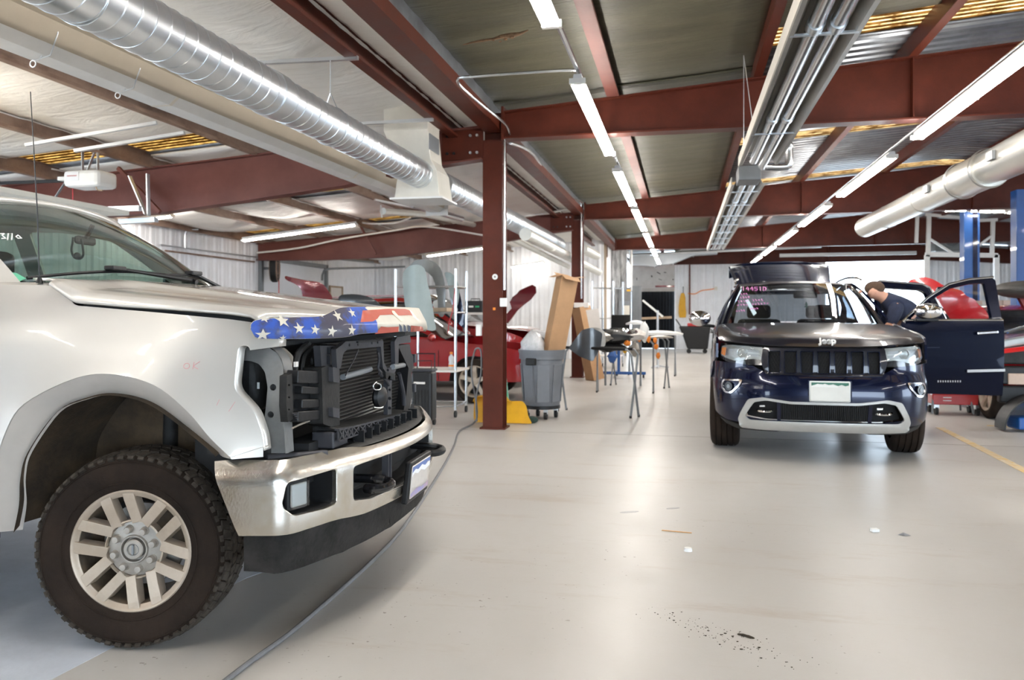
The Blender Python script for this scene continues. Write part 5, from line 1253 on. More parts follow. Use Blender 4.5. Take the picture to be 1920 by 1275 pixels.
# ================================================================= DARK BLUE SUV
suv = thing('suv', 'Dark navy blue SUV facing the viewer, seven slot grille, liftgate and left doors open', 'car', (1.26, 8.42, 0), math.radians(-92))
U = suv
def car_wheel(par, x, y, side, R=.385, W=.265, rr=.255, spokes=5, rimm='rim', steer=0, label=None, tyrem='rubber', groove=True, tw=1.0):
    Mx = Matrix.Translation((x, y, R)) @ Matrix.Rotation(steer, 4, 'Z') @ (Matrix.Rotation(PI, 4, 'Z') if side > 0 else Matrix())
    def B(mb, nm, m, p_, **k): mb.v = [Mx @ p for p in mb.v]; return mb.build(nm, m, p_, **k)
    h = W/2; prof = [(rr-.005,-h+.012),(rr+.012,-h),(R-.05,-h-.006),(R-.022,-h+.006),(R-.006,-h+.028)]
    if groove:
        for g in (-.6,-.2,.2,.6): prof += [(R,h*g-.010),(R,h*g-.0055),(R-.011,h*g-.004),(R-.011,h*g+.004),(R,h*g+.0055)]
    prof += [(R-.006,h-.028),(R-.022,h-.006),(R-.05,h+.006),(rr,h-.01)]
    ax = ((0,0,0),(0,1,0))
    t = B(MB().lathe(prof, *ax, 64), 'wheel', tyrem, par, smooth=True, ang=38, label=label)
    B(MB().lathe([(rr+.006,-h+.006),(rr,-h-.002),(rr-.012,-h+.006),(rr-.02,-h+.03),(rr-.03,.0),(rr-.03,h)], *ax, 48), 'rim', rimm, t, smooth=True, ang=40)
    mb = MB()
    for k in range(spokes):
        th = 2*PI*k/spokes+PI/2; c_, s_ = math.cos(th), math.sin(th)
        P3 = lambda r, q, yy: Vector((r*c_-q*s_, yy, r*s_+q*c_))
        mb.loft([[P3(r, -w_, yf+.03), P3(r, -w_*.8, yf), P3(r, w_*.8, yf), P3(r, w_, yf+.03)] for r, w_, yf in ((.03,.03*tw,-h+.03),(.09,.03*tw,-h+.022),(rr*.65,.026*tw,-h+.01),(rr-.012,.034*tw,-h+.006))], cap=True)
    B(mb, 'spokes', rimm, t)
    B(MB().lathe([(.055,-h+.05),(.052,-h+.018),(.03,-h+.012),(0,-h+.012)], *ax, 24), 'hub_cap', rimm, t, smooth=True)
    B(MB().lathe([(rr-.03,.03),(0,.03)], *ax, 32), 'brake_backing', 'dark', t)
    return t
uplan = spline([(.92,0),(.912,.25),(.885,.47),(.83,.655),(.735,.80),(.60,.895),(.44,.94),(.25,.958),(0,.962),(-.5,.962)], 6)
ua = [0]
for a, b in zip(uplan, uplan[1:]): ua.append(ua[-1]+math.hypot(a[0]-b[0], a[1]-b[1]))
def up_(s):
    sg = 1 if s >= 0 else -1; s = abs(s)
    for i in range(len(uplan)-1):
        if s <= ua[i+1] or i == len(uplan)-2:
            t = (s-ua[i])/(ua[i+1]-ua[i]); a, b = uplan[i], uplan[i+1]; dx, dy = b[0]-a[0], b[1]-a[1]; L = math.hypot(dx, dy)
            return a[0]+dx*t, (a[1]+dy*t)*sg, dy/L, -dx/L*sg
def us(y):
    lo, hi = 0, ua[-1]
    for _ in range(30):
        m_ = (lo+hi)/2
        if up_(m_)[1] < abs(y): lo = m_
        else: hi = m_
    return lo if y >= 0 else -lo
uin = spline([(.26,.10),(.32,.05),(.42,.005),(.50,-.005),(.60,-.012),(.70,0),(.77,.02),(.80,.045),(.86,.05),(.95,.062),(1.04,.085),(1.10,.13),(1.16,.2)], 4)
def um(s, z, d=0):
    x, y, nx, ny = up_(s); k = interp(uin, z)*(1 if abs(s) < .9 else max(.25, 1-(abs(s)-.9)*2))-d
    return (x-nx*k, y-ny*k, z)
def ux(x):   # arc position on the side for a given x
    lo, hi = .3, ua[-1]
    for _ in range(30):
        m_ = (lo+hi)/2
        if up_(m_)[0] > x: lo = m_
        else: hi = m_
    return lo
sE = ux(.42)
arch = [(ux(.43*math.cos(math.radians(a))), .385+.43*math.sin(math.radians(a))) for a in (4, 14, 24, 34, 44, 54)]
sF = ux(.26)
half = [(us(.0),.37),(us(.50),.37),(us(.60),.36),(us(.72),.335),(us(.86),.345)]+arch+[(ux(.25),.87),(ux(.45),.885),(us(.80),.880),(us(.62),.862),(us(.50),.80),(us(.40),.785),(0,.785)]
fas = half+[(-s, z) for s, z in reversed(half[1:-1])]
inl = rc([(us(-.50),.575),(us(-.30),.545),(us(.30),.545),(us(.50),.575),(us(.62),.545),(us(.70),.40),(us(.5),.375),(us(-.5),.375),(us(-.70),.40),(us(-.62),.545)], .02)
fas[0] = (0,.30); lowmid = (us(.66),.30)
half2 = [(0,.30),(us(.40),.30),(us(.66),.30),(us(.74),.335),(us(.86),.345)]+half[5:]
fas = half2+[(-s, z) for s, z in reversed(half2[1:-1])]
panel('front_bumper', fas, [inl], lambda s, z: um(s, z), .05, 'navy', U, thick=.006, ang=50)
# satin frame around the lower intake
fo = rc([(us(-.52),.582),(us(-.29),.552),(us(.29),.552),(us(.52),.582),(us(.64),.556),(us(.745),.36),(us(.73),.285),(us(.5),.278),(us(-.5),.278),(us(-.73),.285),(us(-.745),.36),(us(-.64),.560)], .025)
fi = rc([(us(-.49),.556),(us(-.28),.530),(us(.28),.530),(us(.49),.556),(us(.59),.535),(us(.675),.40),(us(.64),.368),(us(-.64),.368),(us(-.675),.40),(us(-.59),.535)], .02)
panel('lower_trim_frame', fo, [fi], lambda s, z: um(s, z, .012+.02*(1 if z < .33 else 0)), .05, 'satin_silver', U, thick=.012, label='satin silver frame round the lower intake')
panel('lower_intake', inl, [], lambda s, z: um(s, z, -.09), .08, 'dark', U, thick=0)
mb = MB(); 
for i in range(46):
    s = us(-.36)+(us(.36)-us(-.36))*i/45; mb.bar(um(s, .385, -.03), um(s, .525, -.03), .006, .01)
mb.build('intake_mesh', 'black', U)
for s in (us(-.385), us(.385)): mb = MB(); mb.bar(um(s, .375, -.02), um(s, .545, -.02), .03, .02); mb.build('intake_divider', 'navy', U)
for sg in (-1, 1):
    c = Vector(um(us(.50*sg), .455, -.03)); mb = MB(); mb.tube(spline([c+Vector((-.03,-.07,.01)), c+Vector((.02,-.05,.0)), c+Vector((.03,.03,.0)), c+Vector((-.01,.07,.008))], 4), .012, 8); tw = mb.build('tow_hook', 'chrome', U, smooth=True); MB().box(c+Vector((.0,-.03,.045)), (.02,.05,.02)).build('hook_bolt', 'chrome', tw, bevel=.004)
for sg in (-1, 1):
    pts = rc([(us(.30)*sg,.285),(us(.70)*sg,.292),(us(.93)*sg,.352),(us(.9)*sg,.30),(us(.72)*sg,.225),(us(.42)*sg,.232)], .01)
    panel('lower_valance', pts, [], lambda s, z: um(s, max(z, .26), -.02), .06, 'black_dusty', U, thick=.01)
# fog lamps
for sg in (-1, 1):
    cs = us(.80)*sg
    o = rc([(cs-.135*sg,.735),(cs+.10*sg,.725),(cs+.115*sg,.655),(cs+.045*sg,.60),(cs-.03*sg,.60),(cs-.11*sg,.68)], .03)
    i_ = [(cs+(s-cs)*.82, .668+(z-.668)*.78) for s, z in o]
    fr = panel('fog_lamp', o, [i_], lambda s, z: um(s, z, .012), .04, 'chrome', U, thick=.01)
    panel('bezel', i_, [], lambda s, z: um(s, z, .004), .04, 'navy', fr, thick=.004)
    c = Vector(um(cs+.0, .665, .01)); n_ = Vector(um(cs, .665, .02))-Vector(um(cs, .665, 0)); MB().cyl(c, c+n_.normalized()*.012, .042, n=20).build('lamp', 'black_gloss', fr, smooth=True)
    MB().cyl(c+n_.normalized()*.012, c+n_.normalized()*.016, .018, n=16).build('lamp_lens', 'greypaint', fr)
# plate
PM = lambda d: (lambda y, z: (.935+d, y, z))
gq = [panel('q', rc([(-.128,.558),(.212,.558),(.212,.742),(-.128,.742)], .012), [], PM(0), .2, mat('plate frame', (.62,.63,.60), .4), U, thick=.004),
      panel('q', rc([(-.118,.568),(.202,.568),(.202,.732),(-.118,.732)], .01), [], PM(.003), .2, mat('plate field', (.66,.65,.60), .5, 0, .08, 6), U, thick=0),
      panel('q', [(-.112,.729),(-.112,.700),(-.075,.712),(-.03,.716),(.02,.708),(.07,.716),(.11,.702),(.14,.712),(.17,.700),(.198,.708),(.198,.729)], [], PM(.0045), .2, mat('plate green', (.03,.14,.09), .5), U, thick=0),
      panel('q', [(-.112,.698),(-.06,.718),(-.02,.712),(.0,.720),(.04,.706),(.07,.712),(.11,.698),(.11,.690),(-.112,.690)], [], PM(.005), .2, mat('plate peaks', (.72,.72,.68), .5), U, thick=0)]
join(gq, 'licence_plate', U, label='licence plate, white peaks on dark green, number blurred out')
MB().box((.915,.042,.65), (.03,.37,.21)).build('plate_mount', 'navy', U, bevel=.01)
# grille with seven slots
gt = half3 = None
go = rc([(us(-.50),.787),(us(.50),.787),(us(.545),.90),(us(.53),1.030),(us(-.53),1.030),(us(-.545),.90)], .02)
sl = []
for k in range(7):
    c = us(.447)*2*(k-3)/6.3; w_ = .052; sl.append(rc([(c-w_*.94,.806),(c+w_*.94,.806),(c+w_,1.000),(c-w_,1.000)], .012))
g_ = panel('grille', go, sl, lambda s, z: um(s, z, .012), .03, 'navy_dust', U, thick=.02)
for k, s_ in enumerate(sl):
    c = sum(p[0] for p in s_)/len(s_); o2 = [(c+(s-c)*1.13, .903+(z-.903)*1.06) for s, z in s_]
    sl_ = panel('slot', [(c+(s-c)*1.10, .903+(z-.903)*1.045) for s, z in s_], [s_], lambda s, z: um(s, z, .017), .04, 'navy', g_, thick=.004)
    mb = MB()
    for i in range(4):
        for j in range(8):
            q = (c-.04+.0267*i+(.013 if j % 2 else 0), .818+.0245*j); 
            for a in range(6): mb.bar(um(q[0]+.012*math.cos(a*PI/3), q[1]+.012*math.sin(a*PI/3), -.012), um(q[0]+.012*math.cos((a+1)*PI/3), q[1]+.012*math.sin((a+1)*PI/3), -.012), .004, .003)
    mb.build('honeycomb', 'dark', g_)
panel('grille_backing', go, [], lambda s, z: um(s, z, -.03), .1, 'dark', U, thick=0)
# headlamps
for sg in (-1, 1):
    def hs(y): return us(y*sg)
    o = [(hs(.535),1.030),(hs(.70),1.040),(hs(.86),1.045),(ux(.50)*sg,1.030),(ux(.50)*sg,.95),(ux(.60)*sg,.925),(hs(.82),.902),(hs(.76),.898),(hs(.70),.915),(hs(.62),.925),(hs(.535),.915)]
    o = rc(o, .015)
    hl = panel('headlamp', o, [], lambda s, z: um(s, z, -.035), .04, 'lamp_white', U, thick=.005, label='clear headlamp with amber side marker')
    panel('lens', o, [], lambda s, z: um(s, z, .004), .05, 'glass_clear', hl, thick=.003)
    ci = [(sum(p[0] for p in o)/len(o)+(p[0]-sum(q[0] for q in o)/len(o))*.86, .97+(p[1]-.97)*.60) for p in o]
    panel('inner_bezel', o, [ci], lambda s, z: um(s, z, -.012), .04, 'satin_silver', hl, thick=.01)
    c = Vector(um(hs(.745), .978, -.03)); n_ = Vector((.9,.25*sg,0)).normalized(); MB().lathe([(.052,-.03),(.050,.012),(.040,.016),(.036,.006),(0,.02)], c, n_, 24).build('projector', 'satin_silver', hl, smooth=True, ang=35)
    MB().bar(um(hs(.56), .972, -.012), um(hs(.68), .975, -.012), .02, .012).build('light_bar', 'white', hl)
    am = [(ux(.60)*sg,1.02),(ux(.52)*sg,1.015),(ux(.52)*sg,.955),(ux(.60)*sg,.94)]; panel('side_marker', am, [], lambda s, z: um(s, z, -.005), .04, 'amber', hl, thick=.004)
    panel('headlamp_surround', rc([(hs(.515),1.045),(ux(.47)*sg,1.06),(ux(.44)*sg,.93),(hs(.80),.868),(hs(.515),.868)], .02), [o], lambda s, z: um(s, z, -.004), .05, 'black_gloss', U, thick=.004)
# hood
def uhz(x, y):
    c = interp([(-.98,1.255),(-.6,1.245),(-.2,1.222),(.2,1.190),(.5,1.158),(.7,1.128),(.80,1.098),(.86,1.06)], x); a = abs(y)
    e = interp([(-.98,1.215),(-.6,1.205),(-.2,1.18),(.2,1.15),(.5,1.115),(.7,1.075),(.86,1.04)], x)
    k = interp([(0,1),(.33,1),(.42,.86),(.60,.78),(.80,.55),(.86,.3),(.905,0)], a); return e+(c-e)*k
def hedge(y):    # front edge of hood
    a = abs(y); return interp([(0,.845),(.3,.838),(.5,.81),(.65,.765),(.78,.69),(.86,.60),(.905,.50)], a)
mb = MB(); rings = []
for i in range(25):
    t = i/24; row = []
    for j in range(61):
        y = -.905+1.81*j/60; xb = -.60-.36*(abs(y)/.905)**2; x = xb+(hedge(y)-xb)*t; z = uhz(x, y)
        row.append(Vector((x+(.0 if i < 24 else .012), y, z-(0 if i < 24 else .028))))
    rings.append(row)
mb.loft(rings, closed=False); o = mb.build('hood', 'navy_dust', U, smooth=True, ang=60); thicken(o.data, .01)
# lettering on the hood nose
mx = Matrix.Translation((.842, .035, 1.092)) @ Matrix.Rotation(math.radians(90), 4, 'Z') @ Matrix.Rotation(math.radians(48), 4, 'X')
text('maker_lettering', 'Jeep', 'white_metal', U, mx, .082, .008, .003, label='chrome maker lettering on the hood nose')
# body sides
def uy(x, z):
    y = up_(ux(x))[1] if x > -.4 else .962
    if z > 1.05: y -= interp([(1.05,0),(1.12,.012),(1.22,.045),(1.45,.15),(1.68,.285),(1.76,.36)], z)
    if z < .5: y -= .02*(.5-z)/.15
    d = min(math.hypot(x-cx, z-.385) for cx in (0, -2.92)); y += .022*max(0, 1-abs(d-.43)/.10)
    if x < -3.3: y -= .25*((-3.3-x)/.45)**2
    return y
fa = [(.43*math.cos(math.radians(a)), .385+.43*math.sin(math.radians(a))) for a in range(50, 178, 8)]
ra = [(-2.92+.43*math.cos(math.radians(a)), .385+.43*math.sin(math.radians(a))) for a in range(4, 178, 8)]
sideo = fa+[(-.44,.36),(-2.48,.36)]+ra+[(-3.36,.40),(-3.66,.44),(-3.74,.80),(-3.70,1.15),(-3.60,1.28),(-3.22,1.66),(-2.2,1.725),(-1.75,1.71),(-1.42,1.60),(-.90,1.262),(-.72,1.235),(-.3,1.19),(.2,1.15),(.44,1.115),(.50,1.055),(.50,.92),(.42,.885),(.30,.87)]
w1 = rc([(-1.02,1.262),(-1.45,1.545),(-1.70,1.635),(-1.84,1.645),(-1.84,1.262)], .03); w2 = rc([(-1.92,1.262),(-1.92,1.645),(-2.72,1.615),(-2.86,1.262)], .03); w3 = rc([(-2.94,1.27),(-2.82,1.60),(-3.18,1.55),(-3.46,1.30)], .03)
dA = rc([(-.74,.47),(-.74,1.235),(-1.0,1.30),(-1.52,1.625),(-1.82,1.675),(-1.82,.47)], .03); dB = rc([(-1.93,.47),(-1.93,1.67),(-2.70,1.645),(-2.90,1.27),(-2.76,.95),(-2.52,.75),(-2.44,.47)], .03)
for s, holes in ((-1, [w1, w2, w3]), (1, [dA, dB, w3])):
    b_ = panel('body_side', sideo, holes, lambda x, z, s=s: (x, s*uy(x, z), z), .07, 'navy', U, thick=.02, off=1 if s > 0 else -1)
    for w_ in ((w1, w2, w3) if s < 0 else (w3,)): panel('side_window', w_, [], lambda x, z, s=s: (x, s*(uy(x, z)-.01), z), .12, 'glass_dark', U, thick=0)
    if s < 0:
        for xs in (-.74, -1.88): MB().tube([(xs, s*(uy(xs, z)+.001), z) for z in (.45,.7,1.0,1.2)], .004, 4).build('door_gap', 'dark', U)
        for xs in (-1.62, -2.62): MB().box((xs, s*.975, 1.12), (.2,.035,.03)).build('door_handle', 'chrome', U, bevel=.008)
        MB().tube([(x, s*(uy(x, 1.25)+.006), 1.252) for x in (-.95,-1.5,-2.2,-2.9,-3.4)], .008, 6).build('beltline_trim', 'chrome', U)
    MB().tube(spline([(-1.45, s*.70, 1.735), (-1.6, s*.66, 1.765), (-2.3, s*.65, 1.785), (-3.0, s*.64, 1.755), (-3.15, s*.66, 1.72)], 5), .014, 8).build('roof_rail', 'chrome', U, smooth=True)
    mb = MB(); mb.loft([[Vector((x, s*.93, z)), Vector((x, s*.55, z))] for x, z in [(.45*math.cos(math.radians(a)), .385+.45*math.sin(math.radians(a))) for a in range(0, 181, 12)]], closed=False); mb.build('wheel_well', 'dark', U)
    mb = MB(); mb.loft([[Vector((x-2.92, s*.93, z)), Vector((x-2.92, s*.55, z))] for x, z in [(.45*math.cos(math.radians(a)), .385+.45*math.sin(math.radians(a))) for a in range(0, 181, 12)]], closed=False); mb.build('wheel_well', 'dark', U)
    car_wheel(U, 0, .832*s, s, spokes=5, steer=math.radians(-3)); car_wheel(U, -2.95, .832*s, s, spokes=5)
# glass, pillars, roof
def uw(t, q, d=0):
    a = Vector((-.62-.36*abs(q)**2, q*.83, 1.262-.035*q*q)); b = Vector((-1.47-.26*q*q, q*.635, 1.705-.03*q*q)); p = a.lerp(b, t); return p+Vector((.5,.1*q,.86)).normalized()*(math.sin(PI*t)*.03+d)
mb = MB(); mb.loft([[uw(j/10, -1+2*i/24) for i in range(25)] for j in range(11)], closed=False); mb.build('windshield', 'glass_dark', U, smooth=True)
for s in (-1, 1):
    mb = MB(); mb.loft([[uw(j/10, s*.955, .006), uw(j/10, s, .012)+Vector((0,s*.01,0)), uw(j/10, s)+Vector((-.07,s*.05,-.02)), uw(j/10, s)+Vector((-.08,0,-.04)), uw(j/10, s*.955)+Vector((-.03,0,-.03))] for j in range(11)], cap=True); mb.build('windshield_pillar', 'navy_dust', U, smooth=True, ang=50)
mb = MB(); rings = []
for j in range(14):
    t = j/13; row = []
    for i in range(25):
        q = -1+2*i/24; X = -1.47-.26*q*q*(1-t)-(3.26-1.47)*t; row.append(Vector((X, q*(.635+.02*math.sin(t*PI)), 1.705-.03*q*q+.055*math.sin(min(1, t*1.9)*PI/2)-.06*max(0, t-.5)*2)))
    rings.append(row)
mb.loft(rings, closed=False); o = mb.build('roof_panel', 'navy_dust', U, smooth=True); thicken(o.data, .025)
MB().box((-3.24,0,1.64), (.10,1.2,.05)).build('rear_header', 'navy', U, bevel=.01)
for s in (-1, 1): MB().bar((-3.30,s*.64,1.66), (-3.62,s*.74,1.15), .10, .10).build('rear_pillar', 'navy', U)
MB().box((-3.60,0,.62), (.22,1.6,.40)).build('rear_bumper', 'navy', U, bevel=.05)
# cabin
MB().box((-1.8,0,.50), (3.3,1.7,.05)).build('cabin_floor', 'dark', U)
mb = MB(); mb.loft([[Vector((-.66-.36*(y/.83)**2, y, 1.235)), Vector((-1.02, y, 1.20)), Vector((-1.16, y, 1.10)), Vector((-1.16, y, .75))] for y in [-.82+.0683*i for i in range(25)]], closed=False); mb.build('dashboard', 'fabric', U, smooth=True, ang=50)
for y in (-.38, .38):
    for X in (-1.95, -2.85):
        sb = MB().box((X, y, .98), (.15,.50,.60), m=Matrix.Rotation(-.2, 3, 'Y')).build('seat_back', 'fabric', U, bevel=.06); MB().box((X-.08, y, 1.37), (.09,.25,.17)).build('headrest', 'fabric', sb, bevel=.04); MB().box((X+.25,y,.72), (.5,.5,.16)).build('seat_cushion', 'fabric', sb, bevel=.05)
MB().tube([(-1.32+.05*math.sin(a), .38+.17*math.cos(a), 1.12+.15*math.sin(a)) for a in [2*PI*i/24 for i in range(25)]], .013, 8).build('steering_wheel', 'black', U, smooth=True)
rm = MB().box((-1.35, .08, 1.56), (.03,.26,.075)).build('rear_view_mirror', 'black', U, bevel=.02)
tree = [(0,.055),(.012,.035),(.006,.035),(.018,.015),(.008,.015),(.024,-.012),(.005,-.012),(.005,-.03),(-.005,-.03),(-.005,-.012),(-.024,-.012),(-.008,.015),(-.018,.015),(-.006,.035),(-.012,.035)]
panel('hanging_air_freshener', [(a+.09, b+1.43) for a, b in tree], [], lambda y, z: (-1.33, y, z), .02, mat('green card', (.02,.16,.10), .7), rm, thick=.002)
MB().tube([(-1.33,.09,1.485),(-1.33,.09,1.53)], .002, 4).build('string', 'white', rm)
# pink marker writing and tape strip on the glass
pink = mat('pink paint marker', (.70,.22,.55), .5)
def suvW(P_): 
    a = math.radians(-92); return Vector((1.26+P_.x*math.cos(a)-P_.y*math.sin(a), 8.42+P_.x*math.sin(a)+P_.y*math.cos(a), P_.z))
def uws(u, v):
    best = None
    for i in range(61):
        for j in range(41):
            P_ = uw(j/40, -1+i/30, .006); w_ = suvW(P_); dep = -w_.x*sA+w_.y*cA; e = (960+FPX*(w_.x*cA+w_.y*sA)/dep-u)**2+(592-FPX*(w_.z-H)/dep-v)**2
            if best is None or e < best[0]: best = (e, i, j)
    _, i0_, j0_ = best; best = None
    for i in range(-10, 11):
        for j in range(-10, 11):
            P_ = uw((j0_+j/10)/40, -1+(i0_+i/10)/30, .006); w_ = suvW(P_); dep = -w_.x*sA+w_.y*cA; e = (960+FPX*(w_.x*cA+w_.y*sA)/dep-u)**2+(592-FPX*(w_.z-H)/dep-v)**2
            if best is None or e < best[0]: best = (e, P_)
    return best[1]
def stroke(pts, nm='marker_writing', r=.004): MB().tube([uws(*p) for p in pts], r, 5).build(nm, pink, U, smooth=True)
G = {'4': [[(2,0),(0,4),(4,4)],[(3,1),(3,7)]], '5': [[(4,0),(0,0),(0,3),(3,3),(4,5),(3,7),(0,7)]], '1': [[(1,1),(2,0),(2,7)]], '9': [[(4,3),(1,3),(0,1),(2,0),(4,1),(4,7)]], 'D': [[(0,0),(0,7),(3,6),(4,3),(3,1),(0,0)]]}
for k, ch in enumerate('14451D'):
    for st in G[ch]: stroke([(1391+k*8.0+a*1.35, 538+b*.95) for a, b in st])
rnd = random.Random(5)
for (u0, v0, n_, w_) in ((1388,549,3,5),(1387,556,4,5),(1383,563,9,5.5),(1382,570,11,5.5),(1380,581,4,4.5),(1406,577,4,4)):
    for k in range(n_):
        if k == 4 and n_ > 6: continue
        u = u0+k*w_; stroke([(u+a*.7, v0+b*.8-k*.35) for a, b in [(0,rnd.uniform(0,4)),(2,rnd.uniform(0,2)),(3,4),(5,rnd.uniform(1,5)),(2,rnd.uniform(3,5))]], r=.003)
tp = [uws(1397,563), uws(1403,561), uws(1419,587), uws(1413,592)]
MB().add(tp, [(0,1,2,3)]).build('tape_strip', mat('pale blue tape', (.42,.56,.62), .6), U)
# open liftgate
Lg = []
for j in range(9):
    t = j/8; X = -3.22-.10-.95*t; zc = 1.76+.44*t-.06*t*t; row = []
    for i in range(21):
        q = -1+2*i/20; row.append(Vector((X+.04*q*q, q*(.62+.10*t), zc-.07*abs(q)**3-(.0 if j < 8 else .03))))
    Lg.append(row)
mb = MB(); mb.loft(Lg, closed=False); lg = mb.build('liftgate', 'navy', U, smooth=True); thicken(lg.data, .07)
mb = MB(); mb.loft([[Vector((-4.22, q*.72, 2.14-.07*abs(q)**3)), Vector((-4.30, q*.72, 1.98-.07*abs(q)**3))] for q in [-1+.1*i for i in range(21)]], closed=False); o = mb.build('gate_lower_edge', 'navy', lg, smooth=True); thicken(o.data, .05)
panel('gate_window', rc([(-3.45,-.50),(-3.95,-.56),(-3.95,.56),(-3.45,.50)], .05), [], lambda x, y: (x, y, 1.76+.44*(-x-3.32)/.95-.085), .2, 'glass_dark', lg, thick=.004)
for s in (-1, 1): MB().cyl((-3.34,s*.60,1.55), (-3.80,s*.64,1.90), .010, n=8).build('gas_strut', 'black', lg); MB().box((-4.22,s*.60,2.03), (.1,.2,.10)).build('tail_lamp', 'satin_silver', lg, bevel=.02)
MB().cyl((-2.95,-.28,1.73),(-3.02,-.28,1.80), .03, .01, n=12).build('roof_antenna', 'navy', U, smooth=True)
# door mirrors: right one on body, left one on the open door
def mirror(par, c, d, sgn):
    m_ = MB().sphere(Vector(c), .13, 20, (.62,.95,.68)).build('door_mirror', 'chrome', par, smooth=True); MB().bar(Vector(c)+Vector((0,0,-.07)), Vector(d), .05, .035).build('mirror_arm', 'black', m_, bevel=.01); return m_
mirror(U, (-.88, -1.10, 1.29), (-.92, -.94, 1.20), -1)
def opendoor(hx, hy, ang, outline, win, length, name, handle, mir):
    """door turned about its hinge; panel coords (d, z), d measured from the hinge"""
    c_, s_ = math.cos(ang), math.sin(ang); dx, dy = -c_, s_; nx, ny = s_, c_   # outward skin normal
    def dm(d, z, o=0):
        k = -interp([(.4,.03),(.7,0),(1.1,0),(1.25,.015),(1.72,.10)], z)+o; return (hx+dx*d+nx*k, hy+dy*d+ny*k, z)
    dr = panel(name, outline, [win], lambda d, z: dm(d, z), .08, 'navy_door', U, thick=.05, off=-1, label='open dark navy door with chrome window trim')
    panel('door_window', win, [], lambda d, z: dm(d, z, -.02), .2, 'glass_clear', dr, thick=0)
    return dr, dm
do = rc([(.0,.50),(.02,1.20),(.05,1.262),(.10,1.31),(.32,1.50),(.56,1.645),(.78,1.70),(1.04,1.725),(1.07,1.70),(1.09,1.30),(1.11,1.27),(1.10,.47)], .012)
dw = rc([(.12,1.285),(.34,1.475),(.58,1.612),(.80,1.663),(.95,1.672),(.99,1.29)], .02)
d1, dm1 = opendoor(-.76, .965, math.radians(76), do, dw, 1.1, 'front_door', True, True)
MB().tube([dm1(d, z, .008) for d, z in [(.03,1.258),(.10,1.322),(.32,1.512),(.56,1.658),(.78,1.712),(1.045,1.735)]], .012, 8).build('window_trim', 'chrome', d1, smooth=True)
MB().tube([dm1(d, 1.275, .008) for d in (.05,.4,.8,1.10)], .010, 8).build('belt_trim', 'chrome', d1, smooth=True)
MB().bar(dm1(.70, .735, .012), dm1(1.10, .745, .012), .025, .028).build('rub_strip', 'chrome', d1)
MB().bar(dm1(.02, .98, .004), dm1(.42, .985, .004), .006, .010).build('body_crease', 'navy', d1)
h_ = MB().bar(dm1(.80, 1.135, .03), dm1(1.02, 1.15, .03), .03, .030).build('door_handle', 'chrome', d1, bevel=.008)
for k in range(10): MB().bar(dm1(.40+.026*k, .625, .004), dm1(.413+.026*k, .625, .004), .004, .020).build('badge_letter', 'chrome', d1)
mc = Vector(dm1(.26, 1.365, .12)); mm = MB().sphere(mc, .14, 20, (.62,1.0,.62)).build('door_mirror', 'chrome', d1, smooth=True); MB().box(mc+Vector((-.02,-.02,-.09)), (.12,.22,.03)).build('mirror_foot', 'black', mm, bevel=.01)
do2 = rc([(.0,.50),(.02,1.25),(.03,1.70),(.10,1.735),(.70,1.70),(.80,1.66),(.98,1.28),(.96,1.10),(.86,.95),(.62,.75),(.52,.47)], .012)
dw2 = rc([(.09,1.29),(.09,1.66),(.66,1.635),(.74,1.60),(.90,1.29)], .02)
d2, dm2 = opendoor(-1.90, .965, math.radians(62), do2, dw2, 1.0, 'rear_door', True, False)
MB().tube([dm2(d, z, .008) for d, z in [(.03,1.715),(.10,1.745),(.70,1.71),(.80,1.67),(.98,1.285)]], .012, 8).build('window_trim', 'chrome', d2, smooth=True)
MB().bar(dm2(.70, 1.135, .03), dm2(.90, 1.15, .03), .03, .030).build('door_handle', 'chrome', d2, bevel=.008)

# ---------------------------------------------------------------- PERSON leaning in between the doors
per = thing('person', 'Person in a navy shirt bending into the SUV behind its open front door', 'person', (2.5, 9.98, 0))
def skin(name, V, E, R, m, par, lv=2, world=True, root=0):
    me = bpy.data.meshes.new(name); o = bpy.data.objects.new(name, me); C.objects.link(o); o.parent = par
    mi = WM(par).inverted() if world else Matrix(); me.from_pydata([tuple(mi @ Vector(p)) for p in V], E, [])
    sk = o.modifiers.new('skin', 'SKIN'); 
    for i, r_ in enumerate(R):
        d = me.skin_vertices[0].data[i]; d.radius = r_ if isinstance(r_, tuple) else (r_, r_); d.use_root = (i == root)
    sk.use_smooth_shade = True; sb = o.modifiers.new('sub', 'SUBSURF'); sb.levels = lv; sb.render_levels = lv
    dg = bpy.context.evaluated_depsgraph_get(); m2 = bpy.data.meshes.new_from_object(o.evaluated_get(dg)); o.modifiers.clear(); o.data = m2
    for p in m2.polygons: p.use_smooth = True
    m2.materials.clear(); m2.materials.append(M[m] if isinstance(m, str) else m); return o
# one continuous body: pelvis, spine, neck, head, arms, legs, hands
V = [(2.55,9.98,.95),(2.56,9.96,1.12),(2.50,9.92,1.32),(2.38,9.88,1.46),(2.26,9.86,1.53),(2.19,9.85,1.565),(2.13,9.84,1.60),(2.07,9.84,1.60),
     (2.52,9.88,.86),(2.42,9.84,.48),(2.50,9.83,.09),(2.38,9.82,.05),   (2.54,10.08,.86),(2.46,10.12,.48),(2.54,10.13,.09),(2.42,10.14,.05),
     (2.36,9.70,1.42),(2.26,9.62,1.20),(2.06,9.66,1.10),(1.99,9.67,1.09),  (2.40,10.05,1.42),(2.30,10.10,1.18),(2.08,10.04,1.10),(2.01,10.03,1.09)]
E = [(0,1),(1,2),(2,3),(3,4),(4,5),(5,6),(6,7),(0,8),(8,9),(9,10),(10,11),(0,12),(12,13),(13,14),(14,15),(3,16),(16,17),(17,18),(18,19),(3,20),(20,21),(21,22),(22,23)]
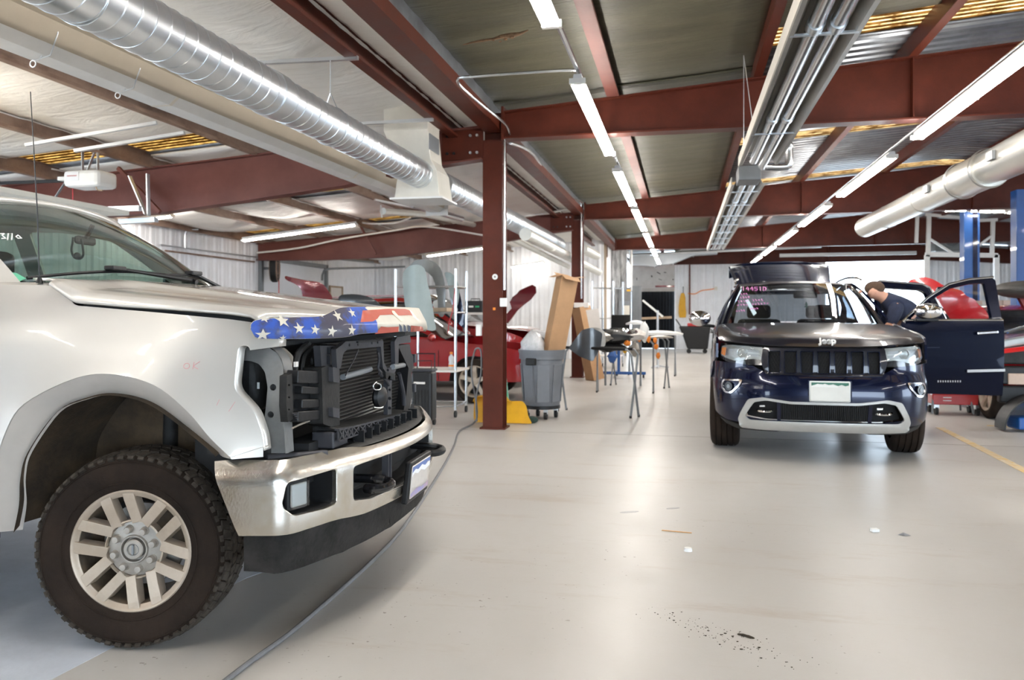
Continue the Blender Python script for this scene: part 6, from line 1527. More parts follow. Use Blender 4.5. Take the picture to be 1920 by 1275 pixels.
R = [(.15,.14),(.145,.13),(.17,.13),(.15,.11),.06,.075,.10,.075, .095,.062,.042,.045, .095,.062,.042,.045, .062,.045,.032,.030, .062,.045,.032,.030]
skin('body', V, E, R, 'skin', per)
cv = lambda ix, R_, nm, m_, e_: skin(nm, [V[i] for i in ix], e_, R_, m_, per, 2)
cv([0,1,2,3,16,20,4], [(.175,.165),(.17,.155),(.195,.155),(.18,.14),.095,.095,.085], 'shirt', 'cloth_navy', [(0,1),(1,2),(2,3),(3,4),(3,5),(3,6)])
cv([3,16,17], [.10,.090,.066], 'sleeve', 'cloth_navy', [(0,1),(1,2)]); cv([3,20,21], [.10,.090,.066], 'sleeve', 'cloth_navy', [(0,1),(1,2)])
cv([0,8,9,10,12,13,14], [(.165,.158),.112,.080,.062,.112,.080,.062], 'trousers', 'denim', [(0,1),(1,2),(2,3),(0,4),(4,5),(5,6)])
for i, j in ((10,11),(14,15)): MB().sphere((Vector(V[i])+Vector(V[j]))/2+Vector((0,0,-.015)), .1, 14, (1.35,.52,.55)).build('shoe', 'black', per, world=True, smooth=True)
MB().sphere((2.155,9.85,1.635), .108, 18, (1.05,.82,.80)).build('hair', 'hair', per, world=True, smooth=True)
MB().sphere((2.15,9.762,1.59), .024, 10, (.8,.4,1.1)).build('ear', 'skin', per, world=True, smooth=True); MB().sphere((2.0,9.84,1.595), .02, 10, (1,.7,1)).build('nose', 'skin', per, world=True, smooth=True)
for sy in (-1, 1):
    for k in range(5):
        c = Vector(V[19 if sy < 0 else 23]); a = (k-2)*.2; MB().tube([c, c+Vector((-.05, .018*(k-2), .005)), c+Vector((-.085+.01*abs(k-2), .022*(k-2), -.02))], [.010,.009,.007], 6).build('finger', 'skin', per, world=True, smooth=True)
# ================================================================= OTHER CARS AND THINGS
def gcar(name, label, loc, rz, paint, L=4.5, W=1.8, hgt=1.45, hoodz=.95, kind='sedan', parts=True, front_bare=False, hood_up=False, R=.33, deck=None):
    """simple but complete car: x forward from the front axle"""
    t = thing(name, label, 'car', loc, rz); hw = W/2; fo = .85; wb = L-1.75; xr = -wb; xe = -wb-.9
    if kind == 'sedan': top = [(fo,.60),(fo-.06,.78),(.55,hoodz-.06),(-.45,hoodz+.04),(-1.25,hgt-.06),(-1.7,hgt),(-2.5,hgt-.03),(-3.25,hoodz+.17),(xe+.08,hoodz+.10),(xe,.72)]
    else: top = [(fo,.70),(fo-.05,hoodz-.08),(.5,hoodz),(-.45,hoodz+.08),(-1.1,hgt-.06),(-1.5,hgt),(-3.0,hgt-.02),(xe+.25,hgt-.12),(xe+.02,hoodz+.1),(xe,.72)]
    tz = lambda x: interp([(a, b) for a, b in reversed(spline(top, 5))], x)
    belt = lambda x: interp([(xe,hoodz+.06),(-2.5,hoodz+.06),(-.5,hoodz+.02),(.6,hoodz-.10),(fo,.70)], x)
    def ywid(x, z):
        y = hw-.03*abs(z-.62); y -= .34*max(0, (x-.25)/.6)**2.2 if x > .25 else 0; y -= .25*max(0, (xe+.5-x)/.5)**2 if x < xe+.5 else 0
        b = belt(x)
        if z > b: y -= (z-b)*.42
        return y
    def arc2(cx): return [(cx+(R+.05)*math.cos(math.radians(a)), R+(R+.05)*math.sin(math.radians(a))) for a in range(0, 181, 15)]
    so = [(fo,.32)]+arc2(0)+arc2(xr)+[(xe,.36)]+[(x, belt(x)) for x in [xe+(fo-xe)*i/24 for i in range(25)]]
    for s in (-1, 1):
        panel('body_side', so, [], lambda x, z, s=s: (x, s*ywid(x, z), z), .12, paint, t, thick=.02, off=1 if s > 0 else -1)
        gh = [(-.42,belt(-.4)),(-1.2,hgt-.09),(-1.7,hgt-.04),(-2.55,hgt-.07),(-3.2 if kind == 'sedan' else xe+.2,hoodz+.16 if kind == 'sedan' else hgt-.2)]+([] if kind == 'sedan' else [(xe+.06,hoodz+.07)])
        if kind == 'sedan': gh.append((-3.3, belt(-3.3)))
        cx = sum(p[0] for p in gh)/len(gh); cz = sum(p[1] for p in gh)/len(gh)
        w0 = rc([(cx+(p[0]-cx)*.86, cz-.01+(p[1]-cz)*.74) for p in gh], .04)
        panel('window_frame', gh, [w0], lambda x, z, s=s: (x, s*ywid(x, z), z), .15, paint, t, thick=.02, off=1 if s > 0 else -1)
        panel('side_window', w0, [], lambda x, z, s=s: (x, s*(ywid(x, z)-.012), z), .2, 'glass_dark', t, thick=0)
        for x in (0, xr): car_wheel(t, x, s*(hw-.12), s, R=R, W=.20, rr=R*.70, spokes=5, groove=False, tw=1.3)
        MB().box((-1.35, s*(hw+.01), hoodz-.14), (.16,.03,.025)).build('door_handle', paint, t)
        MB().tube([(-.55, s*(hw+.0), .35), (-.55, s*(hw+.004), .8)], .004, 4).build('door_gap', 'dark', t); MB().tube([(-1.6, s*(hw+.0), .35), (-1.6, s*(hw+.004), .8)], .004, 4).build('door_gap', 'dark', t)
        MB().sphere((-.62, s*(hw+.11), hoodz+.06), .10, 14, (.6,1,.65)).build('door_mirror', paint, t, smooth=True)
        if not front_bare: MB().box((fo-.16, s*(hw-.28), .66), (.16,.30,.13), rz=-s*.45).build('headlamp', 'glass_clear', t, bevel=.03)
    def strip(x0, x1, nm, m, inset=0, n=10, zoff=0, par=None):
        mb = MB(); mb.loft([[Vector((x, q*(ywid(x, max(tz(x), belt(x)))-inset), tz(x)+zoff+.03*(1-q*q))) for q in [-1+.125*k for k in range(17)]] for x in [x0+(x1-x0)*i/n for i in range(n+1)]], closed=False)
        o = mb.build(nm, m, par or t, smooth=True); thicken(o.data, .012); return o
    if not hood_up: strip(fo-.08, -.42, 'hood', paint)
    strip(-.45, -1.22, 'windshield', 'glass_dark', .02); strip(-1.22, -2.55, 'roof_panel', paint)
    if kind == 'sedan': strip(-2.55, -3.25, 'rear_window', 'glass_dark', .02); strip(-3.25, xe, 'trunk_lid', paint)
    else: strip(-2.55, xe+.25, 'roof_rear', paint); strip(xe+.25, xe+.02, 'rear_window', 'glass_dark', .02)
    mb = MB(); mb.loft([[Vector((fo-.10+.12*(1-q*q), q*(hw-.30), z)) for q in [-1+.125*k for k in range(17)]] for z in (.30,.45,.62,.72)], closed=False)
    o = mb.build('front_bumper', 'dark' if front_bare else paint, t, smooth=True); thicken(o.data, .02)
    if not front_bare: MB().box((fo+.02,0,.52), (.03,.9,.16)).build('grille', 'black', t, bevel=.01)
    MB().box((xe+.02,0,.52), (.06,W-.4,.34)).build('rear_bumper', paint, t, bevel=.02)
    MB().box(((fo+xe)/2,0,.42), (abs(fo-xe)-.5,W-.35,.2)).build('underbody', 'dark', t)
    MB().box((.1,0,.62), (1.2,W-.5,.22)).build('engine_bay', 'dark', t)
    for y in (-.35, .35): MB().box((-1.75,y,.9), (.14,.45,.6), m=Matrix.Rotation(-.2,3,'Y')).build('seat_back', 'fabric', t, bevel=.05)
    return t
# red sedan behind the near column (faces right), red SUV further left, silver car
p = pZ(892, 756, 0)
rs = gcar('sedan', 'Bright red sedan seen side on behind the near column and the chrome rack', (p.x, p.y+.78, 0), 0, 'redcar', hgt=1.42, hoodz=.93, R=.335, hood_up=True)
rb = [(946,604),(945,592),(957,578),(953,566),(966,552),(982,541),(997,535),(1004,539),(1004,549),(993,562),(978,573),(968,582),(960,594),(952,605)]
q0 = p.y+.9
o = panel('raised_hood', [tuple((lambda w: (w.x, w.z))(pY(u, v, q0))) for u, v in rb], [], lambda x, z: (x, q0+.10*math.sin((z-1.2)*5), z), .06, 'maroon', rs, thick=.03, world=True, label='maroon raised hood')
gcar('suv_red', 'Red SUV parked far left behind the truck hood, only its roof visible', (-3.5, 14.9, 0), 0, 'redcar', L=4.7, hgt=1.70, hoodz=1.1, kind='suv', R=.36)
bpy.data.objects['suv_red'].name = 'parked_suv'
gcar('sedan', 'Silver grey car parked behind the near column, partly hidden by the bin', (-3.65, 17.9, 0), math.radians(-4), 'silvercar', hgt=1.50, hoodz=1.0, R=.34)
# dark arc of a grey hood left of the red roof
def blade(name, label, cat, px, Y, m, depth=.12, thick=.02, bulge=.06, legs=True, group=None, axisy=False):
    """body part traced at its own distance, bowed and thick, carried on a stand"""
    pts = [(lambda w: (w.x, w.z))(pY(u, v, Y)) for u, v in px]; pts = spline(pts, 3, closed=True)
    cx = sum(a for a, b in pts)/len(pts); cz = sum(b for a, b in pts)/len(pts); rx = max(abs(a-cx) for a, b in pts); rz_ = max(abs(b-cz) for a, b in pts)
    zmin = min(b for a, b in pts)
    t = thing(name, label, cat, (cx, Y, 0), 0, group)
    panel('shell', pts, [], lambda x, z: (x, Y-bulge*(1-((x-cx)/rx)**2)-bulge*(1-((z-cz)/rz_)**2), z), max(.03, rx/12), m, t, thick=thick, world=True)
    if legs:
        for s in (-1, 1):
            MB().tube([(cx+s*.12, Y+.02, zmin+.05), (cx+s*.25, Y+.25, .02)], .014, 8).build('stand_leg', 'greypaint', t, world=True, smooth=True)
            MB().tube([(cx+s*.12, Y+.02, zmin+.05), (cx+s*.25, Y-.25, .02)], .014, 8).build('stand_leg', 'greypaint', t, world=True, smooth=True)
        MB().box((cx, Y+.02, zmin+.04), (.4, .05, .04)).build('stand_bar', 'greypaint', t, world=True)
    return t
blade('fender', 'Glossy maroon fender on a stand beyond the truck hood, its thin tip pointing left', 'car part', [(541,518),(556,521),(572,524),(588,527),(604,529),(614,534),(621,545),(626,562),(600,575),(578,568),(577,552),(574,541),(563,533),(550,528),(541,523)], 9.2, 'maroon', bulge=.08)
blade('car_hood', 'Dark grey loose car hood edge showing above the truck hood', 'car part', [(638,556),(655,552),(680,553),(700,559),(712,568),(712,580),(660,584),(640,578)], 11.0, mat('charcoal panel', (.05,.055,.06), .35, .2, .2, 6, coat=.5), bulge=.05)
# hose reel on left wall, framed board, wall pipes
c = pX(515, 503, XL+.35)
t = thing('hose_reel', 'Round dark hose reel high on the left wall beyond the truck windshield', 'hose reel', (c.x, c.y, c.z-.3))
MB().lathe([(.0,-.07),(.30,-.07),(.33,-.05),(.33,.05),(.30,.07),(0,.07)], c, (1,.35,0), 36).build('drum', 'rubber_black', t, world=True, smooth=True, ang=35)
for r_ in (.30, .22, .14): MB().lathe([(r_-.012,.072),(r_,.084),(r_+.012,.072)], c, (1,.35,0), 32).build('coil', 'steel_brown', t, world=True, smooth=True)
for r_ in (.30, .20): MB().lathe([(r_-.012,-.072),(r_,-.084),(r_+.012,-.072)], c, (1,.35,0), 32).build('coil', 'steel_brown', t, world=True, smooth=True)
MB().box((XL+.15, c.y, c.z), (.3,.06,.06)).build('bracket', 'greypaint', t, world=True)
MB().tube([(c.x, c.y+.2, c.z-.25), (c.x, c.y+.2, .3)], .012, 6).build('hanging_hose', 'cable_red', t, world=True)
a = pX(620, 537, XL+.1); b = pX(643, 556, XL+.1)
t = thing('framed_board', 'Pale board with a thin wooden frame on the left wall', 'board', (XL+.08, (a.y+b.y)/2, a.z-.9))
MB().box((XL+.06, (a.y+b.y)/2, a.z-.45), (.02, b.y-a.y, .9)).build('board', 'offwhite', t, world=True)
for y in (a.y, b.y): MB().box((XL+.08, y, a.z-.45), (.04,.05,.95)).build('frame', 'wood', t, world=True)
MB().box((XL+.08, (a.y+b.y)/2, a.z), (.04, b.y-a.y, .05)).build('frame', 'wood', t, world=True)
conduit([pX(300, 459, XL+.08), pX(480, 482, XL+.08)], .015, 'Pale horizontal pipe along the left wall, upper', 'galv', 'pipe', 'wall_pipe')
conduit([pX(310, 470, XL+.08), pX(477, 491, XL+.08)], .018, 'Rusty horizontal pipe along the left wall, lower', 'steel_brown', 'pipe', 'wall_pipe')
conduit(spline([pX(347, 465, XL+.1), pX(347, 442, XL+.1), pX(352, 433, XL+.15), pX(372, 430, XL+.3)], 5), .02, 'Bent grey conduit rising up the left wall', 'galv')
conduit(spline([pX(604, 525, XL+.4), pX(606, 512, XL+.5), pX(620, 504, XL+.7), pX(700, 502, XL+1.4), pX(760, 500, XL+2.2)], 5), .03, 'Dark curved door track beyond the truck hood', 'greypaint', 'track', 'door_track')
conduit([pX(500, 487, XL+.3), pX(620, 484, XL+.7), pX(700, 492, XL+1.2)], .03, 'Dark horizontal door track under the second left beam', 'greypaint', 'track', 'door_track')
# garage door opener -------------------------------------------------
OY = 8.0; c = pY(170, 338, OY)
t = thing('garage_door_opener', 'White garage door opener hanging on galvanised angles near the left edge', 'door opener', (c.x, OY, c.z-.12))
mb = MB(); mb.box(c, (.46,.34,.19)); b0 = mb.build('housing', 'white', t, world=True, bevel=.045)
MB().box(c+Vector((-.10,-.172,.02)), (.18,.01,.10)).build('front_panel', 'fixture', t, world=True, bevel=.004)
for k in range(11): MB().box(c+Vector((-.155+.0115*k,-.179,.025)), (.006,.003,.010)).build('brand_lettering', 'redtool', t, world=True)
MB().box(c+Vector((-.34,.02,.03)), (.16,.10,.04)).build('rail_bracket', 'white', t, world=True)
MB().box(c+Vector((-1.4,.06,.02)), (2.2,.035,.035)).build('rail', 'black', t, world=True)
MB().bar(c+Vector((-.33,0,.0)), c+Vector((-.50,-.02,-.24)), .03, .01).build('trolley_arm', 'greypaint', t, world=True)
for s in (-.09, .08): MB().bar(c+Vector((s*1.2,0,.08)), c+Vector((s*1.2,0,.40)), .035, .01).build('hanger_angle', 'galv', t, world=True)
MB().bar(c+Vector((-.05,0,.10)), c+Vector((.08,0,.38)), .03, .01).build('hanger_brace', 'galv', t, world=True)
MB().tube(spline([c+Vector((.15,-.1,-.08)), c+Vector((.17,-.1,-.13)), c+Vector((.24,-.1,-.14))], 4), .008, 6).build('light_cord', 'wood', t, world=True)
MB().tube([c+Vector((-.24,0,-.02)), c+Vector((-.24,0,-.26))], .005, 5).build('release_cord', 'cable_red', t, world=True); MB().box(c+Vector((-.24,0,-.27)), (.14,.03,.015)).build('release_handle', 'primer', t, world=True)
strut(pY(48, 272, OY-1.5), pY(294, 230, OY-1.2), 'Galvanised channel above the garage door opener, upper'); strut(pY(140, 283, OY-1.2), pY(346, 249, OY-.9), 'Galvanised channel above the garage door opener, lower', w=.05)
# raised sectional door under the left roof
a = pZ(243, 405, 2.34); 
t = thing('overhead_door', 'Raised beige sectional overhead door lying flat under the left roof', 'overhead door', ((a.x+XL)/2, a.y-2, 2.34))
for k in range(5):
    x1 = a.x-.58*k; MB().box((x1-.28, a.y-2.1, 2.37), (.56, 4.2, .05)).build('door_section', 'cream', t, world=True, bevel=.008)
for y in (a.y+.03, a.y-4.2): MB().bar((a.x+.1, y, 2.42), (XL+.2, y, 2.42), .05, .05).build('track', 'galv', t, world=True)
MB().bar(pY(279, 405, a.y+.3), pY(277, 326, a.y+.3), .05, .012).build('track_hanger', 'galv', t, world=True); MB().bar(pY(274, 403, a.y+.3), pY(243, 330, a.y+.3), .05, .012).build('track_hanger', 'galv', t, world=True); MB().bar(pY(226, 416, a.y+.2), pY(293, 412, a.y+.2), .07, .05).build('track_end', 'galv', t, world=True)

# rack with body panels ----------------------------------------------
def post_rack(name, label, pts, h, shelves, m='galv_pipe', r=.018):
    cx = sum(p[0] for p in pts)/4; cy = sum(p[1] for p in pts)/4
    t = thing(name, label, 'rack', (cx, cy, 0))
    for i, p in enumerate(pts):
        MB().cyl((p[0],p[1],.10), (p[0],p[1],h), r, n=12).build('post', m, t, world=True, smooth=True)
        MB().cyl((p[0]-.012,p[1],.045), (p[0]+.012,p[1],.045), .045, n=16).build('caster', 'rubber_black', t, world=True, smooth=True)
    for z, mm in shelves:
        xs = [p[0] for p in pts]; ys = [p[1] for p in pts]
        if mm: MB().box((cx, cy, z), (max(xs)-min(xs), max(ys)-min(ys), .025)).build('shelf', mm, t, world=True)
        else:
            for a, b in zip(pts, pts[1:]+pts[:1]): MB().cyl((a[0],a[1],z), (b[0],b[1],z), .012, n=8).build('rail', m, t, world=True, smooth=True)
    return t
a = pZ(854, 783, 0); 
RK = [(a.x, a.y), (a.x-.80, a.y-.05), (a.x-.72, a.y+.62), (a.x-.02, a.y+.60)]
post_rack('parts_rack', 'Chrome post rack on casters holding bumper covers beside the near column', RK, 1.93, [(.60,'offwhite'),(1.36,None),(1.70,None),(.14,None)])
ys_ = a.y-.12
def hung(label, px, Y, m, bulge, name='bumper_cover', sp=True):
    pts = [(lambda w: (w.x, w.z))(pY(u, v, Y)) for u, v in px]; pts = spline(pts, 3, closed=True) if sp else rc(pts, .03)
    cx = sum(q[0] for q in pts)/len(pts); rx = max(abs(q[0]-cx) for q in pts)
    return tag(panel(name, pts, [], lambda x, z: (x, Y-bulge*math.cos((x-cx)/rx*1.4), z), .05, m, None, thick=.012), label, 'car part', None)
hung('Pale grey green primed bumper cover hanging on the chrome rack', [(756,520),(762,507),(776,499),(792,498),(802,506),(806,530),(812,560),(817,600),(818,619),(800,617),(782,610),(768,590),(760,560)], ys_, 'primer', .14)
hung('Dark grey translucent wheel arch liner hanging behind the pale bumper cover', [(768,502),(780,490),(800,487),(820,493),(832,510),(838,545),(836,590),(826,590),(824,560),(815,520),(790,505)], ys_+.35, mat('smoky plastic', (.14,.14,.13), .35, 0, .3, 5, coat=.3), .10, 'arch_liner')
hung('Pale primed panel at the back right of the chrome rack', [(834,512),(846,512),(856,522),(862,545),(858,575),(848,560),(840,530)], ys_+.75, 'primer', .05, 'body_panel')
hung('Dark blue body panel hanging at the right of the chrome rack', [(842,535),(856,532),(866,560),(872,600),(871,615),(858,600),(848,570)], ys_+.85, 'navy', .05, 'body_panel')
hung('Grey metal bracket panel lying on the upper level of the chrome rack', [(812,566),(830,562),(846,570),(858,578),(856,584),(838,582),(818,583)], ys_+.5, 'hub', .03, 'bracket_panel')
tag(MB().box((a.x-.4, a.y+.3, 1.40), (.5,.4,.05)).build('panel_board', 'wood'), 'Brown board lying on the upper level of the chrome rack', 'board')
p = pY(842, 694, a.y+.12)
t = thing('sports_drink_bottle', 'Clear drink bottle with an orange cap on the chrome rack shelf', 'bottle', (a.x-.13, a.y+.25, .613))
MB().lathe([(0,0),(.034,0),(.037,.02),(.035,.07),(.030,.09),(.036,.12),(.034,.16),(.016,.185),(.016,.20)], (0,0,0), (0,0,1), 20).build('bottle_body', mat('cloudy plastic', (.70,.72,.74), .25, 0, trans=.3), t, smooth=True)
MB().cyl((0,0,.195),(0,0,.225), .020, n=16).build('cap', 'orange', t, smooth=True); MB().lathe([(.0345,.03),(.0378,.035),(.0365,.055)], (0,0,0), (0,0,1), 16).build('label_band', 'orange', t)
conduit(spline([pY(853, 540, a.y-.06), pY(849, 580, a.y-.06), pY(842, 605, a.y-.06), pY(840, 625, a.y-.06)], 4), .006, 'Red cable tied to the right post of the chrome rack', 'cable_red', 'cable', 'cable')
# black case with handle
q = pZ(790, 800, 0)
t = thing('wheeled_case', 'Black wheeled case with a wire handle behind the truck bumper', 'case', (q.x, q.y+.1, 0))
MB().box((0,0,.36), (.26,.22,.60)).build('case_body', 'black', t, bevel=.03); MB().box((-.02,-.112,.52), (.14,.006,.025)).build('case_label', 'offwhite', t); MB().box((0,0,.67), (.27,.23,.03)).build('lid', 'grey_plastic', t, bevel=.01)
MB().tube([(-.11,.08,.66), (-.11,.08,.86), (.11,.08,.86), (.11,.08,.66)], .009, 8).build('handle', 'black', t, smooth=True); MB().tube([(-.11,-.05,.68), (-.11,-.05,.78), (.11,-.05,.78), (.11,-.05,.68)], .006, 8).build('handle', 'black', t, smooth=True)
for s in (-.1, .1): MB().cyl((s-.015,.08,.04),(s+.015,.08,.04), .04, n=14).build('wheel', 'rubber_black', t, smooth=True)
for k in range(5): MB().box((-.08+.04*k,-.113,.28), (.012,.006,.32)).build('rib', 'black_dusty', t)
# toolbox on a shelf left of the column
a2 = pY(872, 588, 13.45); 
t = thing('side_table', 'Pale shelf stand carrying a black toolbox left of the near column', 'table', (a2.x+.3, 13.45, 0))
MB().box((a2.x+.35,13.45,a2.z), (.85,.45,.04)).build('top', 'offwhite', t, world=True); 
for dx in (-.02,.72): MB().cyl((a2.x+dx,13.45,0),(a2.x+dx,13.45,a2.z), .02, n=8).build('leg', 'greypaint', t, world=True)
t = thing('toolbox', 'Black toolbox with a pale logo plate on the pale shelf', 'toolbox', (a2.x+.20, 13.4, a2.z+.02))
MB().box((0,0,.10), (.30,.22,.20)).build('case_body', 'black', t, bevel=.015); MB().box((-.05,-.112,.10), (.08,.005,.03)).build('plate', 'offwhite', t); MB().box((.06,-.112,.10), (.07,.005,.03)).build('plate', 'green', t); MB().tube([(-.08,0,.20),(-.08,0,.235),(.08,0,.235),(.08,0,.20)], .008, 6).build('handle', 'black', t)

# grey bin on dolly --------------------------------------------------
b = pZ(1012, 786, 0); BX, BY = b.x, b.y+.15
t = thing('waste_bin', 'Scuffed grey plastic waste bin on a wheeled dolly right of the near column', 'bin', (BX, BY, 0))
prof = [(0,.17),(.225,.17),(.235,.185),(.272,.70),(.272,.76),(.292,.765),(.292,.83),(.302,.85),(.302,.885),(.285,.885),(.275,.83),(.26,.70),(.22,.2),(0,.2)]
MB().lathe(prof, (0,0,0), (0,0,1), 40).build('bin_body', 'bin', t, smooth=True, ang=35)
for k in range(8):
    a_ = 2*PI*k/8+.25; c_ = Vector((math.cos(a_), math.sin(a_), 0)); MB().bar(c_*.236+Vector((0,0,.22)), c_*.272+Vector((0,0,.70)), .16, .012, up=c_).build('moulded_panel', 'bin', t, bevel=.005)
for a_ in (-PI/2-.3, PI/2+.3): 
    c_ = Vector((math.cos(a_), math.sin(a_), 0)); MB().box(c_*.30+Vector((0,0,.74)), (.14,.05,.09), rz=a_+PI/2).build('grip', 'black_dusty', t, bevel=.012)
MB().cyl((0,0,.13),(0,0,.17), .24, n=28).build('dolly', 'black', t, smooth=True)
for k in range(4):
    a_ = PI/4+PI/2*k-.35; c_ = Vector((math.cos(a_)*.19, math.sin(a_)*.19, .05)); MB().cyl(c_-Vector((.02,0,0)), c_+Vector((.02,0,0)), .05, n=16).build('caster', 'rubber_black', t, smooth=True); MB().box(c_+Vector((0,0,.05)), (.05,.05,.06)).build('caster_fork', 'galv', t)
# film bag and long carton in the bin
mb = MB(); rnd = random.Random(2); rings = []
for j in range(9):
    tt = j/8; r_ = .155*math.sin(PI*(.28+.72*tt))**.7; rings.append([Vector((BX-.11+r_*math.cos(2*PI*i/18)*(1+rnd.uniform(-.12,.12)), BY-.05+r_*math.sin(2*PI*i/18)*(1+rnd.uniform(-.12,.12)), .80+.34*tt+rnd.uniform(-.012,.012))) for i in range(18)])
mb.loft(rings, cap=True); tag(mb.build('plastic_wrap', mat('crumpled clear film', (.80,.82,.84), .25, 0, .2, 25, bump=.8, bscale=50, trans=.35), smooth=True, ang=80), 'Crumpled clear plastic wrap spilling out of the grey bin', 'plastic wrap')
def carton(name, label, base, top, w, d, m1='pcb', flap=True, twist=0):
    base = Vector(base); top = Vector(top); ax = (top-base).normalized(); sx = Vector((math.cos(twist), math.sin(twist), 0)); sx = (sx-ax*sx.dot(ax)).normalized(); sy = ax.cross(sx)
    t = thing(name, label, 'cardboard box', base)
    cor = [(-1,-1),(1,-1),(1,1),(-1,1)]; mb = MB(); mb.loft([[p+sx*i*w/2+sy*j*d/2 for i, j in cor] for p in (base, top)], cap=False)
    o = mb.build('carton_body', m1, t, world=True); thicken(o.data, .005, -1)
    MB().add([base+sx*i*w/2+sy*j*d/2 for i, j in cor], [(0,1,2,3)]).build('carton_bottom', m1, t, world=True)
    mb = MB(); mid = [base.lerp(top, k)-sy*(d/2+.002)*1 for k in (.02,.98)]; 
    if flap:
        for i, (sgn, dr) in enumerate(((-1, sx), (1, sx), (-1, sy), (1, sy))):
            e = top+dr*sgn*(w if i < 2 else d)/2; o_ = sy if i < 2 else sx; L_ = (d if i < 2 else w)/2
            q = [e-o_*L_, e+o_*L_, e+o_*L_*.9+dr*sgn*.10+ax*(.03 if i % 2 else -.05), e-o_*L_*.9+dr*sgn*.10+ax*(.03 if i % 2 else -.05)]
            f_ = MB().add(q, [(0,1,2,3)]).build('flap', m1, t, world=True); thicken(f_.data, .004)
    return t
tp = pY(1064, 518, BY+.1)
t = carton('cardboard_box', 'Tall narrow open cardboard carton standing tilted in the grey bin', (BX+.03, BY+.03, .22), (tp.x, tp.y, tp.z), .24, .17, twist=math.radians(35))
bb = pZ(1116, 713, 0); tt_ = pY(1089, 576, bb.y)
t = carton('cardboard_box', 'Narrow cardboard carton with a white side leaning by the second column', (bb.x, bb.y, .005), (tt_.x, tt_.y, tt_.z), .26, .30, flap=False, twist=math.radians(40))
ax = (Vector((tt_.x, tt_.y, tt_.z))-Vector((bb.x, bb.y, 0))); MB().box(Vector((bb.x+.19, bb.y-.10, 0))+ax*.72, (.30,.02,.75), m=Matrix.Rotation(-.14,3,'Y')).build('white_side_panel', 'offwhite', t, world=True)
tag(MB().box((tt_.x+.02, tt_.y-.02, tt_.z+.04), (.30,.22,.10)).build('small_box', 'offwhite', bevel=.01), 'Small white box on top of the leaning carton', 'box')
# yellow scoop behind the column, green hose, gloves
Yy = b.y-.38
ys2 = [(889,747),(896,742),(944,737),(950,744),(956,752),(980,752),(987,760),(992,780),(1000,799),(893,797),(890,780)]
pts = [(lambda w: (w.x, max(.012, w.z)))(pY(u, v, 9.6)) for u, v in ys2]; pts = rc(pts, .03)
cz = .2; t = thing('yellow_scoop', 'Bright yellow plastic scoop leaning behind the foot of the near column', 'scoop', (pts[0][0]+.3, 9.6, 0))
panel('tray', pts, [], lambda x, z: (x, 9.52+.12*z/.4, z), .05, 'yellow', t, thick=.012, world=True)
mb = MB(); mb.loft([[Vector((x, 9.52+.12*z/.4-.01, z)), Vector((x+.0, 9.52+.12*z/.4-.07, z-.005))] for x, z in spline([pts[i] for i in range(0, len(pts), 3)][:9], 3)], closed=False); o = mb.build('rim', 'yellow', t, world=True, smooth=True); thicken(o.data, .01)
g1 = pY(943, 700, 10.4); g2 = pY(952, 742, 10.4)
t = MB().add([Vector((g1.x-.02,10.4,g1.z)), Vector((g1.x+.03,10.4,g1.z+.01)), Vector((g2.x+.02,10.4,.02)), Vector((g2.x-.08,10.4,.02)), Vector((g1.x-.02,10.46,g1.z)), Vector((g1.x+.03,10.46,g1.z+.01)), Vector((g2.x+.02,10.5,.0)), Vector((g2.x-.08,10.5,.0))], [(0,1,2,3),(7,6,5,4),(0,4,5,1),(1,5,6,2),(2,6,7,3),(3,7,4,0)]).build('green_wedge', 'green'); tag(t, 'Green plastic wedge standing right behind the near column', 'wedge')
g = pZ(1000, 795, 0); tag(MB().sphere((g.x-.03, g.y+.06, .045), .05, 14, (1.6,.9,.9)).build('work_glove', mat('dark green cloth', (.03,.06,.05), .9, 0, .4, 20), smooth=True), 'Dark green rag lying by the bin next to the yellow scoop', 'rag')
# air hose across the floor
hp = [pZ(u, v, .012) for u, v in ((405,1290),(470,1240),(540,1190),(600,1140),(650,1096),(700,1050),(745,1003),(780,955),(806,915),(835,868),(852,835),(862,808))]
hp += [Vector((hp[-1].x+.06, hp[-1].y+.55, .10)), pY(884,700,9.25), pY(889,662,9.15), pY(895,653,9.1), pY(902,660,9.1), pY(902,700,9.12), pY(893,745,9.15), pY(894,790,9.2)]
tag(MB().tube(spline(hp, 6), .0105, 10).build('air_hose', 'hose', smooth=True), 'Grey air hose snaking over the floor from the foot of the near column', 'hose')
# work stands --------------------------------------------------------
def work_stand(label, p1, p2, h=.88, spread=.20):
    p1 = Vector(p1); p2 = Vector(p2); d = (p2-p1).normalized(); n = Vector((-d.y, d.x, 0)); t = thing('folding_work_stand', label, 'work stand', (p1+p2)/2, 0, 'folding work stands'); o = (p1+p2)/2
    for s in (-1, 1):
        e = .10
        pts = [p1+n*s*spread/2, p1-n*s*spread*.42+Vector((0,0,h*.93)), p1-n*s*spread*.45+Vector((0,0,h))+d*.06, p2-n*s*spread*.45+Vector((0,0,h))-d*.06, p2-n*s*spread*.42+Vector((0,0,h*.93)), p2+n*s*spread/2]
        MB().tube(pts, .015, 10).build('leg_frame', 'greypaint', t, world=True, smooth=True)
        for q in (p1, p2): MB().cyl(q+n*s*spread/2, q+n*s*spread/2+Vector((0,0,.03)), .017, n=10).build('foot_cap', 'rubber_black', t, world=True)
        MB().tube([p1-n*s*spread*.45+Vector((0,0,h+.005))+d*.08, p2-n*s*spread*.45+Vector((0,0,h+.005))-d*.08], .02, 10).build('foam_sleeve', 'black', t, world=True, smooth=True)
    return t
SA1, SA2 = pZ(1190,783,0), pZ(1054,770,0)
work_stand('Nearest grey folding work stand, carrying the dark bumper cover end', SA1, SA2, .88)
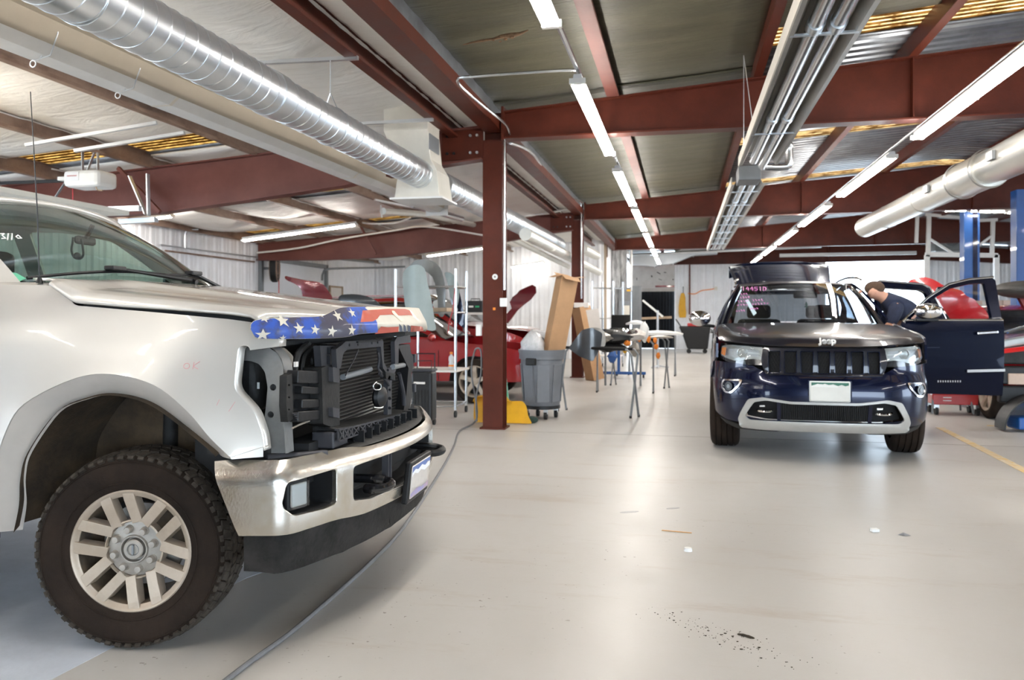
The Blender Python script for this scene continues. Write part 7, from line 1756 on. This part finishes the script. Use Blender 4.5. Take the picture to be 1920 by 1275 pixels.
work_stand('Folding work stand behind the nearest one, under the black parts', pZ(1225,737,0), pZ(1120,735,0), .90)
work_stand('Third folding work stand, right of the blue wheeled stand', pZ(1250,728,0), pZ(1150,722,0), .92)
work_stand('Farthest folding work stand, under the long white panel', pZ(1266,705,0), pZ(1180,703,0), .95)
# bumper cover end: dark grey, curved
YB1 = SA1.y+.35
m_bc = mat('dark grey bumper plastic', (.060,.066,.075), .30, .2, .2, 6, coat=.6)
hung('Dark grey curved bumper cover end resting on the nearest work stand', [(1066,653),(1094,618),(1112,614),(1131,624),(1128,650),(1114,677),(1090,668)], YB1, m_bc, .16, sp=False)
hung('Grey plastic return of the bumper cover, folded back on the stand', [(1096,620),(1112,614),(1130,617),(1136,628),(1136,646),(1128,652),(1118,640)], YB1+.12, 'hub', .10, 'bumper_return')
rnd = random.Random(11)
def lump(u, v, Y, s, m, label, name, cat='car part', sc=(1,.7,.5)):
    p = pY(u, v, Y); mb = MB(); rings = []
    for j in range(7):
        tt = j/6; r_ = s*math.sin(PI*max(.04, min(.96, tt)))**.6
        rings.append([Vector((p.x+sc[0]*r_*math.cos(2*PI*i/12)*(1+rnd.uniform(-.25,.25)), p.y+sc[1]*r_*math.sin(2*PI*i/12)*(1+rnd.uniform(-.25,.25)), p.z+sc[2]*s*(2*tt-1)+rnd.uniform(-.02,.02))) for i in range(12)])
    mb.loft(rings, cap=True); return tag(mb.build(name, m, smooth=True, ang=30), label, cat)
lump(1120, 633, SA1.y+.7, .19, 'hub', 'Crumpled grey metal bracket behind the bumper cover end', 'metal_bracket', sc=(1,.8,.45))
lump(1150, 632, SA1.y+1.2, .24, 'black', 'Black plastic splash shield heaped on the work stands', 'splash_shield', sc=(1.15,.8,.42))
lump(1140, 650, SA1.y+1.2, .20, 'black', 'Black plastic duct hanging under the splash shield', 'plastic_duct', sc=(1.3,.8,.35))
lump(1170, 622, SA1.y+1.5, .16, 'chrome', 'Shiny silver trim piece on the black parts', 'trim_piece', sc=(1.2,.6,.25))
lump(1190, 628, SA1.y+2.0, .17, 'offwhite', 'White and tan bag among the parts on the stands', 'parts_bag', 'bag', (1,.7,.5))
lump(1208, 622, SA1.y+2.4, .13, 'white', 'White plastic jug shaped part with a loop, on the middle stands', 'jug', 'jug', (.6,.5,1.2))
lump(1176, 643, SA1.y+1.1, .05, 'orange', 'Orange sticker tag on the black parts', 'orange_tag', 'tag', (1,.6,.7))
lump(1172, 658, SA1.y+1.1, .035, 'yellow', 'Yellow tag below the orange one on the black parts', 'yellow_tag', 'tag', (1,.6,.7))
for k, (u, v, Y) in enumerate(((1199,635,12.9),(1216,636,13.4),(1228,638,13.6),(1230,650,13.6),(1234,667,13.7))): lump(u, v, Y, .045, 'orange', 'Orange clamp %s' % ['left of the white jug part', 'right of the white jug part', 'on top of the third stand frame', 'midway down the third stand frame', 'low on the third stand frame'][k], 'clamp', 'clamp', (.8,.5,1))
for k, (u, v, w_, h_, Y, m_) in enumerate(((1190,655,14,26,12.6,'hub'),(1148,668,8,16,13.4,'blue'))): 
    p = pY(u, v, Y); lump(u, v, Y, .10, m_, ['Grey cast bracket hanging under the middle stands', 'Blue plastic piece hanging below the black parts'][k], ['cast_bracket', 'blue_piece'][k], 'car part', (.8,.6,1.1))
# long white panel on far stands
def slab(label, u0, v0, u1, v1, Y, d, m, name='body_panel', th=.05, cat='car part'):
    a_, b_ = pY(u0, v0, Y), pY(u1, v1, Y); mb = MB(); n = 12
    mb.loft([[Vector((a_.x+(b_.x-a_.x)*i/n, Y+s*d/2*math.sin(PI*(i+.6)/(n+1.2))**.4, a_.z+(b_.z-a_.z)*i/n+hh*math.sin(PI*(i+.6)/(n+1.2))**.5)) for s, hh in ((-1,0),(-1,th),(0,th*1.6),(1,th),(1,0))] for i in range(n+1)], closed=True, cap=True)
    return tag(mb.build(name, m, smooth=True, ang=50), label, cat)
slab('Long white panel lying across the farther work stands', 1190, 628, 1281, 628, 14.6, .5, 'white')
slab('Second white panel tip lying behind the laptop', 1172, 609, 1208, 608, 15.4, .4, 'white')
slab('Grey flat rail lying on the third work stand', 1215, 634, 1262, 634, 13.9, .2, 'hub', 'rail', .03)
# table for laptop
lp_ = pY(1163, 617, 15.2)
t = thing('work_table', 'Dark small work table behind the black parts, carrying a laptop', 'table', (lp_.x, 15.2, 0))
MB().box((lp_.x+.05,15.2,lp_.z-.02), (.75,.5,.04)).build('top', 'navy', t, world=True, bevel=.008)
for dx in (-.28,.38): MB().cyl((lp_.x+dx,15.2,0),(lp_.x+dx,15.2,lp_.z-.03), .02, n=8).build('leg', 'greypaint', t, world=True)
t = thing('laptop', 'Black open laptop on the small table in the middle distance', 'laptop', (lp_.x, 15.15, lp_.z))
MB().box((0,0,.012), (.36,.25,.02)).build('keyboard_base', 'black', t, bevel=.004); MB().box((.0,.15,.14), (.36,.015,.26), m=Matrix.Rotation(-.25,3,'X')).build('screen', 'black_gloss', t, bevel=.004)
# blue wheeled stand
bl = pZ(1162, 708, 0)
t = thing('wheeled_stand', 'Blue wheeled stand with a low T base among the work stands', 'stand', (bl.x, bl.y, 0))
MB().box((0,0,.10), (1.1,.07,.06)).build('base_bar', 'blue', t, bevel=.006); MB().box((-.1,.25,.10), (.06,.5,.05)).build('cross_bar', 'blue', t, bevel=.006); MB().box((-.02,0,.45), (.06,.06,.70)).build('post', 'blue', t, bevel=.006); MB().box((-.02,0,.80), (.5,.3,.03)).build('top_plate', 'greypaint', t)
for x in (-.5,.5): MB().cyl((x-.02,0,.045),(x+.02,0,.045), .045, n=14).build('caster', 'rubber_black', t, smooth=True)
MB().cyl((-.12,.48,.045),(-.08,.48,.045), .045, n=14).build('caster', 'rubber_black', t, smooth=True)
# far chrome rack, panel, electrical cabinet
w0 = pZ(1110, 690, 0)
post_rack('post_rack', 'Chrome four post rack in the far middle by the stained pier', [(w0.x, w0.y), (w0.x+.52, w0.y+.1), (w0.x+.72, w0.y+.7), (w0.x+.2, w0.y+.7)], 2.20, [(2.02,None),(1.25,None),(.3,'offwhite')], 'galv_pipe', .028)
p = pY(1172, 570, 26.3); t = thing('electrical_cabinet', 'Grey electrical cabinet on the smoke stained pier', 'cabinet', (p.x, 26.3, p.z-.55))
MB().box((p.x,26.3,p.z), (.40,.2,1.1)).build('cabinet_body', 'greypaint', t, world=True, bevel=.01); MB().box((p.x,26.19,p.z+.28), (.34,.02,.36)).build('door', 'hose', t, world=True); MB().box((p.x+.12,26.18,p.z+.44), (.12,.01,.06)).build('warning_label', 'yellow', t, world=True); MB().box((p.x+.05,26.18,p.z-.2), (.2,.01,.3)).build('notice', 'cream', t, world=True)
p = pY(1176, 450, 26.4); conduit([pY(1184, 455, 26.3), pY(1183, 545, 26.3)], .04, 'White pipe down the right edge of the stained pier', 'white')
p0 = pY(1134, 620, 24.7); p1 = pY(1134, 440, 24.7); tag(MB().box(((p0.x+p1.x)/2, 24.75, 1.85), (.10,.10,3.7)).build('lumber_post', 'wood'), 'Weathered vertical lumber post beside the dark gap at the far end', 'post')
w = MB(); q0 = pY(1138, 500, 26.9); q1 = pY(1146, 500, 26.9); struct(MB().box(((q0.x+q1.x)/2, 27.0, 1.9), (.30,.05,3.8)).build('door_3', 'dark'))  # dark sheet standing for the shade in the gap, not a real door
a_, b_ = pY(1184, 536, 27), pY(1204, 612, 27); mb = MB(); n = 6
for k in range(n): mb.box((a_.x+.05+(b_.x-a_.x-.1)*k/(n-1), 27.0+.012*(k % 2), (a_.z+0)/2), ((b_.x-a_.x)/n*1.05, .03, a_.z))
tag(mb.build('sheet_panel', 'greypaint'), 'Grey ribbed sheet panel leaning left of the dark roller shutter', 'panel')
q = pZ(1233, 690, 0); hz_ = pY(1228, 582, q.y).z
t = thing('support_stand', 'Slim stand with a slanting white arm in front of the dark shutter', 'stand', (q.x, q.y, 0))
MB().cyl((0,0,0),(0,0,hz_), .03, n=10).build('post', 'galv', t); a_ = pY(1205, 563, q.y)-Vector((q.x,q.y,0)); b_ = pY(1243, 594, q.y)-Vector((q.x,q.y,0)); MB().bar(a_, b_, .05, .05).build('arm', 'white', t); MB().bar((-.4,0,hz_*.86), (.35,0,hz_*.88), .03, .06).build('cross_board', 'wood', t)
for k in range(3): a_ = 2*PI*k/3; MB().bar((0,0,.06), (.28*math.cos(a_),.28*math.sin(a_),.02), .03, .03).build('foot', 'galv', t)
# yellow bundle and cord on the back wall
p = pY(1280, 572, YB-.1); t = thing('yellow_strap_bundle', 'Yellow bundle hanging from a hook on the back wall', 'straps', (p.x, YB-.1, p.z-.5))
mb = MB(); mb.loft([[Vector((p.x+sx*w_+dx, YB-.1+sy*.05, p.z+z)) for sx, sy in ((-1,-1),(1,-1),(1,1),(-1,1))] for z, w_, dx in ((.48,.06,.0),(.3,.11,.0),(.0,.13,-.02),(-.3,.15,-.01),(-.5,.13,.0))], cap=True); mb.build('bundle', 'yellow', t, world=True, bevel=.02); MB().box((p.x+.02, YB-.08, p.z+.6), (.03,.03,.28)).build('hook', 'black', t, world=True)
conduit(spline([pY(1290,550,YB-.08), pY(1303,551,YB-.08), pY(1315,545,YB-.08), pY(1330,543,YB-.08), pY(1341,541,YB-.08)], 4), .018, 'Thin orange cord pinned along the back wall', 'orange', 'cord', 'cord')
smallbox(1342, 541, YB-.06, (.12,.08,.14), 'Beige outlet box at the end of the orange cord', 'cream')
conduit([pY(1293,478,YB-.07), pY(1293,590,YB-.07)], .03, 'Rusty vertical pipe on the back wall by the yellow bundle', 'steel_dusty', 'pipe', 'wall_pipe')
# covered cart by the back wall
q = pZ(1305, 662, 0); t = thing('cart', 'Black tub cart with a red load near the back wall beside the SUV mirror', 'cart', (q.x, q.y, 0))
mb = MB(); mb.loft([[Vector((sx*w_+dx, sy*.35, z)) for sx, sy in ((-1,-1),(1,-1),(1,1),(-1,1))] for z, w_, dx in ((.15,.35,.05),(.6,.45,0),(.95,.55,-.05))], cap=True); mb.build('tub', 'black', t, bevel=.05); MB().box((.05,0,1.0), (.7,.5,.12)).build('red_load', 'redtool', t, bevel=.03); MB().bar((-.5,0,.9), (-.7,0,1.2), .04, .04).build('handle', 'black', t)
for x in (-.25,.3): MB().cyl((x,-.3,.08),(x,-.26,.08), .08, n=14).build('wheel', 'rubber_black', t)

# right-hand side ------------------------------------------------------
q = pZ(1800, 778, 0)
t = thing('tool_cart', 'Red wheeled tool cart under the open dark SUV door', 'tool cart', (q.x, q.y+.12, 0))
MB().box((-.05,0,.21), (.62,.40,.14)).build('base_tray', 'redtool', t, bevel=.012)
for k in range(2): MB().box((-.18,-.203,.235-.04*k), (.10,.006,.012)).build('tray_label', 'offwhite', t)
for x in (-.30,.20): 
    for y in (-.15,.15): 
        c_ = MB().cyl((x-.018,y,.055),(x+.018,y,.055), .055, n=18).build('caster', 'rubber_black', t, smooth=True); MB().box((x,y,.11), (.06,.06,.05)).build('caster_fork', 'galv', c_)
for x in (-.34,.24):
    MB().box((x,.17,.55), (.03,.03,.6)).build('upright', 'redtool', t)
MB().box((-.05,.05,.80), (.62,.30,.05)).build('upper_tray', 'redtool', t, bevel=.01)
blade('bumper_cover', 'Glossy crumpled red bumper cover standing behind the open SUV doors', 'car part', [(1700,530),(1710,523),(1725,520),(1742,525),(1755,534),(1768,540),(1790,546),(1800,556),(1815,562),(1825,572),(1840,582),(1850,598),(1835,612),(1795,608),(1775,600),(1758,580),(1745,560),(1725,545)], 11.8, mat('red plastic skin', (.50,.015,.02), .25, 0, .2, 7, coat=.8, bump=.3, bscale=6), bulge=.14)
p0, p1 = pY(1806, 564, 16.5), pY(1876, 602, 16.5)
def bench(label, cx, cy, z, w, d, name='bench'):
    t = thing(name, label, 'table', (cx, cy, 0)); MB().box((0,0,z-.025), (w,d,.05)).build('top', 'greypaint', t, bevel=.006)
    for x in (-w/2+.06,w/2-.06):
        for y in (-d/2+.06,d/2-.06): MB().box((x,y,(z-.05)/2), (.05,.05,z-.05)).build('leg', 'greypaint', t)
    return t
bench('Grey work bench behind the open SUV door carrying cardboard boxes', (p0.x+p1.x)/2+.5, 16.7, p1.z-.12, 2.3, .8)
def kbox(label, a_, b_, Y, d=.6):
    t = thing('cardboard_box', label, 'cardboard box', ((a_.x+b_.x)/2, Y+d/2, b_.z)); h_ = a_.z-b_.z; w_ = b_.x-a_.x
    MB().box((0,0,h_/2), (w_,d,h_)).build('carton_body', 'pcb_light', t, bevel=.006); MB().box((0,-d/2-.002,h_/2), (.05,.003,h_)).build('packing_tape', 'cream', t); MB().box((0,0,h_+.002), (.05,d,.003)).build('packing_tape', 'cream', t); return t
z_ = p1.z-.12
kbox('Large pale cardboard box seen through the open front door window', p0, Vector((p1.x,0,z_)), 16.4); p2 = pY(1881, 563, 16.4); p3 = pY(1932, 602, 16.4); kbox('Pale cardboard box right of the open SUV door', p2, Vector((p3.x,0,z_)), 16.4)
def lift_post(u, Y, zt, label, w=.30):
    p = pY(u, 560, Y); t = thing('lift_post', label, 'vehicle lift', (p.x, Y, 0))
    MB().box((0,0,zt/2+.02), (w,.28,zt-.04)).build('post', 'blue', t, bevel=.01); MB().box((0,0,.012), (w+.2,.5,.024)).build('base_plate', 'blue', t); MB().box((w*.2,-.145,zt/2), (w*.3,.012,zt*.94)).build('channel_slot', 'navy', t); MB().box((-.02,-.17,1.0), (w+.04,.08,.5)).build('carriage', 'blue', t, bevel=.01)
    MB().bar((0,-.2,.22), (.9,-.7,.22), .10, .09).build('lift_arm', 'blue', t); MB().bar((0,-.2,.22), (-.8,-.75,.22), .10, .09).build('lift_arm', 'blue', t); return t
lift_post(1818, 18.5, 3.72, 'Blue vehicle lift post standing behind the open SUV door', .30); lift_post(1920, 15.8, 3.55, 'Blue vehicle lift post at the right edge of the photo', .34)
# white steel frame with braces, heater unit
YW = 24.0; t = thing('steel_frame', 'White steel frame with slanting braces at the back right', 'frame', pY(1800, 470, YW))
for (u0, v0, u1, v1, w_) in ((1742,400,1740,475,.10),(1720,405,1718,455,.08),(1743,448,1788,476,.06),(1735,477,1870,479,.12),(1862,412,1860,478,.09),(1862,440,1836,460,.06),(1836,458,1830,480,.05),(1735,402,1800,408,.08),(1800,415,1870,412,.08)):
    MB().bar(pY(u0,v0,YW), pY(u1,v1,YW), w_, w_).build('member', 'white_metal', t, world=True)
for u in (1738, 1868): p = pY(u, 478, YW); MB().box((p.x, YW, p.z/2), (.12,.12,p.z)).build('post', 'white_metal', t, world=True)
p = pY(1778, 448, 25.5); t = thing('unit_heater', 'Dark grey unit heater hung behind the white frame at the back right', 'heater', (p.x, 25.5, p.z-.4))
MB().box((p.x,25.5,p.z), (.85,.6,.75)).build('housing', mat('dull dark steel', (.13,.135,.13), .35, .7, .3, 3), t, world=True, bevel=.02); MB().lathe([(.24,0),(.26,.03),(.24,.05)], (p.x,25.15,p.z), (0,1,0), 24).build('fan_ring', 'greypaint', t, world=True)
for x in (-.3,.3): MB().cyl((p.x+x,25.5,p.z+.37),(p.x+x,25.5,p.z+.9), .012, n=6).build('hanger_rod', 'galv', t, world=True)
# stripped red car at the right edge
q = pY(1880, 600, 10.2)
rc_ = gcar('hatchback', 'Red car at the right edge with its bumper removed and black innards showing', (q.x+1.08, 11.35, 0), -PI/2, 'redcar', L=4.3, hgt=1.45, hoodz=1.02, front_bare=True)
cx = q.x+.05
MB().box((cx+.20,10.48,.86), (.42,.16,.22)).build('bare_core', 'black_dusty', rc_, world=True, bevel=.02); MB().box((cx+.20,10.44,.62), (.44,.10,.22)).build('bumper_beam', 'black', rc_, world=True, bevel=.02)
MB().box((cx+.17,10.38,.58), (.20,.02,.13)).build('foam_block', 'pcb_light', rc_, world=True, bevel=.01); MB().box((cx+.2,10.42,.40), (.44,.12,.20)).build('lower_tray', 'black', rc_, world=True, bevel=.02)
MB().bar((cx-.03,10.35,1.02), (cx+.5,10.42,1.16), .18, .15).build('headlamp', 'glass_clear', rc_, world=True, bevel=.03, label='clear headlamp at the bare corner'); MB().bar((cx-.02,10.40,.98), (cx+.5,10.45,1.08), .06, .10).build('lamp_reflector', 'satin_silver', rc_, world=True, bevel=.02)
MB().bar((cx-.02,10.36,.90), (cx+.5,10.40,.97), .05, .06).build('red_lens', 'taillens', rc_, world=True, bevel=.02)
MB().bar((cx-.03,10.34,1.12), (cx+.5,10.38,1.27), .03, .02).build('chrome_strip', 'chrome', rc_, world=True)
p = pY(1905, 543, 10.8); MB().sphere((p.x+.1, 10.8, p.z), .34, 24, (1.05,.7,.32)).build('raised_hood_corner', mat('dusty dark hood lining', (.06,.055,.05), .6, 0, .4, 12, bump=.3), rc_, world=True, smooth=True); MB().tube(spline([(p.x+.05,10.8,p.z-.08),(p.x+.10,10.75,p.z-.22),(p.x+.18,10.7,p.z-.40)], 4), [.05]*9, 8).build('hood_stay', 'maroon', rc_, world=True, smooth=True)
# black bumper cover with blue inside, lying at right edge
p = pZ(1905, 812, 0)
mb = MB(); mb.loft([[Vector((p.x-.02+.30*(1-math.cos(a_))-.28+y_*0, p.y+y_, .0+.34*math.sin(a_)+.012)) for a_ in [PI*k/14 for k in range(4, 15)][::-1]] for y_ in (0,.12,.24)], closed=False)
mb = MB(); cxx, rr_ = p.x+.32, .42
mb.loft([[Vector((cxx+rr_*math.cos(a_)*1.0, p.y+.05+y_, max(.012, .02+rr_*.95*math.sin(a_)))) for a_ in [PI*(.5+.5*k/14) for k in range(15)]] for y_ in (0,.10,.2,.3)], closed=False); o = mb.build('wheel_arch_liner', 'black', smooth=True); thicken(o.data, .015); tag(o, 'Black curved wheel arch liner on the floor at the right edge', 'car part')
tag(MB().box((p.x+.22, p.y+.2, .10), (.40,.25,.14), rz=.2).build('blue_tray', 'blue', bevel=.02), 'Blue tray inside the black arch liner at the right edge', 'tray')

# small litter on the open floor --------------------------------------
def litter(u, v): return pZ(u, v, 0)
p = litter(1290, 1033); tag(MB().cyl((p.x,p.y,0),(p.x,p.y,.018), .024, .020, n=18).build('bottle_cap', 'white', smooth=True, ang=30), 'Round white plastic cap on the open floor', 'cap')
p = litter(1640, 997); tag(MB().box((p.x,p.y,.010), (.045,.035,.020), rz=.3).build('foam_cube', 'white', bevel=.003), 'Small white foam cube on the floor in front of the SUV', 'foam piece')
p = litter(1695, 1004); tag(MB().add([(p.x-.035,p.y,.002),(p.x,p.y-.02,.004),(p.x+.04,p.y,.002),(p.x+.005,p.y+.03,.012),(p.x,p.y,.014)], [(0,1,4),(1,2,4),(2,3,4),(3,0,4)]).build('foil_scrap', mat('grey foil', (.28,.29,.31), .4, .3)), 'Grey foil scrap right of the white foam cube', 'scrap')
a_, b_ = litter(1241, 995), litter(1297, 1000); tag(MB().bar(a_+Vector((0,0,.003)), b_+Vector((0,0,.003)), .010, .003).build('wood_shim', mat('orange wood sliver', (.62,.33,.12), .7)), 'Thin orange wooden sliver lying on the floor', 'sliver')
p = litter(1399, 1194); mud = mat('dried mud', (.045,.032,.018), .95, 0, .5, 40, bump=.8)
mb = MB(); mb.tube(spline([(p.x-.034,p.y+.014,.003),(p.x-.012,p.y+.008,.004),(p.x+.010,p.y-.006,.004),(p.x+.032,p.y-.016,.003)], 3), [.002,.004,.004,.005,.005,.005,.006,.005,.004,.002], 7); tag(mb.build('mud_clod', mud, smooth=True), 'Long dark clod of dried mud on the floor', 'mud')
rnd = random.Random(21); mb = MB()
for k in range(150):
    u = 1290+rnd.gauss(60, 75); v = 1165+(u-1290)*.34+rnd.gauss(6, 10); q = litter(u, v); s_ = rnd.uniform(.0008,.0026)*(1 if rnd.random() < .85 else 1.7); mb.sphere((q.x,q.y,s_*.3), s_, 6, (rnd.uniform(1,1.8),1,.5))
o = mb.build('mud_crumbs', mud); tag(o, 'Scatter of tiny dark mud crumbs around the mud clod', 'crumbs'); o['kind'] = 'stuff'
stn = mat('faint grey scuff', (.36,.355,.36), .5); 
for k, (u, v, a1, b1) in enumerate(((1180,960,.07,.022),(1262,953,.05,.018))):
    p = litter(u, v); tag(MB().cyl((p.x,p.y,.0002),(p.x,p.y,.0012), 1, n=16).build('floor_scuff', stn), ['Grey scuff patch on the open floor, left one', 'Grey scuff patch on the open floor, right one'][k], 'scuff')
    o = bpy.context.scene.collection.objects[-1]; o.scale = (a1, b1, 1); o.rotation_euler = (0,0,.5)
for k, (u, v) in enumerate(((1045,965),(1158,880),(1450,1010))): pass
# ================================================================= LIGHT AND CAMERA
w = bpy.data.worlds.new('sky'); bpy.context.scene.world = w; w.use_nodes = True
bg = w.node_tree.nodes['Background']; bg.inputs[0].default_value = (.72,.86,1.0,1); bg.inputs[1].default_value = 8.0
cam = bpy.data.cameras.new('camera'); co = bpy.data.objects.new('camera', cam); C.objects.link(co)
co.location = (0,0,H); co.rotation_euler = (PI/2, 0, YAW)
cam.sensor_width = 36; cam.lens = FPX/1920*36; cam.shift_y = -(637.5-592)/1920
cam.clip_end = 200; cam.clip_start = .02
cam.dof.use_dof = True; cam.dof.focus_distance = 3.4; cam.dof.aperture_fstop = 4.0
sc = bpy.context.scene; sc.camera = co
sc.view_settings.view_transform = 'Standard'; sc.view_settings.look = 'None'; sc.view_settings.gamma = 1; sc.view_settings.use_curve_mapping = False
sc.view_settings.exposure = 0.9
sc.cycles.max_bounces = 8; sc.cycles.diffuse_bounces = 5; sc.cycles.glossy_bounces = 4; sc.cycles.transparent_max_bounces = 12; sc.cycles.use_denoising = True
sc.cycles.sample_clamp_indirect = 8
